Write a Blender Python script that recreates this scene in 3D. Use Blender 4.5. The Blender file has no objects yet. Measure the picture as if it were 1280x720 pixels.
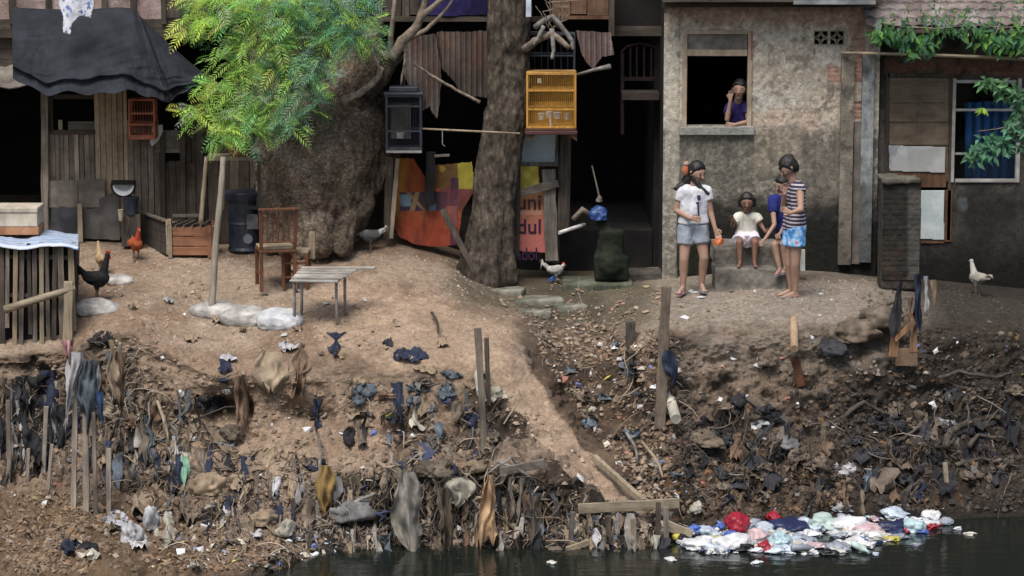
import bpy, bmesh, math, random
import numpy as np
from mathutils import Vector, Matrix
from mathutils.bvhtree import BVHTree
random.seed(7)
R = math.radians
scene = bpy.context.scene
C = scene.collection

# ---------------------------------------------------------------- camera
TH = R(9.0); FPX = 3520.0
CAM = Vector((0, -32, 32*math.tan(TH - math.atan(20/FPX))))
FW = Vector((0, math.cos(TH), -math.sin(TH))); UP = Vector((0, math.sin(TH), math.cos(TH)))
cam = bpy.data.cameras.new('camera'); camo = bpy.data.objects.new('camera', cam); C.objects.link(camo)
camo.location = CAM; camo.rotation_euler = (math.pi/2 - TH, 0, 0)
cam.sensor_width = 36; cam.lens = 36*FPX/1280; cam.clip_end = 2000; cam.clip_start = 0.5
scene.camera = camo
def ray(px, py): return (FW + Vector((1, 0, 0))*((px-640)/FPX) + UP*((360-py)/FPX))
def W(px, py, Y):
    d = ray(px, py); return CAM + d*((Y-CAM.y)/d.y)
def WR(x0, y0, x1, y1, Y):
    """corners of an upright rectangle (true verticals, measured at mid height)"""
    a = W(x0, y0, Y); b = W(x1, y1, Y); ym = (max(y0, -20)+y1)/2
    a.x = W(x0, ym, Y).x; b.x = W(x1, ym, Y).x; return a, b


# ---------------------------------------------------------------- numpy noise
_rng = np.random.RandomState(11)
_T = _rng.rand(64, 64, 64).astype(np.float32)
def vn(x, y, z=0.0):
    x, y, z = np.broadcast_arrays(np.asarray(x, float), np.asarray(y, float), np.asarray(z, float))
    xi = np.floor(x).astype(int); yi = np.floor(y).astype(int); zi = np.floor(z).astype(int)
    fx = x-xi; fy = y-yi; fz = z-zi
    fx = fx*fx*(3-2*fx); fy = fy*fy*(3-2*fy); fz = fz*fz*(3-2*fz)
    def g(a, b, c): return _T[(xi+a) & 63, (yi+b) & 63, (zi+c) & 63]
    r = 0
    for a in (0, 1):
        for b in (0, 1):
            for c in (0, 1):
                r = r + g(a, b, c)*(fx if a else 1-fx)*(fy if b else 1-fy)*(fz if c else 1-fz)
    return r*2-1
def fbm(x, y, z=0.0, oct=4, lac=2.03, gain=.5):
    s = 0; a = 1; n = 0
    for i in range(oct):
        s = s + a*vn(x+i*17.3, y+i*9.1, z+i*5.7); n += a; a *= gain
        x = x*lac; y = y*lac; z = z*lac if not np.isscalar(z) or z != 0 else z
    return s/n
def sst(a, b, x):
    t = np.clip((x-a)/(b-a), 0, 1); return t*t*(3-2*t)
def mixc(a, b, t):
    t = np.asarray(t)[..., None]; return np.asarray(a)*(1-t)+np.asarray(b)*t

# ---------------------------------------------------------------- materials
def newmat(name):
    m = bpy.data.materials.new(name); m.use_nodes = True
    nt = m.node_tree; b = nt.nodes['Principled BSDF']; return m, nt, b
def mapping(nt, scale, coord='Object'):
    tc = nt.nodes.new('ShaderNodeTexCoord'); mp = nt.nodes.new('ShaderNodeMapping')
    nt.links.new(tc.outputs[coord], mp.inputs['Vector'])
    mp.inputs['Scale'].default_value = scale if hasattr(scale, '__len__') else (scale,)*3
    return mp
def noise(nt, mp, scale, detail=6, rough=.6):
    n = nt.nodes.new('ShaderNodeTexNoise'); nt.links.new(mp.outputs[0], n.inputs['Vector'])
    n.inputs['Scale'].default_value = scale; n.inputs['Detail'].default_value = detail; n.inputs['Roughness'].default_value = rough
    return n
def ramp(nt, src, stops):
    r = nt.nodes.new('ShaderNodeValToRGB'); nt.links.new(src, r.inputs[0])
    e = r.color_ramp.elements
    while len(e) < len(stops): e.new(.5)
    for i, (p, c) in enumerate(stops):
        e[i].position = p; e[i].color = (*c, 1) if len(c) == 3 else c
    return r
def mul(nt, a, b, fac=1.0):
    m = nt.nodes.new('ShaderNodeMix'); m.data_type = 'RGBA'; m.blend_type = 'MULTIPLY'; m.inputs[0].default_value = fac
    nt.links.new(a, m.inputs[6]); nt.links.new(b, m.inputs[7]); return m.outputs[2]
def bump(nt, b, src, st, dist=.01):
    bp = nt.nodes.new('ShaderNodeBump'); bp.inputs['Strength'].default_value = st; bp.inputs['Distance'].default_value = dist
    nt.links.new(src, bp.inputs['Height']); nt.links.new(bp.outputs[0], b.inputs['Normal'])
def mat(name, c1, c2, scale=8, rough=.85, bmp=.5, bdist=.01, stretch=(1, 1, 1), dirt=.5, objvar=0.0, spec=.3, trans=0):
    """two-tone noise material with grime and grain"""
    m, nt, b = newmat(name)
    mp = mapping(nt, stretch)
    n1 = noise(nt, mp, scale, 8, .65)
    r = ramp(nt, n1.outputs[0], [(.33, c1), (.67, c2)])
    mp2 = mapping(nt, 1.0)
    n2 = noise(nt, mp2, 3.1, 5, .6)
    g = ramp(nt, n2.outputs[0], [(.35, (1-dirt,)*3), (.65, (1, 1, 1))])
    out = mul(nt, r.outputs[0], g.outputs[0])
    if objvar:
        oi = nt.nodes.new('ShaderNodeObjectInfo')
        rr = ramp(nt, oi.outputs['Random'], [(0, (1-objvar,)*3), (.5, (1, 1-objvar*.12, 1-objvar*.2)), (1, (1-objvar*.4, 1-objvar*.3, 1-objvar*.2))])
        out = mul(nt, out, rr.outputs[0])
    nt.links.new(out, b.inputs['Base Color'])
    b.inputs['Roughness'].default_value = rough
    b.inputs['Specular IOR Level'].default_value = spec
    if bmp:
        n3 = noise(nt, mp, scale*3, 8, .7); bump(nt, b, n3.outputs[0], bmp, bdist)
    return m
def wood(name, c1, c2, axis='z', scale=1.0, rough=.85, dirt=.5, objvar=.25):
    st = {'z': (26, 26, 1.6), 'x': (1.6, 26, 26), 'y': (26, 1.6, 26)}[axis]
    return mat(name, c1, c2, 1.2*scale, rough, .6, .008, st, dirt, objvar)
def vcol(name, nscale=20, rough=.95, bmp=.6, bdist=.012, var=.35, spec=.2, fine=90):
    """colour attribute 'Col' modulated by fine noise"""
    m, nt, b = newmat(name)
    at = nt.nodes.new('ShaderNodeAttribute'); at.attribute_name = 'Col'
    mp = mapping(nt, 1.0)
    n1 = noise(nt, mp, nscale, 8, .7); r1 = ramp(nt, n1.outputs[0], [(.3, (1-var,)*3), (.7, (1+var*.35,)*3)])
    n2 = noise(nt, mp, fine, 4, .7); r2 = ramp(nt, n2.outputs[0], [(.35, (1-var*.8,)*3), (.62, (1+var*.3,)*3)])
    o = mul(nt, mul(nt, at.outputs['Color'], r1.outputs[0]), r2.outputs[0])
    nt.links.new(o, b.inputs['Base Color']); b.inputs['Roughness'].default_value = rough
    b.inputs['Specular IOR Level'].default_value = spec
    ad = nt.nodes.new('ShaderNodeMath'); ad.operation = 'ADD'
    nt.links.new(n1.outputs[0], ad.inputs[0]); nt.links.new(n2.outputs[0], ad.inputs[1])
    bump(nt, b, ad.outputs[0], bmp, bdist)
    return m

# ---------------------------------------------------------------- mesh builder
class MB:
    def __init__(s): s.v = []; s.f = []
    def add(s, vs, fs):
        o = len(s.v); s.v += [tuple(v) for v in vs]; s.f += [tuple(i+o for i in f) for f in fs]
    def box(s, a, b, jit=0):
        x0, x1 = sorted((a[0], b[0])); y0, y1 = sorted((a[1], b[1])); z0, z1 = sorted((a[2], b[2]))
        vs = [(x, y, z) for z in (z0, z1) for y in (y0, y1) for x in (x0, x1)]
        if jit: vs = [tuple(c+random.uniform(-jit, jit) for c in v) for v in vs]
        s.add(vs, [(0, 2, 3, 1), (4, 5, 7, 6), (0, 1, 5, 4), (2, 6, 7, 3), (0, 4, 6, 2), (1, 3, 7, 5)]); return s
    def pxbox(s, x0, y0, x1, y1, Y, d, jit=0):
        a, b = WR(x0, y0, x1, y1, Y); return s.box((a.x, Y, a.z), (b.x, Y+d, b.z), jit)
    def beam(s, p0, p1, w, h, jit=0, side=None, n=1):
        p0 = Vector(p0); p1 = Vector(p1); d = (p1-p0).normalized()
        sd = Vector(side) if side else (Vector((0, 1, 0)) if abs(d.y) < .8 else Vector((1, 0, 0)))
        a = d.cross(sd).normalized(); c = d.cross(a).normalized()
        vs = []; fs = []
        for i in range(n+1):
            q = p0.lerp(p1, i/n)
            jw = 1+random.uniform(-jit, jit)*4; off = Vector([random.uniform(-jit, jit)*w for _ in range(3)]) if n > 1 else Vector()
            for (u, v) in ((-1, -1), (1, -1), (1, 1), (-1, 1)):
                vs.append(q+off+a*(u*w/2*jw)+c*(v*h/2*jw))
        for i in range(n):
            for k in range(4):
                fs.append((i*4+k, i*4+(k+1) % 4, i*4+4+(k+1) % 4, i*4+4+k))
        fs.append((3, 2, 1, 0)); e = n*4; fs.append((e, e+1, e+2, e+3))
        s.add(vs, fs); return s
    def tube(s, pts, rad, n=8, caps=True, wob=0, sq=1.0):
        pts = [Vector(p) for p in pts]
        if not hasattr(rad, '__len__'): rad = [rad]*len(pts)
        vs = []; fs = []; up = None
        for i, p in enumerate(pts):
            d = (pts[min(i+1, len(pts)-1)]-pts[max(i-1, 0)]).normalized()
            if up is None: up = Vector((0, 1, 0)) if abs(d.y) < .9 else Vector((1, 0, 0))
            a = d.cross(up).normalized(); c = a.cross(d).normalized(); up = c
            for k in range(n):
                t = 2*math.pi*k/n; rr = rad[i]*(1+random.uniform(-wob, wob))
                vs.append(p+a*math.cos(t)*rr+c*math.sin(t)*rr*sq)
        m = len(pts)
        for i in range(m-1):
            for k in range(n):
                fs.append((i*n+k, i*n+(k+1) % n, i*n+n+(k+1) % n, i*n+n+k))
        if caps:
            fs.append(tuple(range(n))[::-1]); fs.append(tuple((m-1)*n+k for k in range(n)))
        s.add(vs, fs); return s
    def cap(s, p0, r0, p1=None, r1=None, n=12, flat0=False, flat1=False, sx=1, sy=1, sz=1):
        """tapered capsule; sx/sy/sz scale about the middle (world axes)"""
        p0 = Vector(p0); p1 = Vector(p1) if p1 is not None else p0+Vector((0, 0, 1e-4)); r1 = r0 if r1 is None else r1
        d = (p1-p0); L = d.length; d = d.normalized()
        up = Vector((0, 1, 0)) if abs(d.y) < .9 else Vector((1, 0, 0))
        a = d.cross(up).normalized(); c = a.cross(d).normalized()
        rings = []
        if flat0: rings.append((0, .001))
        else:
            for t in (-89, -65, -45, -22): rings.append((math.sin(R(t))*r0, math.cos(R(t))*r0))
        rings.append((0, r0)); rings.append((L*.5, (r0+r1)/2)); rings.append((L, r1))
        if flat1: rings.append((L, .001))
        else:
            for t in (22, 45, 65, 89): rings.append((L+math.sin(R(t))*r1, math.cos(R(t))*r1))
        mid = (p0+p1)/2; vs = []; fs = []
        for (h, r) in rings:
            for k in range(n):
                t = 2*math.pi*k/n; q = p0+d*h+a*math.cos(t)*r+c*math.sin(t)*r-mid
                vs.append(mid+Vector((q.x*sx, q.y*sy, q.z*sz)))
        m = len(rings)
        for i in range(m-1):
            for k in range(n): fs.append((i*n+k, i*n+(k+1) % n, i*n+n+(k+1) % n, i*n+n+k))
        fs.append(tuple(range(n))[::-1]); fs.append(tuple((m-1)*n+k for k in range(n)))
        s.add(vs, fs); return s
    def ell(s, p, rx, ry, rz, n=14):
        p = Vector(p); s.cap(p, 1.0, None, None, n, sx=rx, sy=ry, sz=rz); return s
    def grid(s, rows):
        """rows: list of lists of points"""
        o = len(s.v); nr = len(rows); nc = len(rows[0])
        for r in rows: s.v += [tuple(p) for p in r]
        for i in range(nr-1):
            for j in range(nc-1):
                a = o+i*nc+j; s.f.append((a, a+1, a+nc+1, a+nc))
        return s
    def mesh(s, name): 
        me = bpy.data.meshes.new(name); me.from_pydata(s.v, [], s.f); me.update(); return me
    def build(s, name, m, parent=None, smooth=False, bevel=0, solid=0):
        me = s.mesh(name); me.materials.append(m)
        if smooth: me.polygons.foreach_set('use_smooth', [True]*len(me.polygons))
        return link(name, me, parent, bevel, solid)
def link(name, me, parent=None, bevel=0, solid=0):
    o = bpy.data.objects.new(name, me); C.objects.link(o)
    if solid:
        md = o.modifiers.new('solid', 'SOLIDIFY'); md.thickness = solid; md.offset = 0
    if bevel:
        md = o.modifiers.new('bevel', 'BEVEL'); md.width = bevel; md.segments = 2; md.limit_method = 'ANGLE'
    if parent: setpar(o, parent)
    return o
def setpar(o, parent):
    o.parent = parent; o.matrix_parent_inverse = Matrix.Identity(4)
    if parent.type == 'EMPTY' and parent.location.length > 0:
        o.location = o.location-parent.location      # meshes are made in world coordinates
def tag(o, label=None, cat=None, group=None, kind=None):
    if label: o['label'] = label
    if cat: o['category'] = cat
    if group: o['group'] = group
    if kind: o['kind'] = kind
    return o
def thing(name, loc, label, cat, group=None):
    o = bpy.data.objects.new(name, None); C.objects.link(o); o.location = loc; o.empty_display_size = .1
    return tag(o, label, cat, group)
def organic(mb, name, m, parent=None, voxel=.008, smooth=3, disp=None):
    """closed primitives fused to one continuous skin"""
    me = mb.mesh('tmp'); o = bpy.data.objects.new('tmp', me); C.objects.link(o)
    md = o.modifiers.new('r', 'REMESH'); md.mode = 'VOXEL'; md.voxel_size = voxel
    if smooth: sm = o.modifiers.new('s', 'SMOOTH'); sm.factor = .5; sm.iterations = smooth
    bpy.context.view_layer.update(); dg = bpy.context.evaluated_depsgraph_get()
    me2 = bpy.data.meshes.new_from_object(o.evaluated_get(dg)); me2.name = name
    bpy.data.objects.remove(o); bpy.data.meshes.remove(me)
    if disp:
        n = len(me2.vertices); co = np.empty(n*3); me2.vertices.foreach_get('co', co); no = np.empty(n*3); me2.vertices.foreach_get('normal', no)
        co = co.reshape(-1, 3); no = no.reshape(-1, 3); co = co+no*disp(co)[:, None]; me2.vertices.foreach_set('co', co.ravel()); me2.update()
    me2.materials.clear(); me2.materials.append(m)
    me2.polygons.foreach_set('use_smooth', [True]*len(me2.polygons))
    return link(name, me2, parent)
def gridmesh(name, P, m, col=None, smooth=True, parent=None, keep=None, wrap=False):
    """P: (rows, cols, 3) array -> quad sheet; col: (rows, cols, 3) colours; keep: (rows-1, cols-1) mask"""
    nr, nc = P.shape[:2]
    i, j = np.meshgrid(np.arange(nr-1), np.arange(nc-1), indexing='ij')
    a = i*nc+j; q = np.stack([a, a+1, a+nc+1, a+nc], -1)
    if keep is not None: q = q[keep]
    q = q.reshape(-1, 4)
    me = bpy.data.meshes.new(name); me.vertices.add(nr*nc); me.vertices.foreach_set('co', P.reshape(-1).astype(np.float32))
    n = len(q); me.loops.add(n*4); me.loops.foreach_set('vertex_index', q.ravel().astype(np.int32))
    me.polygons.add(n); me.polygons.foreach_set('loop_start', np.arange(n, dtype=np.int32)*4)
    me.polygons.foreach_set('use_smooth', np.full(n, smooth))
    me.update(calc_edges=True); me.validate()
    if col is not None:
        ca = me.color_attributes.new('Col', 'FLOAT_COLOR', 'POINT')
        cc = np.ones((nr*nc, 4), np.float32); cc[:, :3] = np.clip(col.reshape(-1, 3), 0, 1); ca.data.foreach_set('color', cc.ravel())
    me.materials.append(m); return link(name, me, parent)
def panel(name, m, x0, y0, x1, y1, Y, colf, dispf=None, res=.018, parent=None, hole=None, depth=0):
    """upright wall sheet on plane y=Y between two corners; colf(X,Z)->rgb; dispf(X,Z)->outward metres; hole list of (X0,X1,Z0,Z1)"""
    a, b = WR(x0, y0, x1, y1, Y)
    X = np.linspace(a.x, b.x, max(2, int((b.x-a.x)/res))); Z = np.linspace(a.z, b.z, max(2, int((a.z-b.z)/res)))
    if hole:   # snap lines onto hole edges
        for h in hole:
            for e in h[:2]: X[np.argmin(abs(X-e))] = e
            for e in h[2:]: Z[np.argmin(abs(Z-e))] = e
    XX, ZZ = np.meshgrid(X, Z); D = dispf(XX, ZZ) if dispf else 0*XX
    P = np.stack([XX, Y-D, ZZ], -1); keep = np.ones((len(Z)-1, len(X)-1), bool)
    if hole:
        xm = (X[1:]+X[:-1])/2; zm = (Z[1:]+Z[:-1])/2
        for h in hole: keep &= ~((xm[None, :] > h[0]) & (xm[None, :] < h[1]) & (zm[:, None] > h[2]) & (zm[:, None] < h[3]))
    # Z descends with rows; order so normals face the camera
    return gridmesh(name, P[::-1], m, colf(XX, ZZ)[::-1], True, parent, keep[::-1])
def pxh(x0, y0, x1, y1, Y):
    a, b = WR(x0, y0, x1, y1, Y); return (a.x, b.x, b.z, a.z)
# ---------------------------------------------------------------- light
world = bpy.data.worlds.new('World'); scene.world = world; world.use_nodes = True
wn = world.node_tree; bg = wn.nodes['Background']; sky = wn.nodes.new('ShaderNodeTexSky')
sky.sky_type = 'NISHITA'; sky.sun_disc = False; sky.sun_elevation = R(62); sky.sun_rotation = R(200); sky.air_density = 1.3; sky.dust_density = 3.5
wn.links.new(sky.outputs[0], bg.inputs[0]); bg.inputs[1].default_value = .14
sl = bpy.data.lights.new('sun', 'SUN'); sl.energy = 3.7; sl.angle = R(30); sl.color = (1, .955, .9)
so = bpy.data.objects.new('sun', sl); C.objects.link(so); so.location = (0, -5, 12)
# sun direction towards the scene: high, from the camera's side, a little from the left
so.rotation_euler = Vector((-.22, -.55, 1.05)).to_track_quat('Z', 'Y').to_euler()
scene.view_settings.view_transform = 'Standard'; scene.view_settings.look = 'None'; scene.view_settings.exposure = 0

# ---------------------------------------------------------------- terrain
ZW = -1.93
COLS = {
 -900: [(300, .6), (360, -.9), (440, -2.6), (465, -2.75), (540, -3.0), (600, -3.7), (660, -5.3), (738, -7.6)],
 -120: [(300, .6), (360, -.9), (440, -2.6), (465, -2.75), (540, -3.0), (600, -3.7), (660, -5.3), (738, -7.6)],
 60: [(300, .6), (350, -.9), (432, -2.5), (452, -2.6), (535, -2.85), (612, -3.7), (668, -5.3), (737, -7.5)],
 160: [(303, .6), (340, -.7), (405, -2.4), (440, -2.6), (530, -2.95), (622, -3.8), (672, -5.3), (733, -7.4)],
 260: [(312, .3), (350, -.9), (455, -3.0), (478, -3.1), (545, -3.2), (612, -4.0), (667, -5.25), (728, -6.9)],
 400: [(308, .2), (355, -1.1), (440, -3.0), (485, -3.25), (550, -3.6), (600, -4.45), (655, -4.75), (706, -5.4)],
 500: [(305, .2), (350, -1.0), (430, -2.8), (480, -3.3), (555, -3.9), (585, -4.6), (650, -4.62), (706, -5.1)],
 570: [(325, .2), (365, -1.1), (440, -2.95), (480, -3.3), (555, -3.9), (590, -4.62), (650, -4.62), (704, -5.1)],
 640: [(352, 0), (378, -1.0), (440, -2.9), (490, -3.3), (550, -3.85), (590, -4.6), (650, -4.65), (702, -5.1)],
 690: [(355, 0), (380, -.8), (425, -2.1), (475, -2.9), (550, -3.75), (605, -4.6), (652, -4.65), (694, -5.1)],
 750: [(355, 0), (378, -.8), (420, -2.0), (470, -2.55), (545, -3.3), (600, -4.1), (645, -4.75), (692, -5.2)],
 820: [(350, 0), (374, -1.3), (405, -2.5), (450, -2.8), (530, -3.3), (590, -3.9), (640, -4.6), (686, -5.05)],
 920: [(340, 0), (372, -1.5), (402, -2.5), (442, -2.75), (530, -3.2), (590, -3.8), (638, -4.4), (674, -4.7)],
 1000: [(338, 0), (373, -1.6), (400, -2.5), (440, -2.75), (530, -3.2), (590, -3.7), (630, -4.1), (664, -4.4)],
 1150: [(352, 0), (375, -1.1), (398, -2.0), (440, -2.35), (520, -2.8), (580, -3.3), (620, -3.7), (652, -4.05)],
 1300: [(366, 0), (380, -.8), (400, -1.7), (440, -2.1), (520, -2.65), (575, -3.1), (618, -3.6), (643, -3.85)],
 2200: [(366, 0), (380, -.8), (400, -1.7), (440, -2.1), (520, -2.65), (575, -3.1), (618, -3.6), (643, -3.85)],
}
cx = sorted(COLS); K = []
for c in cx:
    pts = [W(c, py, Y) for (py, Y) in COLS[c]]
    pts[-1] = Vector((pts[-1].x, pts[-1].y, ZW)) if c > 300 else pts[-1]
    w = pts[0]; back = [Vector((w.x*1.02, 14, w.z+.15)), Vector((w.x, 2.5, w.z+.02))]
    e = pts[-1]; under = [Vector((e.x*1.0, e.y-.5, ZW-.25)), Vector((e.x, e.y-3, ZW-1.0)), Vector((e.x, -60, ZW-1.4))]
    K.append([list(p) for p in back+pts+under])
K = np.array(K)                                   # cols, knots, 3
# column resample (dense inside the view)
cu = np.array(cx, float)
U = np.concatenate([np.linspace(-900, -60, 30)[:-1], np.linspace(-60, 1340, 780), np.linspace(1340, 2200, 30)[1:]])
vk = K.shape[1]
VV = np.concatenate([np.linspace(0, 2, 12)[:-1], np.linspace(2, 9, 560), np.linspace(9, 12, 24)[1:]])
def smoothinterp(x, xp, fp):
    i = np.clip(np.searchsorted(xp, x)-1, 0, len(xp)-2); t = (x-xp[i])/(xp[i+1]-xp[i])
    # catmull-rom with finite differences
    m = np.gradient(fp, xp, axis=0); h = (xp[i+1]-xp[i])[:, None, None]; t = t[:, None, None]
    m = np.where(True, m*.75, m)
    return ((2*t**3-3*t**2+1)*fp[i]+(t**3-2*t**2+t)*h*m[i]+(-2*t**3+3*t**2)*fp[i+1]+(t**3-t**2)*h*m[i+1])
A = smoothinterp(U, cu, K)                        # nU, knots, 3
A = np.transpose(smoothinterp(VV, np.arange(vk, dtype=float), np.transpose(A, (1, 0, 2))), (0, 1, 2))  # nV, nU, 3
X, Y, Z = A[..., 0].copy(), A[..., 1].copy(), A[..., 2].copy()
UU, VG = np.meshgrid(U, VV)
# masks (in sheet coordinates)
bank = sst(4.0, 4.7, VG+.25*fbm(X*1.4, Y*1.4, 3.0))*(1-sst(8.8, 9.3, VG))           # steep part
right = sst(930, 1190, UU); rterr = sst(740, 860, UU)
def seg(px, py, ax, ay, bx, by):
    t = np.clip(((px-ax)*(bx-ax)+(py-ay)*(by-ay))/((bx-ax)**2+(by-ay)**2), 0, 1)
    return np.hypot(px-(ax+t*(bx-ax)), py-(ay+t*(by-ay)))
# picture row of every sheet point, used only to lay out where soil, sand and litter lie
dx = X-CAM.x; dy = Y-CAM.y; dz = Z-CAM.z
dep = dy*FW.y+dz*FW.z; PX = 640+FPX*dx/dep; PY = 360-FPX*(dy*UP.y+dz*UP.z)/dep
wob = 34*fbm(X*2.2, Z*2.2+Y*2.2, 1.0, 7, 2.1, .68)
# sandy tongue that runs from the terrace down to the right
dsand = np.minimum(seg(PX, PY, 430, 395, 590, 430), seg(PX, PY, 600, 430, 790, 625)+18)
sand = (1-sst(36, 52, dsand+wob))
gully = 1-sst(40, 62, seg(PX, PY, 700, 400, 800, 560)+wob*.6)
scarp = (1-sst(50, 90, seg(PX, PY, 230, 520, 420, 545)*1.0+wob*.7))                  # bare cut face on the left
# relief
flat = 1-bank
d = .035*fbm(X*1.1, Y*1.1, Z*1.1, 4) + .014*fbm(X*6, Y*6, Z*6, 4)
d = d*(1-.35*flat)
topsoil = sst(530, 470, PY)*(1-sst(600, 680, PX))*sst(60, 200, PX); rtop = sst(480, 440, PY)*sst(830, 900, PX)*(1-sst(1100, 1180, PX))
rough_amt = bank*sst(4.2, 5.0, VG)*(1-.75*sand)*(1-.45*scarp)*(1-.6*topsoil)
d = d+rough_amt*(.26*np.abs(fbm(X*2.3, Z*3.4+Y, 7.0, 4))-.05+.10*fbm(X*7, Y*7, Z*9, 5, 2.03, .6)+.04*fbm(X*22, Y*22, Z*22, 3))
edge = sst(3.2, 3.9, VG)*(1-sst(5.2, 5.8, VG)); d = d+edge*(1-.6*sand)*(.035*fbm(X*5, Z*9+Y*3, 6.0, 5, 2.1, .62)+.022*np.maximum(0, fbm(X*14, Y*14, Z*14, 3)))
d = d+flat*(.016*fbm(X*9, Y*9, 2.0, 5, 2.1, .6)+.010*fbm(X*16, Y*16, 2.0, 4)+.012*np.maximum(0, fbm(X*30, Y*30, 4.0, 3))+.018*np.maximum(0, .15-np.abs(fbm(X*3, Y*7, 9.0, 4)))*-1.5)
vis = sst(1.8, 2.6, VG)*(1-sst(9.0, 10, VG)); d = d*vis
# ledge overhangs on the left scarp
ledge = np.exp(-((PY-478-10*fbm(X*2, 0*X, 3.3))/9)**2)*sst(210, 240, PX)*(1-sst(400, 430, PX)); d = d+.05*ledge
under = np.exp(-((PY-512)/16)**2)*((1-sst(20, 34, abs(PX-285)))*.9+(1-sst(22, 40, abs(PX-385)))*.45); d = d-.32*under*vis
d = d-.12*gully*vis*sst(3.5, 4.5, VG)
# small erosion cracks across the terrace
gy = np.gradient(np.stack([X, Y, Z], -1), axis=0); gx = np.gradient(np.stack([X, Y, Z], -1), axis=1)
N = np.cross(gx, gy); N /= np.linalg.norm(N, axis=-1, keepdims=True)+1e-9
N = np.where((N[..., 2:3]*.5-N[..., 1:2]) < 0, -N, N)
P = np.stack([X, Y, Z], -1)+N*d[..., None]
# colours (albedo)
n1 = fbm(X*1.3, Y*1.3, Z*1.3, 4); n2 = fbm(X*5, Y*5, Z*5, 4); n3 = fbm(X*19, Y*19, Z*19, 3)
SANDC = (.50, .365, .26); SOIL = (.31, .215, .15); DRY = (.43, .33, .245); GREY = (.35, .30, .245); DARK = (.045, .038, .032); RUST = (.14, .07, .035)
col = mixc(SOIL, DRY, sst(-.35, .4, n1+.5*n2))
col = mixc(col, GREY, rterr*flat*(.9))
col = mixc(col, SANDC, np.clip(sand+scarp*.75, 0, 1)*(.75+.25*sst(-.3, .3, n2)))
bl = bank*(1-sand)*(1-.8*scarp)
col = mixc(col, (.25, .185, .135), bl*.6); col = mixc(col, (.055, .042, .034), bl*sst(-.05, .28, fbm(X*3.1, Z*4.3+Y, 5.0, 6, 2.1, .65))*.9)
col = mixc(col, (.36, .27, .195), topsoil*bank*(1-sand)*(.5+.4*sst(-.2, .3, n2)))
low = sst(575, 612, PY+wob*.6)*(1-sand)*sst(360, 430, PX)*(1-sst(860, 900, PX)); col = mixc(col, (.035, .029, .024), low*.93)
col = mixc(col, (.10, .07, .05), gully*.75)
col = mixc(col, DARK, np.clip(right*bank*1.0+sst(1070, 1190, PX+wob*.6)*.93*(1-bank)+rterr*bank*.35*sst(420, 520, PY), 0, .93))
col = mixc(col, (.25, .21, .17), rtop*bank*(.55+.3*sst(-.3, .2, n2)))
col = mixc(col, RUST, .55*sst(.15, .5, n2)*bank*rterr*sst(520, 580, PY))
# brown leaf-strewn bench bottom left
bench = sst(600, 630, PY+wob*.5)*(1-sst(150, 420, PX)); col = mixc(col, (.20, .135, .08), bench*(.7+.3*sst(-.2, .3, n3)))
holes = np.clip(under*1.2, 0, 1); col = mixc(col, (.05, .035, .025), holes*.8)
cr = sst(.012, .0, abs(vn(X*1.7+.6*n2, Y*4+.4*n3, 1.0))-.0)*flat; 
wet = (1-sst(0.0, .16, P[..., 2]-ZW)); col = mixc(col, (.03, .027, .022), wet*.8)
damp = (1-sst(20, 60, seg(PX, PY, 600, 348, 780, 372)+wob*.4)); col = mixc(col, (.09, .085, .06), damp*.75*(1-bank))
dbase = (1-sst(0, 14, np.abs(PY-345)))*sst(880, 1000, PX)*flat; col = mixc(col, (.11, .09, .07), dbase*.7)
col = col*(1+.30*n3[..., None])*(1+.18*n2[..., None])
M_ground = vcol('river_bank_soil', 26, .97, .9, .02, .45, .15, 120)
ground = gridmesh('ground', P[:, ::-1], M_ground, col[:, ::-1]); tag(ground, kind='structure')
vs = [tuple(v) for v in P.reshape(-1, 3)[:0]]
gm = ground.data; BV = BVHTree.FromPolygons([v.co[:] for v in gm.vertices], [p.vertices[:] for p in gm.polygons])
def hit(px, py):
    """ground point seen at a photograph position"""
    d = ray(px, py).normalized(); loc, no, i, t = BV.ray_cast(CAM, d)
    if loc is None: return W(px, py, -5), Vector((0, -.5, .8))
    if no.dot(d) > 0: no = -no
    return loc, no
def drop(x, y, z=5):
    """ground height under a point"""
    loc, no, i, t = BV.ray_cast(Vector((x, y, z)), Vector((0, 0, -1)))
    return loc.z if loc else 0.0

# ---------------------------------------------------------------- water
m, nt, b = newmat('river_water')
b.inputs['Base Color'].default_value = (.008, .0115, .009, 1); b.inputs['Roughness'].default_value = .09; b.inputs['Specular IOR Level'].default_value = .45
mp = mapping(nt, (1.0, 2.6, 1)); n = noise(nt, mp, 2.6, 4, .55); bump(nt, b, n.outputs[0], .16, .05)
M_water = m
wb = MB(); wb.grid([[(-60, -90, ZW), (60, -90, ZW)], [(-60, -3.0, ZW), (60, -3.0, ZW)]])
tag(wb.build('water', M_water), kind='structure')
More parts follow.
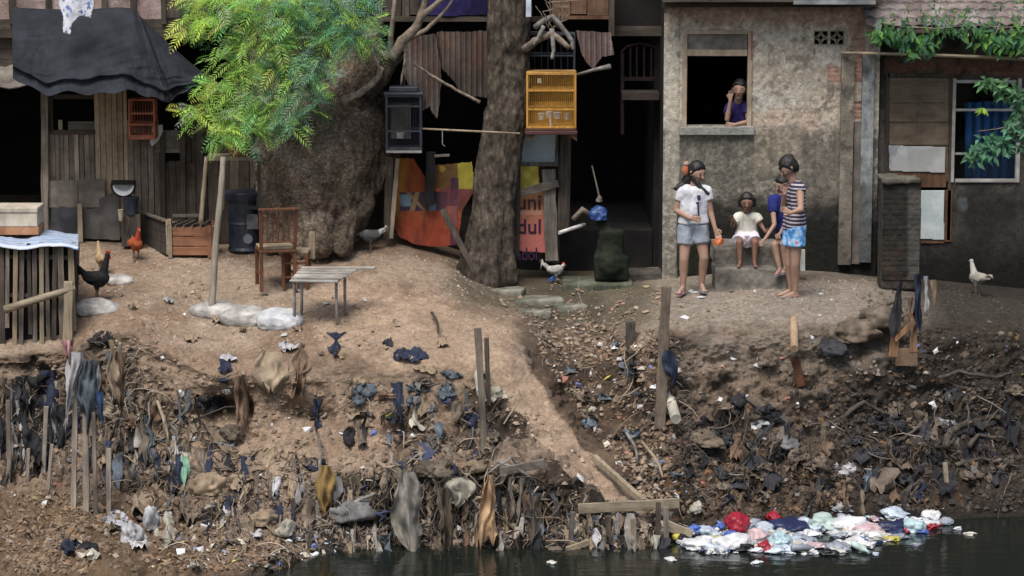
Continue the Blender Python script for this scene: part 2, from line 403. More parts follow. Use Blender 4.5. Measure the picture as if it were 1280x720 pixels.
# ================================================================= BUILDINGS
def pxy(X, Y, Z):
    dx = X-CAM.x; dy = Y-CAM.y; dz = Z-CAM.z; dep = dy*FW.y+dz*FW.z
    return 640+FPX*dx/dep, 360-FPX*(dy*UP.y+dz*UP.z)/dep
def inpoly(px, py, poly):
    ins = np.zeros(px.shape, bool); n = len(poly); j = n-1
    for i in range(n):
        xi, yi = poly[i]; xj, yj = poly[j]
        c = ((yi > py) != (yj > py)) & (px < (xj-xi)*(py-yi)/((yj-yi) or 1e-9)+xi); ins ^= c; j = i
    return ins
def polysheet(name, m, poly, Y, colf=None, disp=None, res=.009, parent=None, torn=0, solid=0):
    """cloth / sheet cut to an outline, hanging about plane y=Y (disp = metres towards the camera, as function of X,Z)"""
    xs = [p[0] for p in poly]; ys = [p[1] for p in poly]
    a = W(min(xs), min(ys), Y); b = W(max(xs), max(ys), Y)
    wpoly = [(W(x, y, Y).x, W(x, y, Y).z) for x, y in poly]
    X = np.linspace(a.x, b.x, max(3, int((b.x-a.x)/res))); Z = np.linspace(b.z, a.z, max(3, int((a.z-b.z)/res)))
    XX, ZZ = np.meshgrid(X, Z); D = disp(XX, ZZ) if disp else 0*XX
    P = np.stack([XX, Y-D+0*XX, ZZ], -1)
    xm = (XX[1:, 1:]+XX[:-1, :-1])/2; zm = (ZZ[1:, 1:]+ZZ[:-1, :-1])/2
    if torn: xm = xm+torn*fbm(xm*14, zm*14, 2.2); zm = zm+torn*fbm(xm*14, zm*14, 8.2)
    keep = inpoly(xm, zm, wpoly)
    px, py = pxy(XX, Y, ZZ)
    col = colf(px, py, XX, ZZ) if colf else None
    o = gridmesh(name, P, m, col, True, parent, keep)
    if solid: md = o.modifiers.new('solid', 'SOLIDIFY'); md.thickness = solid
    return o
def folds(fx=9, a=.02, fz=1.5, seed=0.):
    return lambda X, Z: a*(np.sin(X*fx*2.2+2.2*fbm(X*2, Z*fz, seed))+1.2*fbm(X*fx*.7, Z*fz, seed+3))+a*.35*fbm(X*30, Z*12, seed)

M_dark = mat('dark_interior', (.010, .010, .011), (.02, .018, .017), 3, .95, 0)
M_old = wood('weathered_dark_wood', (.05, .04, .032), (.13, .105, .085))
M_oldx = wood('weathered_dark_wood_level', (.05, .04, .032), (.13, .105, .085), 'x')
M_grey = wood('grey_weathered_wood', (.13, .11, .09), (.30, .26, .215))
M_greyx = wood('grey_weathered_wood_level', (.13, .11, .09), (.30, .26, .215), 'x')
M_pale = wood('pale_wood', (.24, .19, .13), (.45, .38, .28))
M_palex = wood('pale_wood_level', (.24, .19, .13), (.45, .38, .28), 'x')
M_brown = wood('brown_wood', (.10, .05, .03), (.22, .12, .07))
M_wall = vcol('aged_render', 14, .95, .9, .012, .38, .2, 70)
M_cloth = vcol('cloth_coloured', 40, .9, .25, .003, .16, .2, 220)
M_metal = vcol('rusty_sheet', 18, .75, .4, .004, .4, .4, 90)

def shell(t, p0, p1, Yf, Yb, zt, over=.6, zf=-.3):
    a = W(p0, 300, Yf).x; b = W(p1, 300, Yf).x
    MB().box((a, Yb, zf), (b, Yb+.1, zt)).build('back_wall', M_dark, t)
    MB().box((a, Yf+.13, zf), (a+.08, Yb-.003, zt)).build('side_wall', M_dark, t)
    MB().box((b-.08, Yf+.13, zf), (b, Yb-.003, zt)).build('side_wall', M_dark, t)
    MB().box((a-.02, Yf-over, zt+.003), (b+.02, Yb+.2, zt+.1)).build('roof', M_oldx, t)
    fz = {True: 0}.get(False, None)
    MB().box((a+.09, Yf+.16, zf), (b-.09, Yb-.01, zf+.55)).build('floor', M_dark, t)

# ---------------------------------------------------------------- left wooden house
H1 = thing('wooden_house', W(150, 300, .6), 'two storey shack of old dark planks with pinkish plaster upstairs, behind the black net awning', 'house')
YL = .6
shell(H1, -260, 318, YL, 4.5, 4.6, .3)
def hutcol(px, py, X, Z):
    pl = np.floor((px+3*np.sin(py*.02))/9.5); h = vn(pl*3.7, 1.0, 5.0)
    c = mixc((.105, .088, .072), (.26, .215, .165), np.clip(.5+.6*h, 0, 1))
    lightp = ((px > 118) & (px < 160) & (py < 196)); c = mixc(c, (.33, .265, .185), lightp*.65)
    g = ((px-3*0) % 9.5 < 1.2); c = mixc(c, (.015, .012, .01), g*.9)
    pt = sst(.1, .5, fbm(X*7, Z*2, 3.)); c = mixc(c, (.30, .28, .25), pt*.45*((px < 160)))
    c = mixc(c, (.05, .045, .042), sst(235, 300, py)*.65)
    c = mixc(c, (.10, .08, .07), ((px > 160))*.55)
    return c
def planks(t, name, x0, y0, x1, y1, Y, m, w=9.5, gap=.7, th=.022, hue=None, jag=4, seed=1):
    rnd = random.Random(seed); mb = MB(); x = x0
    while x < x1-2:
        ww = min(w*rnd.uniform(.8, 1.2), x1-x); j0 = rnd.uniform(0, jag); j1 = rnd.uniform(0, jag)
        a = W(x+gap*.5, y0+j0, Y); b = W(x+ww-gap*.5, y1-j1, Y); ym = (max(0, y0)+y1)/2; a.x = W(x+gap*.5, ym, Y).x; b.x = W(x+ww-gap*.5, ym, Y).x; dy = rnd.uniform(-.008, .008); tl = rnd.uniform(-.006, .006)
        n = 7
        vs = []; fs = []
        for i in range(n+1):
            z = a.z+(b.z-a.z)*i/n; k = rnd.uniform(-.002, .002)
            for (xx, yy) in ((a.x+k, Y+dy), (b.x+k, Y+dy+tl), (b.x+k, Y+dy+th), (a.x+k, Y+dy+th)): vs.append((xx+tl*i/n, yy+rnd.uniform(-.0015, .0015), z))
        for i in range(n):
            for q in range(4): fs.append((i*4+q, i*4+4+q, i*4+4+(q+1) % 4, i*4+(q+1) % 4))
        fs.append((0, 1, 2, 3)); fs.append((n*4+3, n*4+2, n*4+1, n*4)); mb.add(vs, fs); x += ww
    return mb.build(name, m, t)
def woodtone(name, lo, hi, var=.5, axis='z', sc=1.0):
    """plank material whose tone jumps from board to board"""
    m, nt, b = newmat(name); st = (22, 22, 1.4) if axis == 'z' else (1.4, 22, 22)
    mp = mapping(nt, st); n1 = noise(nt, mp, 2.6*sc, 8, .7); r = ramp(nt, n1.outputs[0], [(.22, lo), (.6, hi)])
    geo = nt.nodes.new('ShaderNodeNewGeometry'); rr = ramp(nt, geo.outputs['Random Per Island'], [(0, (1-var,)*3), (.5, (1-var*.5, 1-var*.55, 1-var*.6)), (1, (1.15, 1.12, 1.08))])
    o = mul(nt, r.outputs[0], rr.outputs[0])
    n2 = noise(nt, mapping(nt, 1.0), 4.2, 7, .7); g = ramp(nt, n2.outputs[0], [(.36, (.55, .53, .51)), (.6, (1, 1, 1))]); o = mul(nt, o, g.outputs[0])
    nt.links.new(o, b.inputs['Base Color']); b.inputs['Roughness'].default_value = .9; b.inputs['Specular IOR Level'].default_value = .2
    bump(nt, b, n1.outputs[0], .8, .01); return m
M_plank = woodtone('old_planks', (.12, .10, .082), (.36, .31, .255), .5)
M_plankl = woodtone('sunbleached_planks', (.24, .185, .125), (.50, .39, .27), .3)
M_plankd = woodtone('stained_planks', (.06, .048, .04), (.155, .122, .10), .4)
M_board = mat('stained_board', (.13, .115, .10), (.27, .235, .20), 5, .9, .4, dirt=.55)
planks(H1, 'plank_wall', 62, 164, 119, 300, YL, M_plank, 6.5, seed=2, jag=3)
planks(H1, 'pale_plank_wall', 119, 110, 160, 300, YL-.01, M_plankl, 7.5, seed=3)['label'] = 'paler upright planks'
planks(H1, 'plank_wall', 160, 150, 200, 300, YL+.004, M_plank, 9, seed=4)
planks(H1, 'plank_wall', 200, 200, 252, 300, YL+.01, M_plankd, 11, seed=5)
planks(H1, 'plank_wall', 225, 140, 318, 312, YL+.05, M_plankd, 12, seed=15)
MB().pxbox(62, 118, 119, 124, YL+.02, .05).build('lintel', M_oldx, H1)
w = MB(); w.pxbox(62, 122, 66, 166, YL, .06); w.pxbox(62, 163, 119, 168, YL-.02, .07); w.build('window_frame', M_old, H1)
MB().pxbox(85, 152, 118, 165, YL+.03, .03).build('window_board', M_greyx, H1)
MB().pxbox(73, 150, 78, 165, YL+.025, .02).build('white_slat', M_pale, H1)
w = MB(); w.pxbox(194, 186, 228, 191, YL-.01, .04); w.pxbox(195, 163, 228, 187, YL+.01, .03); w.build('window_board', M_board, H1)
p = MB(); p.beam(W(56, 108, YL-.05), W(57, 300, YL-.05), .085, .08, .02, n=8); p.build('post', M_grey, H1, bevel=.006)
for (x, y0, y1) in ((228, 160, 302), (250, 130, 306), (203, 166, 300)):
    MB().beam(W(x, y0, YL-.03), W(x+1, y1, YL-.03), .06, .05, .02, n=6).build('post', M_old, H1)
MB().pxbox(61, 226, 97, 259, YL-.05, .02, .004).build('patch_board', M_board, H1)
MB().pxbox(98, 224, 131, 259, YL-.06, .02, .004).build('patch_board', M_board, H1)
polysheet('patch_sheet', M_cloth, [(64, 258), (100, 259), (101, 296), (62, 297)], YL-.06, lambda px, py, X, Z: mixc((.03, .032, .038), (.07, .07, .08), sst(-.4, .4, fbm(X*6, Z*6))), folds(6, .012), parent=H1)
polysheet('patch_sheet', M_cloth, [(101, 259), (150, 236), (150, 300), (101, 298)], YL-.055, lambda px, py, X, Z: mixc((.07, .065, .062), (.13, .12, .11), sst(-.4, .4, fbm(X*6, Z*6))), folds(6, .01), parent=H1)
MB().pxbox(97, 255, 103, 303, YL-.12, .03).build('stake', M_pale, H1)
MB().pxbox(163, 150, 196, 160, YL-.02, .02).build('rail', M_oldx, H1)
# upper storey: pinkish render between dark posts
upc = lambda X, Z: mixc(mixc((.33, .24, .215), (.47, .37, .345), sst(-.4, .4, fbm(X*3, Z*3))), (.20, .15, .13), sst(.1, .5, fbm(X*1.6, Z*5, 4.))*.8)
panel('upper_wall', M_wall, -260, -160, 258, 24, YL-.12, upc, parent=H1)
MB().pxbox(-260, 24, 258, 47, YL-.14, .16).build('beam', M_oldx, H1)
for x in (14, 60, 130, 166, 204): MB().pxbox(x-3, -160, x+3.5, 30, YL-.17, .045, .004).build('post', M_old, H1)
MB().pxbox(208, -40, 256, 22, YL-.16, .03).build('shutter', M_old, H1)
MB().pxbox(-260, 46, 16, 92, YL-.02, .05).build('shadow_board', M_oldx, H1)
# lean-to edge above the dark doorway
mb = MB(); mb.grid([[W(-60+i*12, 84+3*math.sin(i*1.7), YL-.05)+Vector((0, .25, .12)) for i in range(11)], [W(-60+i*12, 108+3*math.sin(i*1.3), YL-.45) for i in range(11)]])
mb.build('lean_to_roof', M_board, H1, solid=.015)

# ---------------------------------------------------------------- black net awning
def netmat():
    m, nt, b = newmat('black_shade_net'); mp = mapping(nt, 1.0)
    n1 = noise(nt, mp, 5, 6, .6); r = ramp(nt, n1.outputs[0], [(.3, (.009, .011, .015)), (.7, (.026, .031, .040))])
    wv = noise(nt, mapping(nt, (120, 120, 260)), 1.0, 2, .5); r2 = ramp(nt, wv.outputs[0], [(.35, (.55,)*3), (.65, (1.25,)*3)])
    nt.links.new(mul(nt, r.outputs[0], r2.outputs[0]), b.inputs['Base Color']); b.inputs['Roughness'].default_value = .8; b.inputs['Specular IOR Level'].default_value = .25
    bump(nt, b, wv.outputs[0], .3, .003); return m
M_net = netmat()
top = [(15, 9), (50, 11), (100, 12), (150, 9), (165, 10), (195, 40), (240, 80), (262, 97)]
bot = [(16, 96), (60, 118), (110, 118), (150, 112), (185, 122), (215, 124), (240, 112), (266, 98)]
def lerpl(L, t):
    t = t*(len(L)-1); i = min(int(t), len(L)-2); f = t-i; return (L[i][0]*(1-f)+L[i+1][0]*f, L[i][1]*(1-f)+L[i+1][1]*f)
rows = []
for j in range(70):
    v = j/69; r = []
    for i in range(150):
        u = i/149; a = lerpl(top, u); b2 = lerpl(bot, u); x = a[0]*(1-v)+b2[0]*v; y = a[1]*(1-v)+b2[1]*v
        cr_ = abs(u-.62-.10*v); cr2 = abs(v-.82-.03*math.sin(u*12)); sag = .04*math.sin(u*7+v*2)+.015*math.sin(u*27+v*6)-.09*math.exp(-(cr_/.012)**2)+.10*(u > .62+.10*v)*math.exp(-cr_/.10)-.07*math.exp(-(cr2/.02)**2)+.010*float(vn(u*60, v*12, 2.))+.012*float(vn(u*22+v*30, v*9, 5.))
        Yd = YL-.2-.75*v**.8*(1-.5*u**4)+sag*(.3+v)
        y += (2.5*math.sin(u*21)+2*math.sin(u*47+1))*v**3
        r.append(W(x, y, Yd))
    rows.append(r)
aw = MB().grid(rows).build('net_awning', M_net, smooth=True); tag(aw, 'black shade net stretched as an awning over the plank wall at upper left', 'awning')

def whitecloth(px, py, X, Z):
    c = mixc((.55, .57, .66), (.74, .75, .80), sst(-.4, .4, fbm(X*5, Z*5)))
    return mixc(c, (.14, .19, .42), sst(.22, .3, fbm(X*26, Z*22, 4.)))
sh = polysheet('hanging_shirt', M_cloth, [(75, -12), (116, -12), (118, 3), (113, 22), (100, 20), (90, 30), (88, 43), (78, 41), (79, 20), (73, 6)], YL-.85, whitecloth, folds(8, .02), solid=.004)
tag(sh, 'white shirt with small blue marks hanging over the black net awning', 'shirt')
rg = polysheet('hanging_cloth', M_cloth, [(189, 158), (203, 156), (204, 163), (198, 176), (190, 183), (187, 178), (190, 170)], YL-.06, lambda px, py, X, Z: mixc((.5, .55, .6), (.68, .7, .72), sst(-.3, .3, fbm(X*9, Z*9))), folds(9, .012))
tag(rg, 'small whitish blue cloth hung on the plank wall right of the red bird cage', 'cloth')

# ---------------------------------------------------------------- concrete house
H2 = thing('concrete_house', W(960, 340, 0), 'grey rendered house with brick showing through and a woman at its open window', 'house')
shell(H2, 828, 1098, .0, 3.5, 3.95, .5, -.2)
winh = pxh(857, 43, 937, 157, 0)
vents = [pxh(1017, 38, 1035.5, 56.5, 0), pxh(1037, 38, 1055.5, 56.5, 0)]
def brickpat(X, Z, bw=.13, bh=.052):
    row = np.floor(Z/bh); xo = X/bw+.5*(row % 2); fx = xo-np.floor(xo); fz = Z/bh-row
    mort = np.maximum(sst(.07, .02, fx)+sst(.93, .98, fx), sst(.14, .05, fz)+sst(.86, .95, fz))
    tone = vn(np.floor(xo)*3.1, row*5.3, 2.0); return np.clip(mort, 0, 1), tone
def bmask(px, py, X, Z):
    n = fbm(X*5, Z*5, 6., 4)
    m = (1-sst(24, 46, py+22*n+(px < 990)*8)) * .95
    m = np.maximum(m, (1-sst(7, 12, abs(px-1071)+7*n))*((py < 104) | ((py > 128) & (py < 150)))*(py > 0))
    m = np.maximum(m, 1-sst(8, 14, np.hypot((px-1047)*.8, py-96)+9*n))
    m = np.maximum(m, (1-sst(3, 16, np.hypot((px-1000)*.35, py-146)+26*n))*.38)
    m = np.maximum(m, (1-sst(3, 14, np.hypot((px-960)*.3, py-156)+26*n))*.3)
    m = np.maximum(m, (1-sst(0, 9, abs(px-862)*.2+abs(py-215)*.12+14*n))*0)
    return np.clip(m, 0, 1)
def concol(X, Z):
    px, py = pxy(X, 0, Z)
    n = fbm(X*1.8, Z*1.8, 1., 5); n2 = fbm(X*8, Z*8, 2., 5); n3 = fbm(X*30, Z*30, 3., 3)
    c = mixc((.28, .25, .212), (.37, .333, .285), sst(-.35, .35, .45*n+.6*n2+.45*n3))
    c = mixc(c, (.36, .35, .33), sst(.1, .4, fbm(X*2.5, Z*2.5, 9.))*.6)
    # mottled dark speckle in the lower field
    lo = sst(150, 178, py+10*n); c = mixc(c, mixc((.07, .066, .058), (.175, .165, .145), sst(-.25, .3, n2+.5*n3)), lo*.92)
    blk = ((px > 850) & (px < 942) & (py > 166) & (py < 236)); c = mixc(c, (.10, .095, .08), blk*sst(-.35, .25, n2)*.75)
    mid_ = ((px > 942) & (px < 1003))*(1-sst(200, 225, py+12*n2)); c = mixc(c, (.22, .19, .15), mid_*lo*.6)
    sill = ((px > 850) & (px < 944))*sst(168, 176, py)*(1-sst(190, 260, py))*sst(-.1, .35, vn(X*26, Z*.7, 3.)); c = mixc(c, (.055, .055, .048), sill*.32)
    pan = ((px > 1003) & (px < 1052) & (py > 176)); c = mixc(c, (.115, .105, .092), pan*.8)
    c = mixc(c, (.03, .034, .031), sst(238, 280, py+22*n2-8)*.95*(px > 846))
    c = mixc(c, (.04, .05, .03), (1-sst(5, 30, abs(px-868)+10*n2))*sst(235, 265, py)*.8)
    blue = (1-sst(0, 9, abs(py-272)+10*n2))*((px > 985)); c = mixc(c, (.13, .15, .19), blue*.7)
    jam = (px < 849)*(1-.7*sst(.1, .4, fbm(X*9, Z*1.5, 5.))); c = mixc(c, (.33, .315, .28), jam*.6*(1-.7*sst(200, 330, py)))
    c = mixc(c, (.05, .047, .042), sst(.24, .42, n2)*.55)
    c = mixc(c, (.24, .17, .12), (1-sst(0, 16, abs(py-28)+9*n2))*.35)
    bm = bmask(px, py, X, Z); mo, tn = brickpat(X, Z)
    bc = mixc(mixc((.17, .085, .055), (.32, .17, .115), .5+.5*tn), (.21, .18, .15), mo*.85)
    pt = (py > 60)
    bc = mixc(bc, mixc((.34, .20, .155), (.30, .26, .23), mo), pt*.7)
    c = mixc(c, bc, bm*(.62+.3*pt))
    # drips and cracks
    dr = sst(.25, .5, vn(X*22, Z*1.4, 7.))*sst(150, 175, py)*.35; c = mixc(c, (.05, .05, .045), dr)
    ck = sst(.03, .0, abs(fbm(X*2.1, Z*2.1, 12., 5)))*.55; c = mixc(c, (.07, .06, .05), ck)
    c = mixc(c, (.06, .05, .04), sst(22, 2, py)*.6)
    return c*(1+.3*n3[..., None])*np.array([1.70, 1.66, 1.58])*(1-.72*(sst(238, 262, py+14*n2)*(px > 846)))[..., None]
def condisp(X, Z):
    px, py = pxy(X, 0, Z); mo, tn = brickpat(X, Z); bm = bmask(px, py, X, Z)
    return .006*fbm(X*9, Z*9, 2., 4)+.004*fbm(X*30, Z*30, 3., 3)-bm*(.012+.008*mo-.003*tn)+.012*((px < 849))
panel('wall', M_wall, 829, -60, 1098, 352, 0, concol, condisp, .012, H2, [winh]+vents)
# reveals of the window
mb = MB(); x0, x1, z0, z1 = winh
mb.box((x0-.03, .004, z0-.03), (x0, .14, z1+.03)); mb.box((x1, .004, z0-.03), (x1+.03, .14, z1+.03)); mb.box((x0, .004, z1), (x1, .14, z1+.03)); mb.box((x0, .004, z0-.03), (x1, .14, z0))
mb.build('window_reveal', M_wall if False else mat('reveal_render', (.2, .18, .15), (.3, .27, .23), 9), H2)
wf = MB(); YF = -.022
wf.pxbox(853, 38, 859, 159, YF, .09, .002); wf.pxbox(934.5, 38, 940, 159, YF, .09, .002); wf.pxbox(859.2, 38, 934.3, 43, YF+.002, .08, .002); wf.pxbox(859.2, 62, 934.3, 70, YF+.002, .08, .002)
M_frame = mat('peeling_frame_wood', (.28, .215, .15), (.46, .38, .28), 6, .8, .3, stretch=(3, 3, 1), dirt=.35)
fr = wf.build('window_frame', M_frame, H2, bevel=.004)
MB().pxbox(859.5, 43.3, 934, 61.7, YF+.03, .012).build('transom_board', M_board, H2)
MB().pxbox(938.5, 40, 940.8, 75, YF-.003, .05).build('red_strip', mat('red_paint', (.30, .10, .07), (.42, .2, .15), 8), H2)
sl_ = MB(); sl_.pxbox(849, 158.5, 943, 169, -.055, .05, .006); sl_.build('window_sill', mat('rough_cement', (.22, .225, .2), (.42, .42, .39), 18, .95, 1, .02, dirt=.3), H2, bevel=.008)
# vent blocks with a pierced flower pattern
M_vent = mat('vent_cement', (.26, .22, .17), (.40, .34, .26), 12)
for v in vents:
    mb = MB(); cxm = (v[0]+v[1])/2; cz = (v[2]+v[3])/2; hw = (v[1]-v[0])/2; hz = (v[3]-v[2])/2
    for a in range(4):
        th = a*math.pi/2
        mb.box((v[0], -.004, v[2]), (v[0]+.012, .06, v[3])) if a == 0 else None
        mb.box((v[1]-.012, -.004, v[2]), (v[1], .06, v[3])) if a == 1 else None
        mb.box((v[0]+.013, -.003, v[3]-.012), (v[1]-.013, .06, v[3])) if a == 2 else None
        mb.box((v[0]+.013, -.003, v[2]), (v[1]-.013, .06, v[2]+.012)) if a == 3 else None
        sx = 1 if a in (0, 3) else -1; sz = 1 if a < 2 else -1
        pts = [Vector((cxm+sx*hw*(1-.95*math.cos(t)), .02, cz+sz*hz*(1-.95*math.sin(t)))) for t in [i*math.pi/12 for i in range(7)]]
        mb.tube(pts, .009, 6)
    mb.tube([(cxm+.03*math.cos(t), .02, cz+.03*math.sin(t)) for t in [i*math.pi/4 for i in range(9)]], .008, 6)
    mb.build('vent_block', M_vent, H2)
# pilasters
def pilcol(X, Z):
    px, py = pxy(X, -.09, Z); n = fbm(X*6, Z*3, 2., 4)
    c = mixc((.20, .175, .14), (.34, .30, .24), sst(-.3, .3, n)); c = mixc(c, (.10, .095, .085), sst(180, 310, py)*.65)
    return mixc(c, (.045, .042, .038), sst(.2, .45, fbm(X*9, Z*9, 5.))*.6)
def pil(name, x0, x1, Y, y0, y1, cf, mt=M_wall):
    panel(name, mt, x0, y0, x1, y1, Y, cf, lambda X, Z: .008*fbm(X*8, Z*8, 1., 4), .012, H2)
    MB().pxbox(x0+.3, y0, x1-.3, y1, Y+.012, -Y-.01).build(name+'_core', mat('core_render', (.12, .11, .1), (.25, .22, .19), 7), H2)
pil('pilaster', 1050, 1066, -.10, 66, 331, pilcol)
def pilb(X, Z):
    px, py = pxy(X, -.09, Z); n = fbm(X*5, Z*4, 7., 5)
    c = mixc((.20, .215, .225), (.33, .35, .355), sst(-.3, .3, n)); c = mixc(c, (.06, .06, .065), sst(200, 320, py)*.7)
    return mixc(c, (.08, .075, .065), sst(.1, .4, fbm(X*11, Z*7, 2.))*.6)
pil('grey_pilaster', 1076, 1091, -.09, 66, 328, pilb)
MB().pxbox(1066.2, 152, 1076, 330, -.045, .045, .003).build('pilaster_infill', mat('infill', (.10, .09, .08), (.22, .19, .165), 8), H2)
# eave: front board, rafters under it
ev = MB(); ev.pxbox(828, -6, 1094, 2.5, -.42, .03); ev.build('eave_board', M_oldx, H2)
mb = MB(); mb.grid([[W(826, -2, -.42), W(1096, -2, -.42)], [W(826, -14, .05), W(1096, -14, .05)]]); mb.build('roof_sheet', M_oldx, H2, solid=.02)
MB().pxbox(828, 3.5, 1098, 9, -.05, .04).build('top_plate', M_oldx, H2)
ed = MB(); ed.pxbox(992, 0.5, 1095, 5.5, -.47, .03); ed.build('eave_gutter', mat('grey_zinc', (.2, .21, .22), (.33, .34, .35), 8, .5), H2)
# dark plinth recess under the wall
MB().pxbox(829, 345, 1100, 356, .03, .1).build('footing', M_dark, H2)

# ---------------------------------------------------------------- right-hand house
H3 = thing('tiled_house', W(1190, 360, .2), 'low clay-tiled house with boarded brown door and blue curtained window at right', 'house')
Y3 = .22
shell(H3, 1098, 1420, Y3, 4, 3.4, .0, -.3)
door3 = pxh(1109, 96, 1187, 300, Y3); win3 = pxh(1194, 104, 1272, 224, Y3)
def w3col(X, Z):
    px, py = pxy(X, Y3, Z); n = fbm(X*3, Z*3, 4., 5); n2 = fbm(X*10, Z*10, 4., 4)
    c = mixc((.055, .05, .045), (.13, .115, .10), sst(-.3, .3, n+.4*n2))
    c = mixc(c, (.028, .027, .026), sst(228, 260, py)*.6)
    bm = (1-sst(6, 14, abs(py-84)+10*n2))*(px > 1105); mo, tn = brickpat(X, Z)
    c = mixc(c, mixc(mixc((.16, .07, .045), (.26, .12, .08), .5+.5*tn), (.12, .1, .085), mo), bm*.85)
    pt = (1-sst(3, 9, np.hypot((px-1203), (py-250)*.6)+5*n2)); c = mixc(c, (.15, .17, .19), pt*.6)
    c = mixc(c, (.30, .28, .25), ((px < 1105) & (px > 1096))*.25*sst(-.2, .3, n))
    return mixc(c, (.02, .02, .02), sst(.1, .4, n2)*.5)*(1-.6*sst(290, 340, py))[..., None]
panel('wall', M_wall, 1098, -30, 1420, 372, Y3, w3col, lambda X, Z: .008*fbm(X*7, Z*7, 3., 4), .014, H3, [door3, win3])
d = MB(); d.pxbox(1106, 92, 1110, 300, Y3-.02, .08); d.pxbox(1186, 92, 1190, 300, Y3-.02, .08); d.pxbox(1110, 92, 1186, 96.5, Y3-.02, .08); d.build('door_frame', M_old, H3)
M_door = mat('door_ply', (.13, .095, .065), (.23, .175, .125), 4, .8, .4, .006, (1, 1, 3), .35)
dr = MB(); dr.pxbox(1111, 97, 1186, 228, Y3+.02, .04); dr.build('door', M_door, H3)
db = MB()
for (y0, y1) in ((97, 102), (124, 128), (148, 152), (176, 181), (217, 226)): db.pxbox(1111.5, y0, 1185.5, y1, Y3+.004, .018)
for x in (1111.5, 1129, 1148, 1181): db.pxbox(x, 128.2 if x in (1129, 1148) else 102.2, x+3.4, 147.8 if x != 1148 else 175.8, Y3+.008, .014)
db.build('door_rail', M_door, H3)
def whp(px, py, X, Z):
    c = mixc((.42, .42, .41), (.56, .56, .55), sst(-.3, .3, fbm(X*4, Z*4, 2.)))
    return mixc(c, (.25, .27, .32), sst(.05, .3, fbm(X*12, Z*5, 7.))*sst(1150, 1115, px)*.8)
polysheet('white_board', M_cloth, [(1111, 182), (1182, 184), (1181, 216), (1112, 214)], Y3-.02, whp, lambda X, Z: .004*fbm(X*6, Z*6), parent=H3, solid=.006)
MB().pxbox(1112, 214, 1183, 234, Y3-.005, .02, .003).build('brown_board', M_brown, H3)
polysheet('white_panel', M_cloth, [(1151, 238), (1180, 238), (1180, 300), (1151, 299)], Y3-.03, lambda px, py, X, Z: mixc((.44, .50, .52), (.58, .62, .63), sst(-.3, .4, fbm(X*3, Z*5, 2.))), lambda X, Z: .004*fbm(X*6, Z*6), parent=H3, solid=.006)
d = MB(); d.pxbox(1180.5, 238, 1190, 302, Y3-.02, .05); d.pxbox(1151, 300.5, 1180, 304, Y3-.02, .05); d.build('door_post', M_brown, H3)
M_wfr = mat('grey_white_frame', (.30, .28, .26), (.50, .48, .45), 9, .7, .2, dirt=.3)
d = MB(); d.pxbox(1190, 98, 1194, 228, Y3-.03, .07); d.pxbox(1271, 98, 1276, 228, Y3-.03, .07); d.pxbox(1194.2, 224, 1270.8, 228, Y3-.028, .06); d.pxbox(1194.2, 100, 1270.8, 104, Y3-.028, .06); d.pxbox(1194.2, 136, 1270.8, 139, Y3-.02, .03); d.pxbox(1194.2, 191, 1206, 193.5, Y3-.02, .03)
d.build('window_frame', M_wfr, H3, bevel=.003)
polysheet('curtain', M_cloth, [(1206, 128), (1272, 126), (1272, 223), (1206, 223)], Y3+.1, lambda px, py, X, Z: mixc((.008, .03, .09), (.02, .085, .24), sst(-.4, .3, np.sin(X*60)+fbm(X*12, Z*2)))*(1-.62*sst(165, 200, py))[..., None], folds(16, .014), parent=H3)
m, nt, b = newmat('window_glass'); b.inputs['Base Color'].default_value = (.9, .95, .95, 1); b.inputs['Roughness'].default_value = .06; b.inputs['Transmission Weight'].default_value = 1; b.inputs['IOR'].default_value = 1.15
MB().pxbox(1194, 104, 1271, 224, Y3+.03, .003).build('window_pane', m, H3)
# clay tiles
def tiles():
    nx, ny = 620, 150
    a = W(1084, 36, -.35); eX = a.x; x = np.linspace(eX, eX+3.6, nx); v = np.linspace(0, 1, ny)
    XX, VVv = np.meshgrid(x, v)
    L = 2.0; row = VVv*L/.17; fr_ = row-np.floor(row); hh = .026*(1-fr_)
    odd = (np.floor(row) % 2)*.09
    wv = .024*np.abs(np.sin((XX+odd)*math.pi/.15))
    tl = np.floor((XX+odd)/.15); jit = .012*vn(tl*7.3, np.floor(row)*3.7, 1.)
    slope = R(27)
    s_ = VVv*L
    Pp = np.stack([XX+.004*vn(tl*3, np.floor(row)*9, 2.), a.y+s_*math.cos(slope), a.z+s_*math.sin(slope)+hh+wv+jit], -1)
    tone = vn(tl*5.1, np.floor(row)*2.9, 4.)
    c = mixc(mixc((.15, .115, .105), (.30, .245, .23), .5+.5*tone), (.38, .345, .335), sst(.1, .4, fbm(XX*5, s_*5, 1.))*.6)
    c = mixc(c, (.035, .033, .03), sst(.25, .02, fr_)*.75+.3*sst(.1, .4, fbm(XX*3, s_*3, 8.)))
    o = gridmesh('tile_roof', Pp, vcol('clay_tiles', 25, .9, .6, .006, .3), np.clip(c, 0, 1), True, H3)
    return a
ta = tiles()
f = MB(); f.box((ta.x, ta.y+.02, ta.z-.05), (ta.x+3.6, ta.y+.05, ta.z-.004)); f.build('fascia', M_oldx, H3)
for i in range(7): MB().beam((ta.x+.2+i*.45, ta.y+.06, ta.z-.05), (ta.x+.2+i*.45, Y3+.1, ta.z+.22), .05, .06).build('rafter', M_old, H3)
pb = MB(); pb.tube([W(1052, 66, -.14), W(1100, 67, -.3), W(1180, 69.5, -.32), W(1290, 74, -.3), W(1400, 77, -.3)], [.014, .018, .02, .022, .022], 8, wob=.05)
M_bamboo = wood('dry_bamboo', (.24, .185, .12), (.44, .36, .25), 'z', 1, .7, .35)
M_bamboox = wood('dry_bamboo_level', (.24, .185, .12), (.44, .36, .25), 'x', 1, .7, .35)
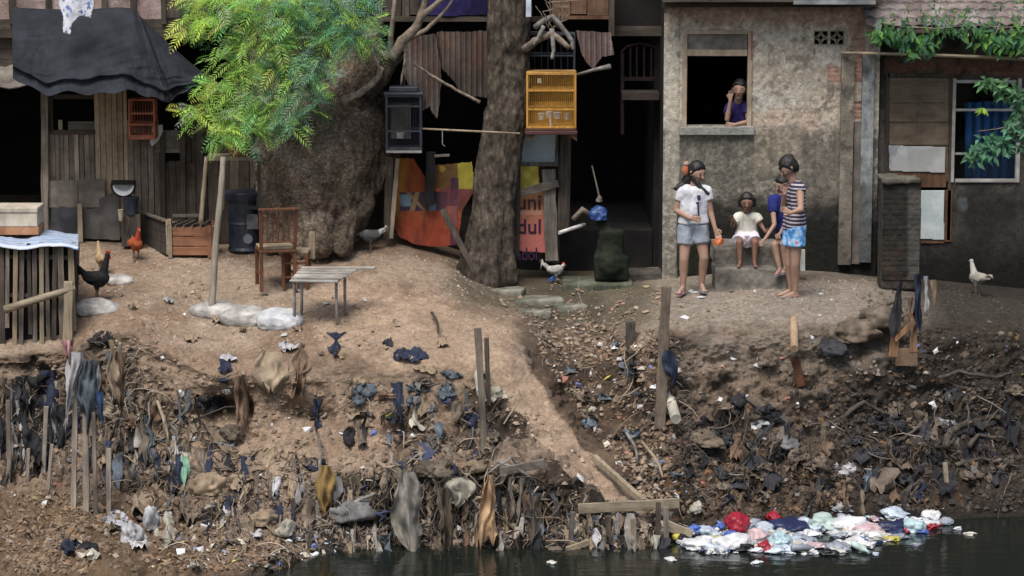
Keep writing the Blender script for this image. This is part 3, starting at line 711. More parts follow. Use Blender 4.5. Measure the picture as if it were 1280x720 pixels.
tag(pb.build('bamboo_pole', M_bamboox), 'long grey bamboo pole hung level under the tiled eave at right', 'pole')

# ---------------------------------------------------------------- middle shack
H4 = thing('timber_shack', W(640, 340, .6), 'dark timber shack of boards and rusty sheets behind the two tree trunks', 'shack')
YM = .55
shell(H4, 322, 826, YM+.25, 4.2, 4.0, .35, -.2)
planks(H4, 'upper_board_wall', 470, -40, 532, 22, YM-.15, M_plankd, 11, seed=8)
MB().pxbox(466, 21, 700, 27, YM-.2, .08).build('beam', M_oldx, H4)
MB().pxbox(532, -40, 618, 21, YM-.11, .02).build('panel_board', M_oldx, H4)
planks(H4, 'upper_board_wall', 690, -40, 762, 21, YM-.1, woodtone('red_brown_boards', (.12, .07, .045), (.24, .145, .10), .3), 24, seed=9)
MB().pxbox(690, 20, 766, 24, YM-.14, .08).build('beam', M_brown, H4)
MB().pxbox(761, -40, 768, 45, YM-.15, .07).build('post', M_old, H4)
MB().pxbox(768.2, 33, 830, 45, YM+.05, .06).build('beam', M_oldx, H4)
MB().pxbox(768.2, -40, 830, 33, YM+.2, .03).build('upper_board_wall', M_dark, H4)
planks(H4, 'inner_board_wall', 340, 20, 480, 330, YM+.1, M_plankd, 14, seed=21)
# door leaf glimpsed in the dark entry
e = thing('carved_chair', W(800, 125, .95), 'dark red-brown chair back with an arched top, glimpsed high inside the black doorway', 'chair')
Mr = mat('dark_red_wood', (.018, .009, .007), (.035, .017, .013), 8, .6)
c = MB(); c.tube([W(776, 66, .95), W(784, 58, .95), W(800, 54, .95), W(816, 58, .95), W(825, 66, .95)], .018, 8); c.build('top_rail', Mr, e)
for x in (778, 823): MB().beam(W(x, 66, .95), W(x, 168, .95), .04, .03).build('upright', Mr, e)
c = MB(); c.pxbox(780, 96, 821, 101, .94, .02); c.build('cross_rail', Mr, e); c = MB(); c.pxbox(778, 116, 824, 125, .55, .4); c.build('seat', mat('seat_edge', (.04, .03, .026), (.065, .05, .045), 8), e)
c = MB()
for x in (788, 796, 805, 814): c.beam(W(x, 58, .955), W(x, 96, .955), .022, .012)
c.build('back_slats', Mr, e)
polysheet('purple_cloth', M_cloth, [(520, -30), (612, -30), (610, 18), (560, 20), (528, 18)], YM-.2, lambda px, py, X, Z: mixc((.012, .01, .045), (.03, .022, .10), sst(-.3, .3, fbm(X*8, Z*3)))+0*X[..., None], folds(7, .02))
pc = bpy.data.objects['purple_cloth']; tag(pc, 'dark purple cloth hanging at the top between the branch and the straight trunk', 'cloth')
def rustc(lo, hi, k=14.):
    def f(px, py, X, Z):
        c = mixc(lo, hi, sst(-.4, .4, fbm(X*4, Z*1.4, 3.)))
        c = mixc(c, (.10, .045, .028), sst(.0, .4, fbm(X*9, Z*5, 8.))*.5)
        return c*(1+.28*np.sin(X*2*math.pi/.062))[..., None]
    return f
corr = lambda X, Z: .013*np.sin(X*2*math.pi/.062)+.02*fbm(X*2, Z*2)+.05*(Z-2.4)*0
def corrs(name, poly, Y, lo, hi, label, tilt=0, torn=.02):
    o = polysheet(name, M_metal, poly, Y, rustc(lo, hi), lambda X, Z: corr(X, Z)-tilt*(Z-Z.max()), .0075, None, torn); tag(o, label, 'metal sheet'); return o
corrs('corrugated_sheet', [(506, 46), (545, 42), (552, 90), (549, 136), (545, 146), (538, 132), (530, 138), (523, 120), (512, 108), (504, 90)], YM-.3, (.06, .052, .045), (.13, .11, .095), 'grey torn corrugated sheet hanging behind the black bird cage', .15)
corrs('corrugated_sheet', [(546, 40), (655, 38), (655, 130), (640, 124), (612, 122), (590, 118), (574, 112), (566, 100), (552, 84)], YM-.22, (.045, .034, .028), (.10, .072, .058), 'wide rust-brown corrugated sheet left of the straight trunk', .15)
corrs('corrugated_sheet', [(720, 38), (763, 41), (768, 68), (752, 70), (741, 85), (733, 78), (727, 66)], YM-.35, (.08, .055, .05), (.15, .11, .10), 'small torn rusty corrugated sheet above right of the orange bird cage', .25, .01)
# threshold and step of the dark entry
st = MB(); st.pxbox(762, 342, 832, 362, .02, .5, .01); tag(st.build('doorstep', mat('dark_stone', (.06, .055, .048), (.13, .12, .1), 9, .9, 1, .02), bevel=.015), 'low dark stone step at the black doorway', 'step')
# white window board, framed
def bluew(px, py, X, Z): return mixc((.33, .40, .46), (.47, .54, .60), sst(-.4, .4, fbm(X*3, Z*3)))*(1-.25*sst(195, 208, py))[..., None]
t = thing('white_notice_board', W(675, 210, .3), 'pale blue-white board in a thin frame just below the orange bird cage', 'board')
polysheet('board', M_cloth, [(652, 140), (696, 140), (694, 203), (652, 203)], .3, bluew, None, parent=t, solid=.01)
d = MB(); d.pxbox(650, 203, 698, 208, .27, .05); d.pxbox(694.5, 140, 698, 202.8, .27, .05); d.build('frame', M_grey, t)
# boards, posts at the stall in the middle
def post(name, x0, y0, x1, y1, Y, w, h, m, label, cat='post', nseg=6, jit=.02, dyb=0):
    o = MB().beam(W(x0, y0, Y), W(x1, y1, Y+dyb), w, h, jit, n=nseg).build(name, m, bevel=.005); tag(o, label, cat); return o
post('wooden_post', 707, 168, 704, 288, .2, .135, .1, M_old, 'brown square post under the right side of the orange bird cage')
post('upright_plank', 686, 212, 690, 326, .15, .15, .03, M_grey, 'grey upright plank with a torn foot, right of the red dul poster', 'plank')
post('nailed_plank', 650, 241, 698, 229, .1, .095, .03, M_greyx, 'short grey plank nailed slantwise across the yellow sheet', 'plank')
post('upright_plank', 646, 178, 644, 322, .1, .10, .05, M_old, 'dark brown upright plank against the right side of the straight trunk', 'plank')
post('upright_plank', 487, 196, 484, 300, .0, .09, .05, M_old, 'dark upright board at the left edge of the orange poster', 'plank')
post('leaning_board', 553, 262, 600, 352, -.35, .07, .05, M_old, 'dark board leaning down beside the foot of the straight trunk', 'board', dyb=-.15)
post('leaning_board', 497, 198, 489, 298, -.05, .05, .03, M_pale, 'thin pale lath along the left edge of the orange poster', 'lath')
post('short_beam', 766, 205, 779, 250, .3, .03, .03, M_greyx, 'thin pale stick leaning up inside the black doorway', 'stick', 3) if False else None
# ================================================================= TREES
def barkmat(name, lo, hi, st=.4, sc=13):
    m, nt, b = newmat(name); mp = mapping(nt, (1, 1, st)); n1 = noise(nt, mp, sc, 9, .74)
    r = ramp(nt, n1.outputs[0], [(.3, lo), (.5, tuple((a+c)/2*.8 for a, c in zip(lo, hi))), (.68, hi)])
    n2 = noise(nt, mapping(nt, 1.0), 2.6, 6, .65); g = ramp(nt, n2.outputs[0], [(.36, (.38, .36, .34)), (.62, (1.08, 1.05, 1))])
    o = mul(nt, r.outputs[0], g.outputs[0])
    if sc > 20:      # bark tone runs from paler on the left flank to darker on the right
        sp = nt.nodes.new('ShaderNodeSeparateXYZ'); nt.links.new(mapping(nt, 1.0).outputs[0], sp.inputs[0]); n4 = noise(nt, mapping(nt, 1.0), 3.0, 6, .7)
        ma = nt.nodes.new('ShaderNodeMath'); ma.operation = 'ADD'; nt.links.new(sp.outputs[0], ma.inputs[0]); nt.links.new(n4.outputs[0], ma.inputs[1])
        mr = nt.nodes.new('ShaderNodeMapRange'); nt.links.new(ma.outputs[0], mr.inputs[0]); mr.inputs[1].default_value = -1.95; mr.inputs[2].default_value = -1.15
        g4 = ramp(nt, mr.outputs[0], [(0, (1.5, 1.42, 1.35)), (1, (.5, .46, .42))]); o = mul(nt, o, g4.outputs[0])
    nt.links.new(o, b.inputs['Base Color']); b.inputs['Roughness'].default_value = .95; b.inputs['Specular IOR Level'].default_value = .15
    bump(nt, b, n1.outputs[0], 1.0, .03); return m
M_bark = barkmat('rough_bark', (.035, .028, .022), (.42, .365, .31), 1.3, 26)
M_bark2 = barkmat('ridged_bark', (.018, .0155, .0135), (.19, .16, .132), .45, 17)
M_twig = mat('branch_bark', (.10, .075, .055), (.34, .28, .22), 14, .85, .6, .006, dirt=.4)
def leafmat(name):
    m, nt, b = newmat(name); at = nt.nodes.new('ShaderNodeAttribute'); at.attribute_name = 'Col'
    n = noise(nt, mapping(nt, 1.0), 30, 3, .5); r = ramp(nt, n.outputs[0], [(.3, (.75,)*3), (.7, (1.12,)*3)])
    o = mul(nt, at.outputs['Color'], r.outputs[0]); nt.links.new(o, b.inputs['Base Color'])
    b.inputs['Roughness'].default_value = .5; b.inputs['Specular IOR Level'].default_value = .35
    tr = nt.nodes.new('ShaderNodeBsdfTranslucent'); nt.links.new(o, tr.inputs[0]); mx = nt.nodes.new('ShaderNodeMixShader'); mx.inputs[0].default_value = .45
    nt.links.new(b.outputs[0], mx.inputs[1]); nt.links.new(tr.outputs[0], mx.inputs[2]); nt.links.new(mx.outputs[0], nt.nodes['Material Output'].inputs[0]); return m
M_leaf = leafmat('leaf')
class LeafMB(MB):
    def __init__(s): super().__init__(); s.c = []
    def leaf(s, p, d, n, L, w, col, droop=.2):
        d = d.normalized(); sd = d.cross(n).normalized(); nn = sd.cross(d)
        a = p; m1 = p+d*L*.4+sd*w/2+nn*w*.12; m2 = p+d*L*.4-sd*w/2+nn*w*.12; mc = p+d*L*.45-nn*w*.05; e = p+d*L-nn*L*droop
        s.add([a, m1, mc, m2, e], [(0, 1, 2), (0, 2, 3), (1, 4, 2), (2, 4, 3)]); s.c += [col]*5
    def build(s, name, m, parent=None, **k):
        me = s.mesh(name); ca = me.color_attributes.new('Col', 'FLOAT_COLOR', 'POINT')
        cc = np.ones((len(s.v), 4), np.float32); cc[:, :3] = np.array(s.c); ca.data.foreach_set('color', cc.ravel()); me.materials.append(m)
        return link(name, me, parent)
rnd = random.Random(5)
def spray(mb, p, d, L, base):
    """feathery compound leaf"""
    d = d.normalized(); n = Vector((rnd.uniform(-.5, .5), rnd.uniform(-.9, -.1), rnd.uniform(.2, 1))).normalized(); sd = d.cross(n).normalized(); n = sd.cross(d)
    k = 9
    for i in range(k):
        t = (i+.6)/k; q = p+d*L*t-Vector((0, 0, 1))*L*.35*t*t
        ll = L*.36*math.sin(math.pi*min(1, t*.8+.2))**.6
        for sg in (-1, 1):
            dd = (sd*sg+d*.75+Vector((0, 0, -.3*t))+Vector([rnd.uniform(-.15, .15) for _ in range(3)])).normalized()
            f = rnd.uniform(.75, 1.25); mb.leaf(q, dd, n+Vector([rnd.uniform(-.35, .35) for _ in range(3)]), ll, ll*.17, (base[0]*f, base[1]*f, base[2]*f*rnd.uniform(.8, 1.1)), .12)
# ---- big leaning tree
T1 = thing('leaning_tree', hit(395, 308)[0], 'massive leaning old tree trunk with swollen base and feathery bright green foliage, left of middle', 'tree')
t = MB(); B = lambda x, y, dY: W(x, y, dY)
t.cap(B(386, 300, -.05), .38, B(400, 232, .15), .66); t.cap(B(400, 232, .15), .66, B(416, 182, .25), .68); t.cap(B(416, 182, .25), .64, B(440, 120, .3), .40)
t.cap(B(440, 120, .3), .40, B(452, 60, .4), .24); t.cap(B(360, 190, .35), .42, B(372, 260, .1), .45); t.cap(B(360, 190, .35), .4, B(345, 100, .5), .3); t.cap(B(345, 100, .5), .3, B(350, -60, .6), .25)
t.cap(B(492, 192, .1), .085, B(428, 296, -.25), .11); t.cap(B(458, 235, .1), .14, B(432, 290, -.1), .18); t.cap(B(455, 160, .1), .3, B(478, 190, .15), .2)
t.cap(B(340, 300, -.1), .12, B(352, 250, .05), .2); t.cap(B(400, 306, -.45), .16, B(398, 262, -.2), .25); t.cap(B(428, 305, -.4), .13, B(430, 262, -.15), .22)
t.cap(B(445, 125, -.02), .13, B(490, 72, -.1), .10)
def barkd(s=1.0):
    def f(co):
        x, y, z = co.T
        return s*(.06*fbm(x*2.5, y*2.5+3, z*1.5, 4)+.045*fbm(x*8, y*8, z*4, 4, 2.03, .6)+.03*(1-2.4*np.abs(fbm(x*13, y*13, z*4, 3)))-.015)
    return f
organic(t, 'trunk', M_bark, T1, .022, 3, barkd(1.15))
def branch(name, pts, r0, r1, m, parent, n=8):
    P = [W(*p) for p in pts]; Q = []
    for i in range(len(P)-1):
        for k in range(4): Q.append(P[i].lerp(P[i+1], k/4)+Vector([rnd.uniform(-.006, .006) for _ in range(3)]))
    Q.append(P[-1]); rr = [r0+(r1-r0)*i/(len(Q)-1) for i in range(len(Q))]
    return MB().tube(Q, rr, n, wob=.12).build(name, m, parent, smooth=True)
branch('limb', [(452, 118, -.05), (478, 95, -.12), (489, 66, -.2)], .12, .075, M_bark2, T1, 12)
branch('branch', [(487, 72, -.2), (503, 52, -.22), (522, 33, -.25), (530, 8, -.25), (534, -20, -.25)], .07, .03, M_twig, T1)
branch('branch', [(512, 44, -.22), (530, 18, -.3), (556, -4, -.35), (575, -20, -.35)], .04, .022, M_twig, T1)
branch('branch', [(508, 50, -.22), (534, 36, -.28), (552, 18, -.3), (572, -8, -.3)], .032, .014, M_twig, T1)
branch('branch', [(487, 74, -.2), (489, 45, -.25), (492, 15, -.25), (494, -20, -.25)], .035, .022, M_twig, T1)
branch('branch', [(483, 72, -.2), (470, 62, -.25), (455, 47, -.3), (441, 38, -.35), (420, 20, -.4)], .035, .018, M_twig, T1)
branch('sawn_branch', [(428, 131, -.5), (430, 124, -.48), (447, 118, -.42), (462, 108, -.35), (473, 97, -.3), (478, 84, -.28)], .05, .028, M_twig, T1, 12)
branch('branch', [(472, 98, -.3), (474, 84, -.32), (468, 72, -.32), (463, 58, -.35), (462, 40, -.35)], .018, .01, M_twig, T1)
branch('branch', [(508, 60, -.2), (505, 80, -.22), (501, 106, -.2)], .018, .012, M_twig, T1)
branch('branch', [(515, 78, -.1), (545, 98, -.1), (570, 112, -.05), (600, 128, -.05)], .014, .02, M_twig, T1)
branch('branch', [(410, 60, -.5), (428, 30, -.55), (450, -10, -.6)], .02, .014, M_twig, T1)
branch('branch', [(350, -40, .2), (340, 20, -.4), (310, 60, -.7), (280, 110, -.8), (270, 160, -.8)], .05, .015, M_twig, T1)
branch('branch', [(350, -40, .2), (380, 20, -.4), (400, 70, -.6), (395, 130, -.7)], .05, .012, M_twig, T1)
branch('branch', [(330, -40, .1), (290, 0, -.5), (250, 20, -.7), (232, 50, -.7)], .04, .012, M_twig, T1)
fol = LeafMB()
clumps = [(262, 14, 32, 22), (245, 38, 24, 14), (300, 28, 34, 24), (345, 18, 36, 24), (395, 18, 36, 26), (435, 28, 32, 26), (462, 48, 22, 20), (420, 62, 30, 18), (372, 50, 34, 26),
          (325, 60, 34, 22), (285, 68, 24, 16), (355, 95, 34, 24), (322, 100, 32, 22), (385, 92, 26, 22), (288, 110, 26, 16), (262, 112, 18, 9), (275, 142, 34, 14), (245, 143, 22, 8), (310, 138, 34, 22), (345, 138, 30, 20),
          (300, 165, 36, 16), (278, 172, 18, 14), (330, 160, 26, 14), (375, 128, 22, 18), (370, 158, 14, 12), (398, 118, 12, 16), (345, 0, 90, 14), (430, 2, 50, 14), (262, -2, 34, 12)]
YG = (.58, .74, .13); BG = (.20, .40, .25); MG = (.36, .58, .12); DG = (.06, .17, .07)
for (x, y, rx, ry) in clumps:
    hue = rnd.random(); nsp = int(rx*ry/11.5)
    for i in range(nsp):
        a = rnd.uniform(0, 6.283); q = math.sqrt(rnd.random()); px = x+rx*q*math.cos(a); py = y+ry*q*math.sin(a)*.95
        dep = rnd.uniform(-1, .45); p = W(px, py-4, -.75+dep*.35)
        warm = max(0, min(1, (330-px)/110+.25+rnd.uniform(-.35, .35)-(py-y)/ry*.25+(.35 if abs(px-345) < 22 and py < 90 else 0)))  # light from above painted in: sprays high in a clump are yellower, brighter
        c = [YG[k]*warm+BG[k]*(1-warm) for k in range(3)]; c = [v*rnd.uniform(.6, 1.25) for v in c[:1]]+[c[1]*rnd.uniform(.75, 1.2), c[2]]
        if rnd.random() < .06: c = (.42, .50, .38)
        if rnd.random() < .3: c = MG
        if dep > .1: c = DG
        side = -1 if rnd.random() < .62 else 1
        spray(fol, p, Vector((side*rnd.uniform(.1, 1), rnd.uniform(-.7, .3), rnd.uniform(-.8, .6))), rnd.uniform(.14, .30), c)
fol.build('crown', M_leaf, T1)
# ---- straight middle tree
T2 = thing('straight_tree', hit(620, 352)[0], 'tall straight tree with two fused ridged stems rising out of frame at the middle', 'tree')
t = MB()
def chain(pts, rs):
    for i in range(len(pts)-1): t.cap(W(*pts[i]), rs[i], W(*pts[i+1]), rs[i+1], 16)
chain([(618, 350, -.3), (622, 280, -.12), (631, 200, -.05), (643, 100, 0), (645, 30, 0), (650, -80, 0)], [.22, .165, .165, .17, .18, .18])
chain([(603, 345, -.3), (609, 280, -.2), (615, 200, -.1), (622, 120, -.05), (621, 40, -.05), (615, -80, -.05)], [.24, .18, .15, .12, .10, .10])
chain([(585, 345, -.3), (600, 290, -.2), (608, 230, -.15)], [.13, .13, .1]); chain([(634, 350, -.35), (633, 280, -.25), (636, 200, -.15)], [.10, .06, .05]); chain([(612, 356, -.5), (618, 300, -.32), (622, 230, -.22)], [.10, .08, .05])
organic(t, 'trunk', M_bark2, T2, .02, 2, barkd(.75))
br = branch('cut_branch', [(655, 62, -.1), (668, 52, -.3), (690, 42, -.4), (712, 60, -.45)], .05, .03, M_twig, T2)
M_pale_b = mat('pale_dead_wood', (.13, .12, .11), (.34, .32, .295), 12, .9, .5, dirt=.5)
branch('cut_branch', [(668, 34, -.3), (690, 20, -.4), (715, 50, -.42), (716, 62, -.42)], .035, .022, M_pale_b, T2)
branch('cut_branch', [(690, 36, -.4), (692, 60, -.42), (690, 74, -.42)], .03, .018, M_pale_b, T2)
branch('cut_branch', [(680, 32, -.4), (672, 48, -.42), (667, 56, -.42)], .024, .016, M_pale_b, T2)
for k in range(9): branch('twig', [(690+rnd.uniform(-8, 8), 35, -.38), (694+rnd.uniform(-20, 26), 12+rnd.uniform(-10, 14), -.42), (698+rnd.uniform(-30, 34), rnd.uniform(-16, 8), -.45)], .008, .004, M_twig, T2, 5)
# ---- broad-leaved creeper over the tiles, and the branch in front of the window
def broad(mb, p, L, c, hang=.8):
    d = Vector((rnd.uniform(-.8, .8), rnd.uniform(-.8, .1), -hang+rnd.uniform(-.4, .7))); n = Vector((rnd.uniform(-.5, .5), -1, rnd.uniform(.1, .9))).normalized()
    f = rnd.uniform(.7, 1.3); mb.leaf(p, d, n, L, L*.42, (c[0]*f, c[1]*f, c[2]*f), .12)
V1 = thing('creeper', W(1160, 40, -.3), 'green broad-leaved creeper spilling over the clay tile eave', 'creeper')
f = LeafMB()
for (x, y, rx, ry, n, L) in [(1108, 42, 20, 15, 90, .15), (1135, 50, 16, 20, 80, .16), (1160, 52, 12, 12, 40, .13), (1150, 70, 10, 7, 20, .12), (1185, 36, 34, 10, 120, .09), (1215, 44, 22, 16, 70, .12), (1243, 50, 20, 18, 110, .15), (1270, 50, 20, 20, 110, .14), (1300, 45, 24, 22, 90, .15),
                            (1160, 18, 30, 12, 60, .07), (1205, 22, 40, 12, 90, .07), (1262, 15, 28, 14, 90, .08), (1170, 2, 18, 7, 40, .08), (1150, 62, 14, 10, 26, .12), (1178, 32, 18, 12, 40, .08)]:
    for i in range(int(n*.68)):
        a = rnd.uniform(0, 6.283); q = rnd.random()**.6; px = x+rx*q*math.cos(a)+rnd.gauss(0, 3); py = y+ry*q*math.sin(a)+rnd.gauss(0, 4)
        yy = -.42+rnd.uniform(-.12, .16)+max(0, (34-py))*.02
        c = (.07, .20, .055) if rnd.random() < .5 else ((.13, .29, .05) if rnd.random() < .45 else (.045, .14, .075))
        if py < 40 and rnd.random() < .35: c = (.16, .22, .17)
        broad(f, W(px, py-5, yy), L*rnd.uniform(.5, 1.15), c)
f.build('leaves', M_leaf, V1)
for q in ([(1098, 28, -.35), (1130, 34, -.4), (1170, 36, -.38), (1215, 32, -.38), (1260, 34, -.4), (1310, 30, -.4)], [(1135, 34, -.4), (1148, 55, -.42), (1152, 76, -.42)], [(1250, 30, -.4), (1240, 50, -.42), (1232, 62, -.44)]): branch('stem', q, .012, .006, M_twig, V1, 6)
V2 = thing('leafy_branch', W(1290, 150, -.9), 'leafy green branch reaching in front of the blue curtained window at the right edge', 'branch')
f = LeafMB()
for q in ([(1330, 120, -.9), (1290, 122, -.9), (1255, 112, -.95), (1230, 104, -.95)], [(1330, 170, -.9), (1290, 165, -.9), (1255, 178, -.95), (1212, 196, -1.0)], [(1300, 164, -.9), (1280, 155, -.95), (1245, 162, -.95), (1222, 164, -.95)]):
    branch('stem', q, .012, .004, M_twig, V2, 6)
for (x, y, rx, ry, n, c) in [(1238, 106, 14, 7, 34, (.07, .17, .06)), (1258, 116, 16, 12, 46, (.06, .15, .06)), (1278, 128, 12, 14, 40, (.06, .15, .07)), (1228, 137, 5, 4, 5, (.22, .36, .04)), (1268, 165, 16, 10, 50, (.09, .20, .11)), (1238, 185, 26, 16, 120, (.07, .20, .11)), (1218, 198, 14, 9, 36, (.08, .2, .1)), (1268, 150, 12, 6, 14, (.06, .16, .07)), (1288, 180, 12, 18, 40, (.06, .15, .07))]:
    for i in range(n):
        a = rnd.uniform(0, 6.283); q = rnd.random()**.6; broad(f, W(x+rx*q*math.cos(a), y+ry*q*math.sin(a)-3, -.95+rnd.uniform(-.12, .12)), rnd.uniform(.08, .14), c if rnd.random() < .75 else tuple(v*1.7+.02 for v in c), .35)
f.build('leaves', M_leaf, V2)
# ================================================================= THINGS ON THE TERRACE
def place(t, loc, rz=0): t.location = loc; t.rotation_euler = (0, 0, rz); return t
O0 = (0, 0, 0)
M_bar = {}
def cage(name, x0, y0, x1, y1, Y, depth, frame, bars, nb, label, rails=(.5,), tray=None, thick=.014, cat='bird cage'):
    a = W(x0, y0, Y); b = W(x1, y1, Y); t = thing(name, ((a.x+b.x)/2, Y, b.z), label, cat)
    X0, X1, Z0, Z1 = a.x, b.x, b.z, a.z; Yb = Y+depth; k = thick
    for x in (X0, X1):
        for y in (Y, Yb): MB().box((x-k/2, y-k/2, Z0), (x+k/2, y+k/2, Z1)).build('frame_post', frame, t)
    for z in [Z0+k/2, Z1-k/2]+[Z0+(Z1-Z0)*r for r in rails]:
        f = MB()
        for y in (Y, Yb): f.box((X0+k/2+.001, y-k/2+.001, z-k/2), (X1-k/2-.001, y+k/2-.001, z+k/2))
        for x in (X0, X1): f.box((x-k/2+.001, Y+k/2-.002, z-k/2+.001), (x+k/2+.002, Yb-k/2+.002, z+k/2-.001))
        f.build('rail', frame, t)
    f = MB()
    for i in range(1, nb):
        x = X0+(X1-X0)*i/nb
        for y in (Y, Yb): f.tube([(x, y, Z0), (x, y, Z1)], .0028, 4)
    nd = max(3, int(nb*depth/(X1-X0)))
    for i in range(1, nd):
        y = Y+depth*i/nd
        for x in (X0, X1): f.tube([(x, y, Z0), (x, y, Z1)], .0028, 4)
        f.tube([(X0, y, Z1), (X1, y, Z1)], .0028, 4)
    f.build('bars', bars, t)
    MB().box((X0-.01, Y-.012, Z0-.03), (X1+.01, Yb+.012, Z0-.001)).build('tray', tray or frame, t, bevel=.004)
    return t, (X0, X1, Y, Yb, Z0, Z1)
M_yel = wood('varnished_yellow_wood', (.30, .14, .03), (.62, .33, .07), 'z', 1, .45, .2, 0)
M_yel2 = mat('yellow_bamboo_bars', (.40, .20, .04), (.58, .32, .07), 9, .5, 0)
c1, bx_ = cage('bird_cage', 659, 91, 719, 160, -.35, .42, M_yel, M_yel2, 24, 'orange varnished bird cage with feeding cups on a brown post, right of the straight trunk', (.34, .68), mat('tray_brown', (.07, .03, .018), (.13, .06, .035), 8, .6), .022)
X0, X1, Ya, Yb, Z0, Z1 = bx_
MB().box((X0, Yb+.005, Z0), (X1, Yb+.012, Z0+.26)).build('back_panel', M_yel, c1)
MB().box((X0+.02, Ya+.02, Z0+.002), (X1-.02, Yb-.02, Z0+.02)).build('floor_board', M_yel, c1)
MB().box((X0-.025, Ya-.03, Z0-.075), (X1+.025, Yb+.03, Z0-.032)).build('base_board', mat('base_maroon', (.06, .025, .02), (.12, .05, .045), 8, .6), c1, bevel=.008)
for s_ in (X0+.03, X1-.05):
    mb = MB(); mb.add([(s_-.03, Ya, Z0-.076), (s_+.07, Ya, Z0-.076), (s_-.03 if s_ < 0.4 else s_+.07, Ya, Z0-.15), (s_-.03, Ya+.02, Z0-.076), (s_+.07, Ya+.02, Z0-.076), (s_-.03 if s_ < .4 else s_+.07, Ya+.02, Z0-.15)], [(0, 2, 1), (3, 4, 5), (0, 1, 4, 3), (1, 2, 5, 4), (2, 0, 3, 5)]); mb.build('bracket', M_brown, c1)
M_cup = mat('white_plastic', (.52, .50, .46), (.68, .66, .62), 12, .5, .1)
for (x, z, r) in ((.16, .13, .04), (.25, .15, .04), (.34, .14, .045), (.45, .13, .035)):
    MB().tube([(X0+x, Ya+.08, Z0+z-.04), (X0+x, Ya+.08, Z0+z+.03)], [r*.8, r], 14).build('feeding_cup', M_cup, c1, smooth=False)
MB().tube([(X0+.26, Ya+.06, Z0+.15), (X0+.27, Ya+.05, Z0-.02)], .014, 8).build('water_tube', M_cup, c1)
for z in (.22, .42): MB().tube([(X0, (Ya+Yb)/2, Z0+z), (X1, (Ya+Yb)/2, Z0+z)], .009, 6).build('perch', M_yel2, c1)
MB().tube([(X0+.14, Ya+.1, Z0+.50), (X0+.14, Ya+.1, Z0+.55)], [.03, .02], 10).build('feeding_cup', M_cup, c1)
M_bk = mat('black_blue_metal', (.018, .022, .032), (.045, .052, .07), 9, .5, .2, spec=.5)
c2, b2 = cage('bird_cage', 483, 119, 526, 188, -.3, .34, M_bk, M_bk, 14, 'black metal bird cage hanging from a branch beside the leaning trunk', (.35, .8), mat('tray_grey', (.25, .24, .23), (.40, .39, .38), 8, .6), .022)
X0, X1, Ya, Yb, Z0, Z1 = b2
MB().box((X0-.03, Ya-.03, Z1), (X1+.03, Yb+.03, Z1+.03)).build('lid', M_bk, c2, bevel=.006); MB().box((X0+.03, Ya+.03, Z1+.032), (X1-.03, Yb-.03, Z1+.09)).build('lid', M_bk, c2, bevel=.01)
MB().tube([((X0+X1)/2, (Ya+Yb)/2, Z1+.09), ((X0+X1)/2+.01, (Ya+Yb)/2, Z1+.2)], .006, 6).build('hook', M_bk, c2)
MB().box((X0+.03, Yb-.03, Z0+.1), (X1-.12, Yb-.025, Z0+.5)).build('back_card', M_board, c2)
MB().tube([(X0+.15, Ya+.1, Z0+.13), (X0+.15, Ya+.1, Z0+.19)], [.04, .05], 12).build('feeding_cup', M_cup, c2)
M_red = mat('red_brown_paint', (.30, .085, .045), (.46, .16, .09), 9, .6, .2)
c3, b3 = cage('bird_cage', 161, 124, 193, 171, YL-.38, .26, M_red, M_red, 9, 'small red-brown bird cage hung on the plank wall at left', (.33, .62), None, .02)
for z in (.12, .27): MB().box((b3[0]+.02, b3[2]+.02, b3[4]+z), (b3[1]-.02, b3[3]-.02, b3[4]+z+.012)).build('shelf', M_red, c3)
c4, b4 = cage('wire_cage', 644, 42, 718, 92, .25, .4, M_bk, M_bk, 9, 'dark bluish wire cage hanging high behind the pale cut branches', (.45,), None, .018)
c5, b5 = cage('wire_cage', 468, 122, 482, 180, .05, .3, M_old, M_grey, 5, 'narrow old wooden cage half hidden left of the black bird cage', (.4,), None, .02)
o = MB().tube([W(528, 161, -.28), W(590, 164, -.3), W(650, 167, -.32)], [.011, .012, .012], 8, wob=.06).build('bamboo_pole', M_pale, smooth=True); tag(o, 'thin pale cane tied level from the black cage to the straight trunk', 'pole')
o = MB().tube([W(553, 163, -.29), W(553, 180, -.29), W(556, 183, -.29)], .005, 6).build('wire_hook', mat('grey_wire', (.3, .3, .3), (.4, .4, .4), 8, .5)); tag(o, 'thin wire hook hanging from the pale cane', 'hook')
o = MB().tube([W(720, 94, .2), W(740, 88, .1), W(763, 83, 0)], [.02, .018, .028], 8, wob=.15).build('dead_branch', M_pale_b, smooth=True); tag(o, 'grey stub of dead branch poking right of the orange bird cage top', 'branch')
o = MB().pxbox(657.5, -30, 664, 21, -.45, .02).build('white_strip', mat('white_blue_paint', (.45, .52, .62), (.6, .66, .75), 7, .6)); tag(o, 'narrow whitish blue strip at the top edge right of the straight trunk', 'strip')

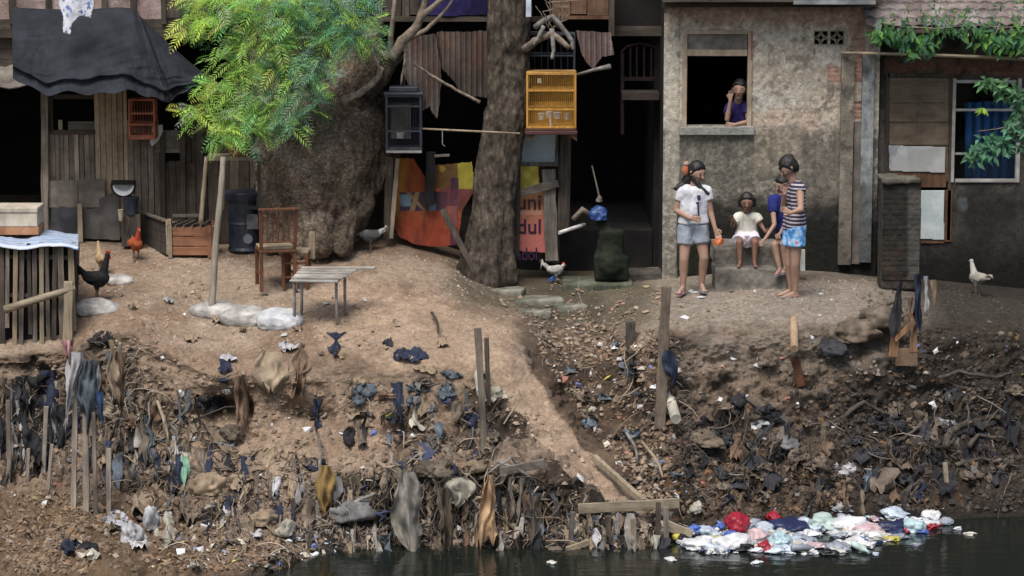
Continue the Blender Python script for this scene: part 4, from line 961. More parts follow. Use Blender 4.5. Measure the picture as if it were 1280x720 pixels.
# posters
def orange(px, py, X, Z):
    n = fbm(X*6, Z*6, 1.); c = mixc((.33, .075, .03), (.46, .13, .05), sst(-.3, .3, n))
    c = mixc(c, (.50, .23, .05), sst(512, 498, px+.12*(py-240)))
    c = mixc(c, (.42, .085, .045), sst(262, 285, py))
    blue = ((py > 240) & (py < 263) & (px > 500) & (px < 560)); c = mixc(c, (.035, .045, .09), blue*.9)
    c = mixc(c, (.22, .32, .38), (blue & (px < 514) & (py < 258) & (py > 243))*.9); c = mixc(c, (.25, .35, .45), (blue & (px > 535) & (px < 545) & (py > 255))*.8)
    st = (np.abs((px-519)+.3*(py-250)) < 3) | (np.abs((px-519)-.9*(py-250)) < 2.5); c = mixc(c, (.35, .22, .10), (st & blue)*.9)
    yl = (px > 545) & (py < 236); c = mixc(c, (.16, .10, .04), yl*.9); c = mixc(c, (.48, .42, .06), (yl & (px > 572))*.9); c = mixc(c, (.45, .30, .06), (yl & (np.hypot(px-553, py-211) < 4))*1.)
    c = mixc(c, (.06, .03, .08), ((px > 563) & (px < 573) & (py > 222))*.8); c = mixc(c, (.16, .06, .08), ((py > 236) & (py < 262) & (px > 550))*.7)
    c = mixc(c, (.42, .15, .11), ((px > 558) & (py > 258) & (py < 285) & (px < 572))*.6)
    c = mixc(c, (.10, .05, .03), sst(.1, .4, fbm(X*11, Z*4, 5.))*.5)
    return c*.6
o = polysheet('orange_poster', M_cloth, [(500, 197), (517, 198), (532, 222), (546, 206), (590, 202), (594, 236), (578, 262), (574, 290), (577, 305), (548, 309), (520, 305), (500, 297), (491, 283), (494, 240)], .12, orange, folds(4, .02), torn=.012); tag(o, 'torn orange and red printed banner with a blue band beside the leaning trunk', 'poster')
post('dark_post', 539, 190, 537, 256, .05, .11, .06, M_dark, 'near-black post splitting the torn orange poster', 'post')
post('lying_stick', 543, 195, 562, 194, .0, .03, .03, M_grey, 'short grey stick lying across the top of the dark post', 'stick', 1)
def pink(px, py, X, Z):
    c = mixc((.58, .23, .14), (.62, .20, .17), sst(262, 300, py)); c = mixc(c, (.42, .26, .14), sst(262, 240, py)*.7)
    c = mixc(c, (.70, .45, .32), ((py > 262) & (py < 268))*.5)
    return mixc(c, (.2, .1, .09), sst(.1, .45, fbm(X*9, Z*9, 5.))*.6)*.85
PT = thing('red_poster', W(662, 316, .2), 'pinkish red poster with the dark letters dul between the straight trunk and a grey plank', 'poster')
polysheet('sheet', M_cloth, [(643, 236), (684, 236), (683, 316), (644, 314)], .22, pink, None, parent=PT, torn=.006, solid=.004)
def text(s, px, py, h, Y, m, parent, sx=1.0, name='lettering'):
    cu_ = bpy.data.curves.new('t', 'FONT'); cu_.body = s; cu_.size = 1; cu_.extrude = .004; cu_.offset = .012
    o = bpy.data.objects.new('t', cu_); C.objects.link(o); bpy.context.view_layer.update()
    me = bpy.data.meshes.new_from_object(o.evaluated_get(bpy.context.evaluated_depsgraph_get())); bpy.data.objects.remove(o)
    p = W(px, py, Y); k = h/110*1.36
    for v in me.vertices: x, y, z = v.co; v.co = (p.x+x*k*sx, Y-z*.5, p.z+y*k)
    me.materials.clear(); me.materials.append(m); return link(name, me, parent)
M_ink = mat('purple_ink', (.05, .02, .06), (.09, .035, .09), 8, .8, 0)
text('dul', 646, 291.5, 19, .212, M_ink, PT, 1.0); text('uni', 646, 261.5, 20, .212, mat('brown_ink', (.06, .03, .03), (.12, .06, .05), 8, .8, 0), PT, .95); text('adol', 645, 325, 17, .212, M_ink, PT, .7)
o = polysheet('yellow_sheet', M_cloth, [(647, 208), (673, 208), (674, 234), (648, 240)], .24, lambda px, py, X, Z: mixc((.42, .33, .06), (.62, .52, .13), sst(-.3, .3, fbm(X*12, Z*12))), torn=.01); tag(o, 'torn yellow sheet under the pale blue-white board', 'sheet')
planks(H4, 'infill_board', 673, 208, 700, 330, .38, M_plankd, 9, seed=31)

# --- chair
def beamt(t, name, p, q, w, h, m, bev=.004): return MB().beam(p, q, w, h).build(name, m, t, bevel=bev)
M_chair = wood('red_brown_varnish', (.085, .032, .016), (.20, .085, .045), 'z', 1, .5, .3, 0)
ch = thing('dining_chair', O0, 'old red-brown wooden chair with slatted back seen from behind, on the bare earth', 'chair')
for sx in (-1, 1):
    beamt(ch, 'leg', (sx*.19, -.19, 0), (sx*.185, -.17, .45), .038, .038, M_chair); beamt(ch, 'back_post', (sx*.185, -.17, .4505), (sx*.20, -.25, .93), .036, .03, M_chair)
    beamt(ch, 'leg', (sx*.18, .19, 0), (sx*.18, .18, .43), .038, .038, M_chair); beamt(ch, 'stretcher', (sx*.18, -.15, .18), (sx*.18, .15, .18), .02, .03, M_chair)
MB().box((-.2, -.2, .431), (.2, .2, .46)).build('seat_frame', M_chair, ch, bevel=.006); MB().box((-.19, -.17, .461), (.19, .2, .49)).build('seat', mat('worn_seat', (.30, .23, .15), (.48, .40, .28), 8), ch, bevel=.012)
beamt(ch, 'top_rail', (-.22, -.25, .92), (.22, -.25, .92), .022, .075, M_chair); beamt(ch, 'back_rail', (-.18, -.19, .55), (.18, -.19, .55), .02, .035, M_chair)
for i in range(5):
    x = -.12+.06*i; beamt(ch, 'back_slat', (x, -.192, .565), (x, -.247, .885), .02, .012, M_chair, .002)
place(ch, hit(345, 361)[0], R(14))
# --- stool behind it
stl = thing('stool', O0, 'low brown stool with pale top standing just right of the slat-back chair', 'stool')
MB().box((-.15, -.14, .39), (.15, .14, .42)).build('seat', M_pale, stl, bevel=.005)
for sx in (-1, 1):
    for sy in (-1, 1): beamt(stl, 'leg', (sx*.13, sy*.12, 0), (sx*.13, sy*.12, .389), .036, .036, M_chair)
beamt(stl, 'side_rail', (-.11, -.12, .28), (.11, -.12, .28), .02, .07, M_chair); beamt(stl, 'side_rail', (-.11, -.12, .12), (.11, -.12, .12), .02, .05, M_chair)
beamt(stl, 'upright', (.16, .1, .30), (.165, .1, .60), .07, .05, M_pale)
place(stl, hit(371, 358)[0], R(-4))
# --- slatted little table
M_tabl = wood('bleached_slat', (.32, .295, .26), (.60, .57, .52), 'x')
tb = thing('slat_table', O0, 'small low table of grey slats on thin pale legs at the terrace edge', 'table')
for i in range(6):
    y = -.26+.105*i; off = .03*i; MB().beam((-.27+off*.4, y, .475), (.25+off*1.2+(.18 if i == 4 else 0), y+.01*(i % 2), .475), .07, .018, .01, side=(0, 0, 1)).build('slat', M_greyx, tb) if False else MB().box((-.27+off*.4, y-.048, .466+.003*(i % 2)+.012*i), (.25+off*1.2+(.16 if i == 5 else 0), y+.048, .484+.003*(i % 2)+.012*i), .004).build('slat', M_tabl, tb, bevel=.003)
for (x, y) in ((-.24, -.16), (.22, -.16), (-.2, .14), (.28, .14)):
    MB().tube([(x, y, 0), (x*.97, y, .25), (x*.98, y, .464)], .016, 8).build('leg', mat('galvanised_tube', (.24, .23, .22), (.42, .40, .37), 12, .6), tb, smooth=True)
MB().box((-.25, -.185, .44), (.24, -.165, .464)).build('apron', M_greyx, tb); MB().box((.215, -.16, .44), (.235, .14, .4635)).build('apron', M_greyx, tb); MB().box((-.245, -.16, .44), (-.225, .14, .4635)).build('apron', M_greyx, tb)
p = hit(398, 400)[0]; place(tb, (p.x, p.y, p.z-.01), R(-3))
# --- crates
M_crate = wood('crate_wood_red', (.20, .085, .045), (.36, .175, .10), 'x', 1, .8, .35, 0)
cr = thing('wooden_crate', O0, 'open reddish wooden crate with pale corner posts beside the leaning bamboo pole', 'crate')
for i in range(3):
    z = .03+.12*i; MB().box((-.26, -.2, z), (.26, -.182, z+.105), .002).build('front_slat', M_crate, cr); MB().box((-.26, .182, z), (.26, .2, z+.105), .002).build('back_slat', M_crate, cr)
    for sx in (-1, 1): MB().box((sx*.262, -.18, z), (sx*.278, .18, z+.105), .002).build('side_slat', M_pale, cr)
for sx in (-1, 1):
    for sy in (-1, 1): MB().box((sx*.26, sy*.202, 0), (sx*.215, sy*.225, .40)).build('corner_post', M_pale if sx < 0 else M_crate, cr)
MB().box((-.25, -.17, .02), (.25, .17, .035)).build('bottom', M_crate, cr)
for k in range(5): MB().beam((-.27+.1*k, -.21, .385), (-.15+.09*k, .2, .395), .05, .012).build('lid_slat', M_greyx, cr)
place(cr, hit(240, 319)[0], R(0))
cr.scale = (.95, .9, .92)
db_ = thing('plank_trough', O0, 'long dark plank box with pale rim running back from the reddish crate', 'box')
for i in range(3): MB().beam((-.02, -.45, .05+.12*i), (-.45, .42, .05+.12*i), .018, .11, side=(0, 0, 1)).build('side_board', M_oldx, db_) if False else MB().beam((0, -.4, .06+.125*i), (-.42, .45, .06+.125*i), .12, .02, side=(1, .4, 0)).build('side_board', M_old, db_)
MB().beam((0, -.42, .39), (-.43, .46, .39), .02, .06, side=(1, .45, 0)).build('rim', M_grey, db_); MB().box((-.0, -.42, 0), (.06, -.34, .40)).build('end_post', M_pale, db_)
MB().beam((.02, .1, .38), (.32, .12, .38), .03, .05).build('rim', M_grey, db_); MB().beam((.3, -.38, .06), (-.1, .45, .06), .3, .02, side=(1, .4, 0)).build('side_board', M_dark, db_)
place(db_, hit(212, 313)[0]+Vector((0, .1, 0)))
# --- poles
def pole(name, pts, r, m, label, cat='pole', n=8):
    P = [W(*p) for p in pts]; Q = []
    for i in range(len(P)-1):
        for k in range(5): Q.append(P[i].lerp(P[i+1], k/5))
    Q.append(P[-1]); rr = [r[0]+(r[1]-r[0])*i/(len(Q)-1) for i in range(len(Q))]
    rr = [a*(1.12 if i % 4 == 0 else 1) for i, a in enumerate(rr)]
    o = MB().tube(Q, rr, n, wob=.05).build(name, m, smooth=True); return tag(o, label, cat)
g = hit(263, 396)[0]
o = pole('bamboo_pole', [(264, 397, g.y), (270, 300, g.y+.1), (276, 240, g.y+.15), (279, 196, g.y+.2)], (.038, .028), wood('grey_bamboo', (.22, .185, .14), (.42, .365, .29), 'z', 1, .7, .35), 'thick pale bamboo pole leaning up from the white sacks to the foliage')
pole('bamboo_pole', [(251, 280, -.3), (255, 235, -.3), (258, 196, -.3)], (.028, .022), M_bamboo, 'short thin bamboo stake rising from the reddish crate')
pole('bamboo_pole', [(278, 262, -.1), (281, 200, -.1)], (.02, .02), M_bamboo, 'short brown stick right of the thick bamboo pole', 'stick')
# shelf with potted plant in the foliage
ps = thing('hanging_shelf', W(290, 200, -.4), 'small plank shelf under the foliage carrying an orange pot', 'shelf')
MB().pxbox(258, 196, 325, 200.5, -.55, .35, .003).build('board', M_pale, ps)
MB().pxbox(322, 200.8, 326, 262, -.45, .04).build('support', M_old, ps)
def lathe(prof, c, n=20, axis='z'):
    mb = MB(); rows = []
    for (r, z) in prof: rows.append([(c[0]+r*math.cos(2*math.pi*k/n), c[1]+r*math.sin(2*math.pi*k/n), c[2]+z) for k in range(n+1)])
    mb.grid(rows); return mb
pp = thing('plant_pot', W(293, 196, -.42), 'orange clay pot with leafy green plant on the small shelf under the foliage', 'pot')
q = W(298, 196, -.42)
lathe([(.001, .002), (.09, .002), (.12, .14), (.135, .14), (.135, .17), (.115, .17), (.10, .12), (.001, .12)], q).build('pot', mat('terracotta', (.36, .12, .045), (.50, .20, .08), 8, .7), pp, smooth=False)
f = LeafMB()
for k in range(26): spray(f, q+Vector((rnd.uniform(-.18, .12), rnd.uniform(-.1, .05), rnd.uniform(.12, .22))), Vector((rnd.uniform(-1, 1), rnd.uniform(-1, .2), rnd.uniform(-.5, .7))), .14, MG)
f.build('leaves', M_leaf, pp)
# dark blue drum stove
M_blue = mat('navy_enamel', (.012, .017, .03), (.04, .05, .075), 6, .45, .2, dirt=.5, spec=.5)
dm = thing('metal_drum', O0, 'blue-black metal drum with a pale label against the leaning trunk', 'drum')
lathe([(.001, .0), (.20, .0), (.215, .02), (.2, .05), (.2, .3), (.212, .32), (.2, .34), (.2, .55), (.235, .60), (.245, .66), (.23, .68), (.001, .69)], (0, 0, 0), 28).build('body', M_blue, dm, smooth=False)
MB().box((.03, -.21, .27), (.16, -.2, .44)).build('label_plate', mat('grey_label', (.15, .15, .16), (.28, .28, .3), 6), dm); MB().tube([(.04, -.2, .16), (.04, -.215, .16)], .055, 16).build('vent', mat('grey_vent', (.16, .17, .19), (.25, .26, .28), 8), dm)
MB().box((.05, -.26, .5), (.22, -.2, .54)).build('ledge', M_blue, dm)
place(dm, hit(308, 313)[0], R(0)); dm.scale = (1.0, 1.0, 1.02)
# basin, bucket and cup on the left wall
bs = thing('enamel_basin', W(154, 232, .3), 'black-rimmed white basin propped against the plank wall above the rooster', 'basin')
c0 = W(154, 232, .3)
mb = MB(); rows = []
for (r, dpt) in ((.001, .09), (.06, .085), (.105, .02), (.12, 0), (.128, .0), (.115, .03)):
    rows.append([(c0.x+r*math.cos(a), c0.y+dpt+.25*r*math.sin(a)*0, c0.z+r*math.sin(a)) for a in [math.pi+math.pi*k/16 for k in range(17)]])
mb.grid(rows).build('bowl', mat('white_enamel', (.55, .56, .58), (.72, .73, .75), 6, .3, .05), bs, smooth=True)
MB().tube([(c0.x+.135*math.cos(a), c0.y, c0.z+.13*math.sin(a)) for a in [math.pi*.93+math.pi*1.14*k/20 for k in range(21)]], .013, 8).build('rim', M_dark, bs)
MB().pxbox(139, 226, 169, 231, .3, .08).build('cover', M_dark, bs)
bk = thing('plastic_bucket', O0, 'dark navy bucket under the white basin by the plank wall', 'bucket')
lathe([(.001, 0), (.07, 0), (.09, .19), (.098, .19), (.098, .205), (.085, .205), (.07, .02), (.001, .02)], (0, 0, 0)).build('body', M_blue, bk); place(bk, W(164, 268, .25))
MB().tube([(.09*math.cos(a), 0, .19+.07*math.sin(a)) for a in [math.pi*k/10 for k in range(11)]], .004, 5).build('handle', M_bk, bk)
o = MB().pxbox(152, 268.3, 176, 308, .2, .2, .004).build('wooden_block', M_old); tag(o, 'dark upright wooden block carrying the navy bucket', 'block')
o = lathe([(.001, 0), (.022, 0), (.034, .12), (.036, .13), (.03, .13), (.001, .02)], W(151, 276, .1)).build('plastic_cup', mat('cream_cup', (.4, .33, .25), (.55, .48, .38), 8, .5)); tag(o, 'small cream cup below the white basin', 'cup')

# --- slat pen at the left edge
PN = thing('slat_pen', hit(50, 432)[0], 'animal pen of upright grey bamboo slats with a slanting rail at the left edge', 'pen')
rn = random.Random(4)
for i, x in enumerate([-34, -22, -10, 2, 9, 18, 26, 37, 44, 52, 59, 68, 77, 90]):
    yb = 436-rn.uniform(0, 30)*(i % 3 == 1); Yp = -2.42+rn.uniform(-.03, .03)
    MB().beam(W(x+rn.uniform(-2, 2), 303+rn.uniform(-2, 8), Yp), W(x+rn.uniform(-2, 2), yb, Yp), .055*rn.uniform(.7, 1.2), .018, .02, n=8).build('slat', [M_grey, M_bamboo, M_grey, M_old][i % 4], PN)
for (y, x0, x1) in ((320, -40, 92), (368, -40, 93)): MB().beam(W(x0, y, -2.36), W(x1, y+2, -2.36), .04, .03, .01, n=6).build('rail', M_greyx, PN)
MB().tube([W(6, 387, -2.55), W(50, 373, -2.54), W(94, 360, -2.5)], [.045, .04, .035], 8, wob=.06).build('rail', M_palex, PN, smooth=True)
MB().beam(W(86, 352, -2.5), W(85, 428, -2.5), .095, .07, .02, n=6).build('post', M_brown if False else M_bamboo, PN, bevel=.006)
for i in range(10): MB().beam(W(92+i*.5, 303, -2.3+i*.17), W(92+i*.5, 400-i*6, -2.3+i*.17), .05, .02, .02, n=4).build('slat', M_old, PN)
MB().box((W(-60, 305, -2.4).x, -2.33, W(50, 430, -2.4).z-.05), (W(90, 305, -2.4).x, -2.3, W(50, 306, -2.4).z)).build('inner_board', M_dark, PN)
tq = []
for j in range(24):
    v = j/23; r = []
    for i in range(80):
        u = i/79; x = -60+u*158; y = 306-16*v+2*math.sin(u*14); Yd = -2.52+.95*v
        p_ = W(x, y, Yd); p_.z += .012*float(vn(u*9, v*3, 3.))+.006*float(vn(u*30, v*7, 3.))-(.03 if j == 0 else 0)
        r.append(p_)
    tq.append(r)
mt, nt, b = newmat('blue_white_tarp'); wv = nt.nodes.new('ShaderNodeTexWave'); mp = mapping(nt, (1, 2.2, 1)); nt.links.new(mp.outputs[0], wv.inputs[0]); wv.inputs['Scale'].default_value = 1.4; wv.inputs['Distortion'].default_value = 9; wv.inputs['Detail'].default_value = 3; wv.bands_direction = 'Y'
r = ramp(nt, wv.outputs[0], [(.2, (.16, .28, .50)), (.4, (.38, .44, .54)), (.75, (.44, .48, .54))]); nt.links.new(r.outputs[0], b.inputs[0]); b.inputs['Roughness'].default_value = .5
o = MB().grid(tq).build('tarpaulin', mt, smooth=True, solid=.004); tag(o, 'blue and white plastic sheet spread on top of the slat pen', 'tarpaulin')
bx2 = thing('storage_box', O0, 'cream painted box with worn lid and orange base on the blue and white sheet', 'box')
a = W(-30, 258, -1.95); b_ = W(48, 293, -1.95); H = a.z-b_.z; Wd = b_.x-a.x
M_cream = mat('cream_paint', (.42, .36, .27), (.60, .54, .43), 5, .8, .5, .004, (3, 1, 1), .4)
MB().box((-Wd/2, -.2, H*.3), (Wd/2, .2, H*.78)).build('body', M_cream, bx2, bevel=.006); MB().box((-Wd/2-.005, -.21, H*.79), (Wd/2+.01, .22, H*.98)).build('lid', M_cream, bx2, bevel=.012)
MB().box((-Wd/2, -.195, 0), (Wd/2+.01, .2, H*.29)).build('base', mat('orange_board', (.30, .13, .06), (.45, .24, .13), 6, .8, .4), bx2, bevel=.004)
place(bx2, ((a.x+b_.x)/2, -1.8, b_.z), 0)
# white sacks
def sack(x, y, L, H_, ang, seed, label, m, name='sack', cat='sack'):
    p, n_ = hit(x, y); bm = bmesh.new(); bmesh.ops.create_icosphere(bm, subdivisions=5, radius=1); me = bpy.data.meshes.new(name); bm.to_mesh(me); bm.free()
    n = len(me.vertices); co = np.empty(n*3); me.vertices.foreach_get('co', co); co = co.reshape(-1, 3); d = co.copy()
    c = np.sign(d)*np.abs(d)**np.array([.55, .62, .8]); x_, y_ = c[:, 0], c[:, 1]
    ends = np.abs(x_)**3; r = 1+.0*x_; c[:, 1] *= .16*(1+.15*np.sin(x_*2+seed)-.12*ends); c[:, 2] *= H_*.5*(1-.42*ends+.18*fbm(x_*1.6+seed, y_*1.6, 1., 3)); c[:, 0] *= L*.52
    wr = .020*(1-2.2*np.abs(fbm(c[:, 0]*9+seed, c[:, 1]*16, c[:, 2]*9, 4)))+.02*fbm(c[:, 0]*4+seed, c[:, 1]*4, 2., 2)
    c = c+d*wr[:, None]; c[:, 2] += H_*.35; me.vertices.foreach_set('co', c.ravel()); me.update(); me.materials.append(m); me.polygons.foreach_set('use_smooth', [True]*len(me.polygons))
    o = link(name, me); place(o, p+Vector((0, .06, -.03)), ang); return tag(o, label, cat, None)
M_sack = mat('woven_white_sack', (.30, .28, .26), (.56, .54, .51), 7, .8, .5, .004, dirt=.45)
sack(266, 393, .50, .17, R(-8), 1, 'leftmost of three grimy white sacks lying at the terrace edge', M_sack)
sack(306, 402, .56, .19, R(-10), 2, 'middle of three grimy white sacks lying at the terrace edge', M_sack)
sack(350, 408, .44, .23, R(-16), 3, 'rightmost and cleanest of three white sacks lying at the terrace edge', mat('white_sack', (.40, .41, .43), (.62, .63, .65), 7, .7, .4, .004, dirt=.25))
sack(120, 390, .48, .17, R(-5), 4, 'flattened pale grey sack under the black hen', M_sack)
sack(148, 352, .28, .10, R(10), 5, 'half-buried pale sack behind the black hen', M_sack)
# mossy pillar and slabs
M_moss = mat('mossy_concrete', (.007, .012, .006), (.026, .032, .019), 6, .95, .9, .02, dirt=.55)
MP = thing('mossy_pillar', hit(752, 362)[0], 'dark green mossy concrete pillar on a low slab beside the black doorway', 'pillar')
def rk(s=1): return lambda co: s*(.02*fbm(co[:, 0]*5, co[:, 1]*5, co[:, 2]*5, 4)+.008*fbm(co[:, 0]*20, co[:, 1]*20, co[:, 2]*20, 3))
YB = hit(752, 362)[0].y
mb = MB(); mb.pxbox(750, 290, 780, 352, YB+.12, .3); mb.pxbox(744, 322, 786, 352, YB+.08, .36); mb.cap(W(764, 330, YB+.2), .2, W(760, 296, YB+.26), .12); mb.cap(W(760, 300, YB+.26), .11, W(752, 276, YB+.24), .06); organic(mb, 'shaft', M_moss, MP, .018, 8, rk(1.5))
mb = MB(); g0 = W(703, 366, YB-.05); g1 = W(789, 350, YB+.5); mb.box((g0.x, YB-.02, g0.z-.05), (g1.x, YB+.6, g0.z+.10)); organic(mb, 'slab', mat('slab_green', (.045, .06, .03), (.19, .19, .15), 5, .95, .9, .02, dirt=.5), MP, .018, 3, rk(.8))
o = MB().tube([W(699, 291, YB+.0), W(726, 282, YB+.2), W(730, 281, YB+.3)], .022, 12).build('plastic_pipe', M_cup, smooth=False); tag(o, 'short white pipe sticking out left of the mossy pillar', 'pipe')
o = MB().tube([W(740, 207, YB+.2), W(745, 228, YB+.2), W(750, 250, YB+.2)], [.008, .009, .011], 6).build('stick', M_grey); tag(o, 'thin pale stick standing up above the blue bag', 'stick')
def crumple(name, p, s, m, label=None, cat=None, group=None, seed=0, amp=.35, sub=4, freq=1.6):
    bm = bmesh.new(); bmesh.ops.create_icosphere(bm, subdivisions=sub, radius=1); me = bpy.data.meshes.new(name); bm.to_mesh(me); bm.free()
    n = len(me.vertices); co = np.empty(n*3); me.vertices.foreach_get('co', co); co = co.reshape(-1, 3); d = co.copy()
    k = seed*3.71
    r = 1+amp*(1.5*fbm(d[:, 0]*freq*.8+k, d[:, 1]*freq*.8+k, d[:, 2]*freq*.8, 2)+.4*(1-2.6*np.abs(fbm(d[:, 0]*freq*1.7+k, d[:, 1]*freq*1.7, d[:, 2]*freq*1.7+k, 2))))+.06*(1-2.5*np.abs(fbm(d[:, 0]*5+k, d[:, 1]*5, d[:, 2]*5+k, 3)))
    co = d*r[:, None]; co[:, 2] = np.where(co[:, 2] < -.35, -.35+(co[:, 2]+.35)*.25, co[:, 2])
    co = co*np.array(s); me.vertices.foreach_set('co', co.ravel()); me.update()
    me.materials.append(m); o = link(name, me); o.location = p; o.rotation_euler = (0, 0, (seed*2.399) % 6.28); me.polygons.foreach_set('use_smooth', [freq < 2.2]*len(me.polygons))
    return tag(o, label, cat, group)
def plastic(name, c, rough=.45, var=.75):
    return mat(name, tuple(v*var for v in c), c, 6, rough, .25, .004, dirt=.3, objvar=.12, spec=.45)
M_pblue = plastic('blue_plastic', (.03, .11, .42))
crumple('blue_bag', W(747, 270, YB+.2), (.10, .07, .09), plastic('faded_blue', (.025, .075, .25)), 'small bright blue bag on top of the mossy pillar', 'bag', seed=1)
crumple('white_knot', W(749, 250, YB+.2), (.035, .03, .045), M_board, 'white knotted rag above the blue bag on the mossy pillar', 'rag', seed=2)
o = MB().tube([W(716, 274, YB+.15), W(728, 262, YB+.15), W(740, 270, YB+.2)], [.03, .035, .03], 7, wob=.2).build('driftwood', M_twig, smooth=True); tag(o, 'bent brown stub left of the blue bag', 'wood')
crumple('blue_scrap', hit(691, 351)[0], (.05, .04, .045), M_pblue, 'small blue plastic scrap by the feet of the white hen', 'scrap', seed=3)
M_slab = mat('damp_concrete', (.12, .125, .095), (.27, .26, .21), 5, .95, .9, .015, dirt=.5)
for (x, y, w_, d_, a_, lb) in ((672, 376, .55, .35, .1, 'broad damp grey-green concrete slab lying before the mossy pillar'), (632, 364, .42, .35, -.2, 'damp concrete slab at the foot of the straight trunk'), (712, 384, .34, .25, .3, 'small damp concrete slab at the head of the gully'), (668, 391, .36, .2, .05, 'lowest damp concrete slab above the gully')):
    mb = MB(); mb.box((-w_/2, -d_/2, -.05), (w_/2, d_/2, .035)); o = organic(mb, 'concrete_slab', M_slab, None, .014, 2, rk(1.1)); place(o, hit(x, y)[0], a_); tag(o, lb, 'slab')
# brick pillar on the right
def brc(X, Z):
    px, py = pxy(X, -.75, Z); mo, tn = brickpat(X, Z, .16, .058); c = mixc(mixc((.055, .04, .033), (.10, .068, .052), .5+.5*tn), (.04, .037, .034), mo*.8)
    c = mixc(c, (.035, .036, .032), sst(-.45, .0, fbm(X*4, Z*4, 1., 4))*.9)*.75; c = mixc(c, (.17, .16, .14), sst(1132, 1138, px)*.4); return mixc(c, (.03, .028, .025), sst(245, 228, py)*.8)
BP = thing('brick_pillar', W(1126, 345, -.7), 'dark crumbling brick pillar standing before the brown door', 'pillar')
panel('face', M_wall, 1103, 227, 1150, 350, -.75, brc, lambda X, Z: .018*fbm(X*8, Z*8, 4., 4)-.004*brickpat(X, Z, .16, .058)[0], .009, BP)
mb = MB(); a = W(1103.5, 226, -.74); b_ = W(1149.5, 352, -.74); mb.box((a.x, -.735, b_.z-.1), (b_.x, -.4, a.z)); organic(mb, 'core', mat('dark_brick_core', (.035, .03, .027), (.10, .08, .065), 9, .95, 1, .02), BP, .02, 1)
mb = MB(); mb.box((a.x-.01, -.78, a.z-.02), (b_.x-.02, -.4, a.z+.03)); organic(mb, 'cap', mat('cap_mortar', (.08, .075, .06), (.16, .15, .12), 9), BP, .015, 2, rk(1.6))
# concrete seat of two stages, where the children sit
M_seat = mat('worn_concrete', (.12, .11, .095), (.31, .285, .24), 6, .95, .9, .012, dirt=.5)
CS = thing('concrete_block', W(938, 362, -1.2), 'two-stage rough concrete block the toddler sits on against the wall', 'block')
gz = hit(938, 363)[0]; YS = gz.y
def blk(name, x0, x1, yt, Y0, Y1, zb, par, m):
    a = W(x0, yt, Y0); b = W(x1, yt, Y0); mb = MB(); mb.box((a.x+.02, Y0+.02, zb), (b.x-.02, Y1, a.z-.02)); o = organic(mb, name, m, par, .013, 2, rk(.9)); return a.z
zL = blk('lower_block', 892, 987, 334, YS, YS+.55, gz.z-.1, CS, M_seat)
zU = blk('upper_block', 892, 984, 309, YS+.3, -.02, zL-.04, CS, M_seat)
o = MB().beam(W(1003, 312, -.6), W(1003, 338, -.6), .055, .05).build('white_stake', M_cup); tag(o, 'short white stake standing behind the legs of the boy in the striped top', 'stake')

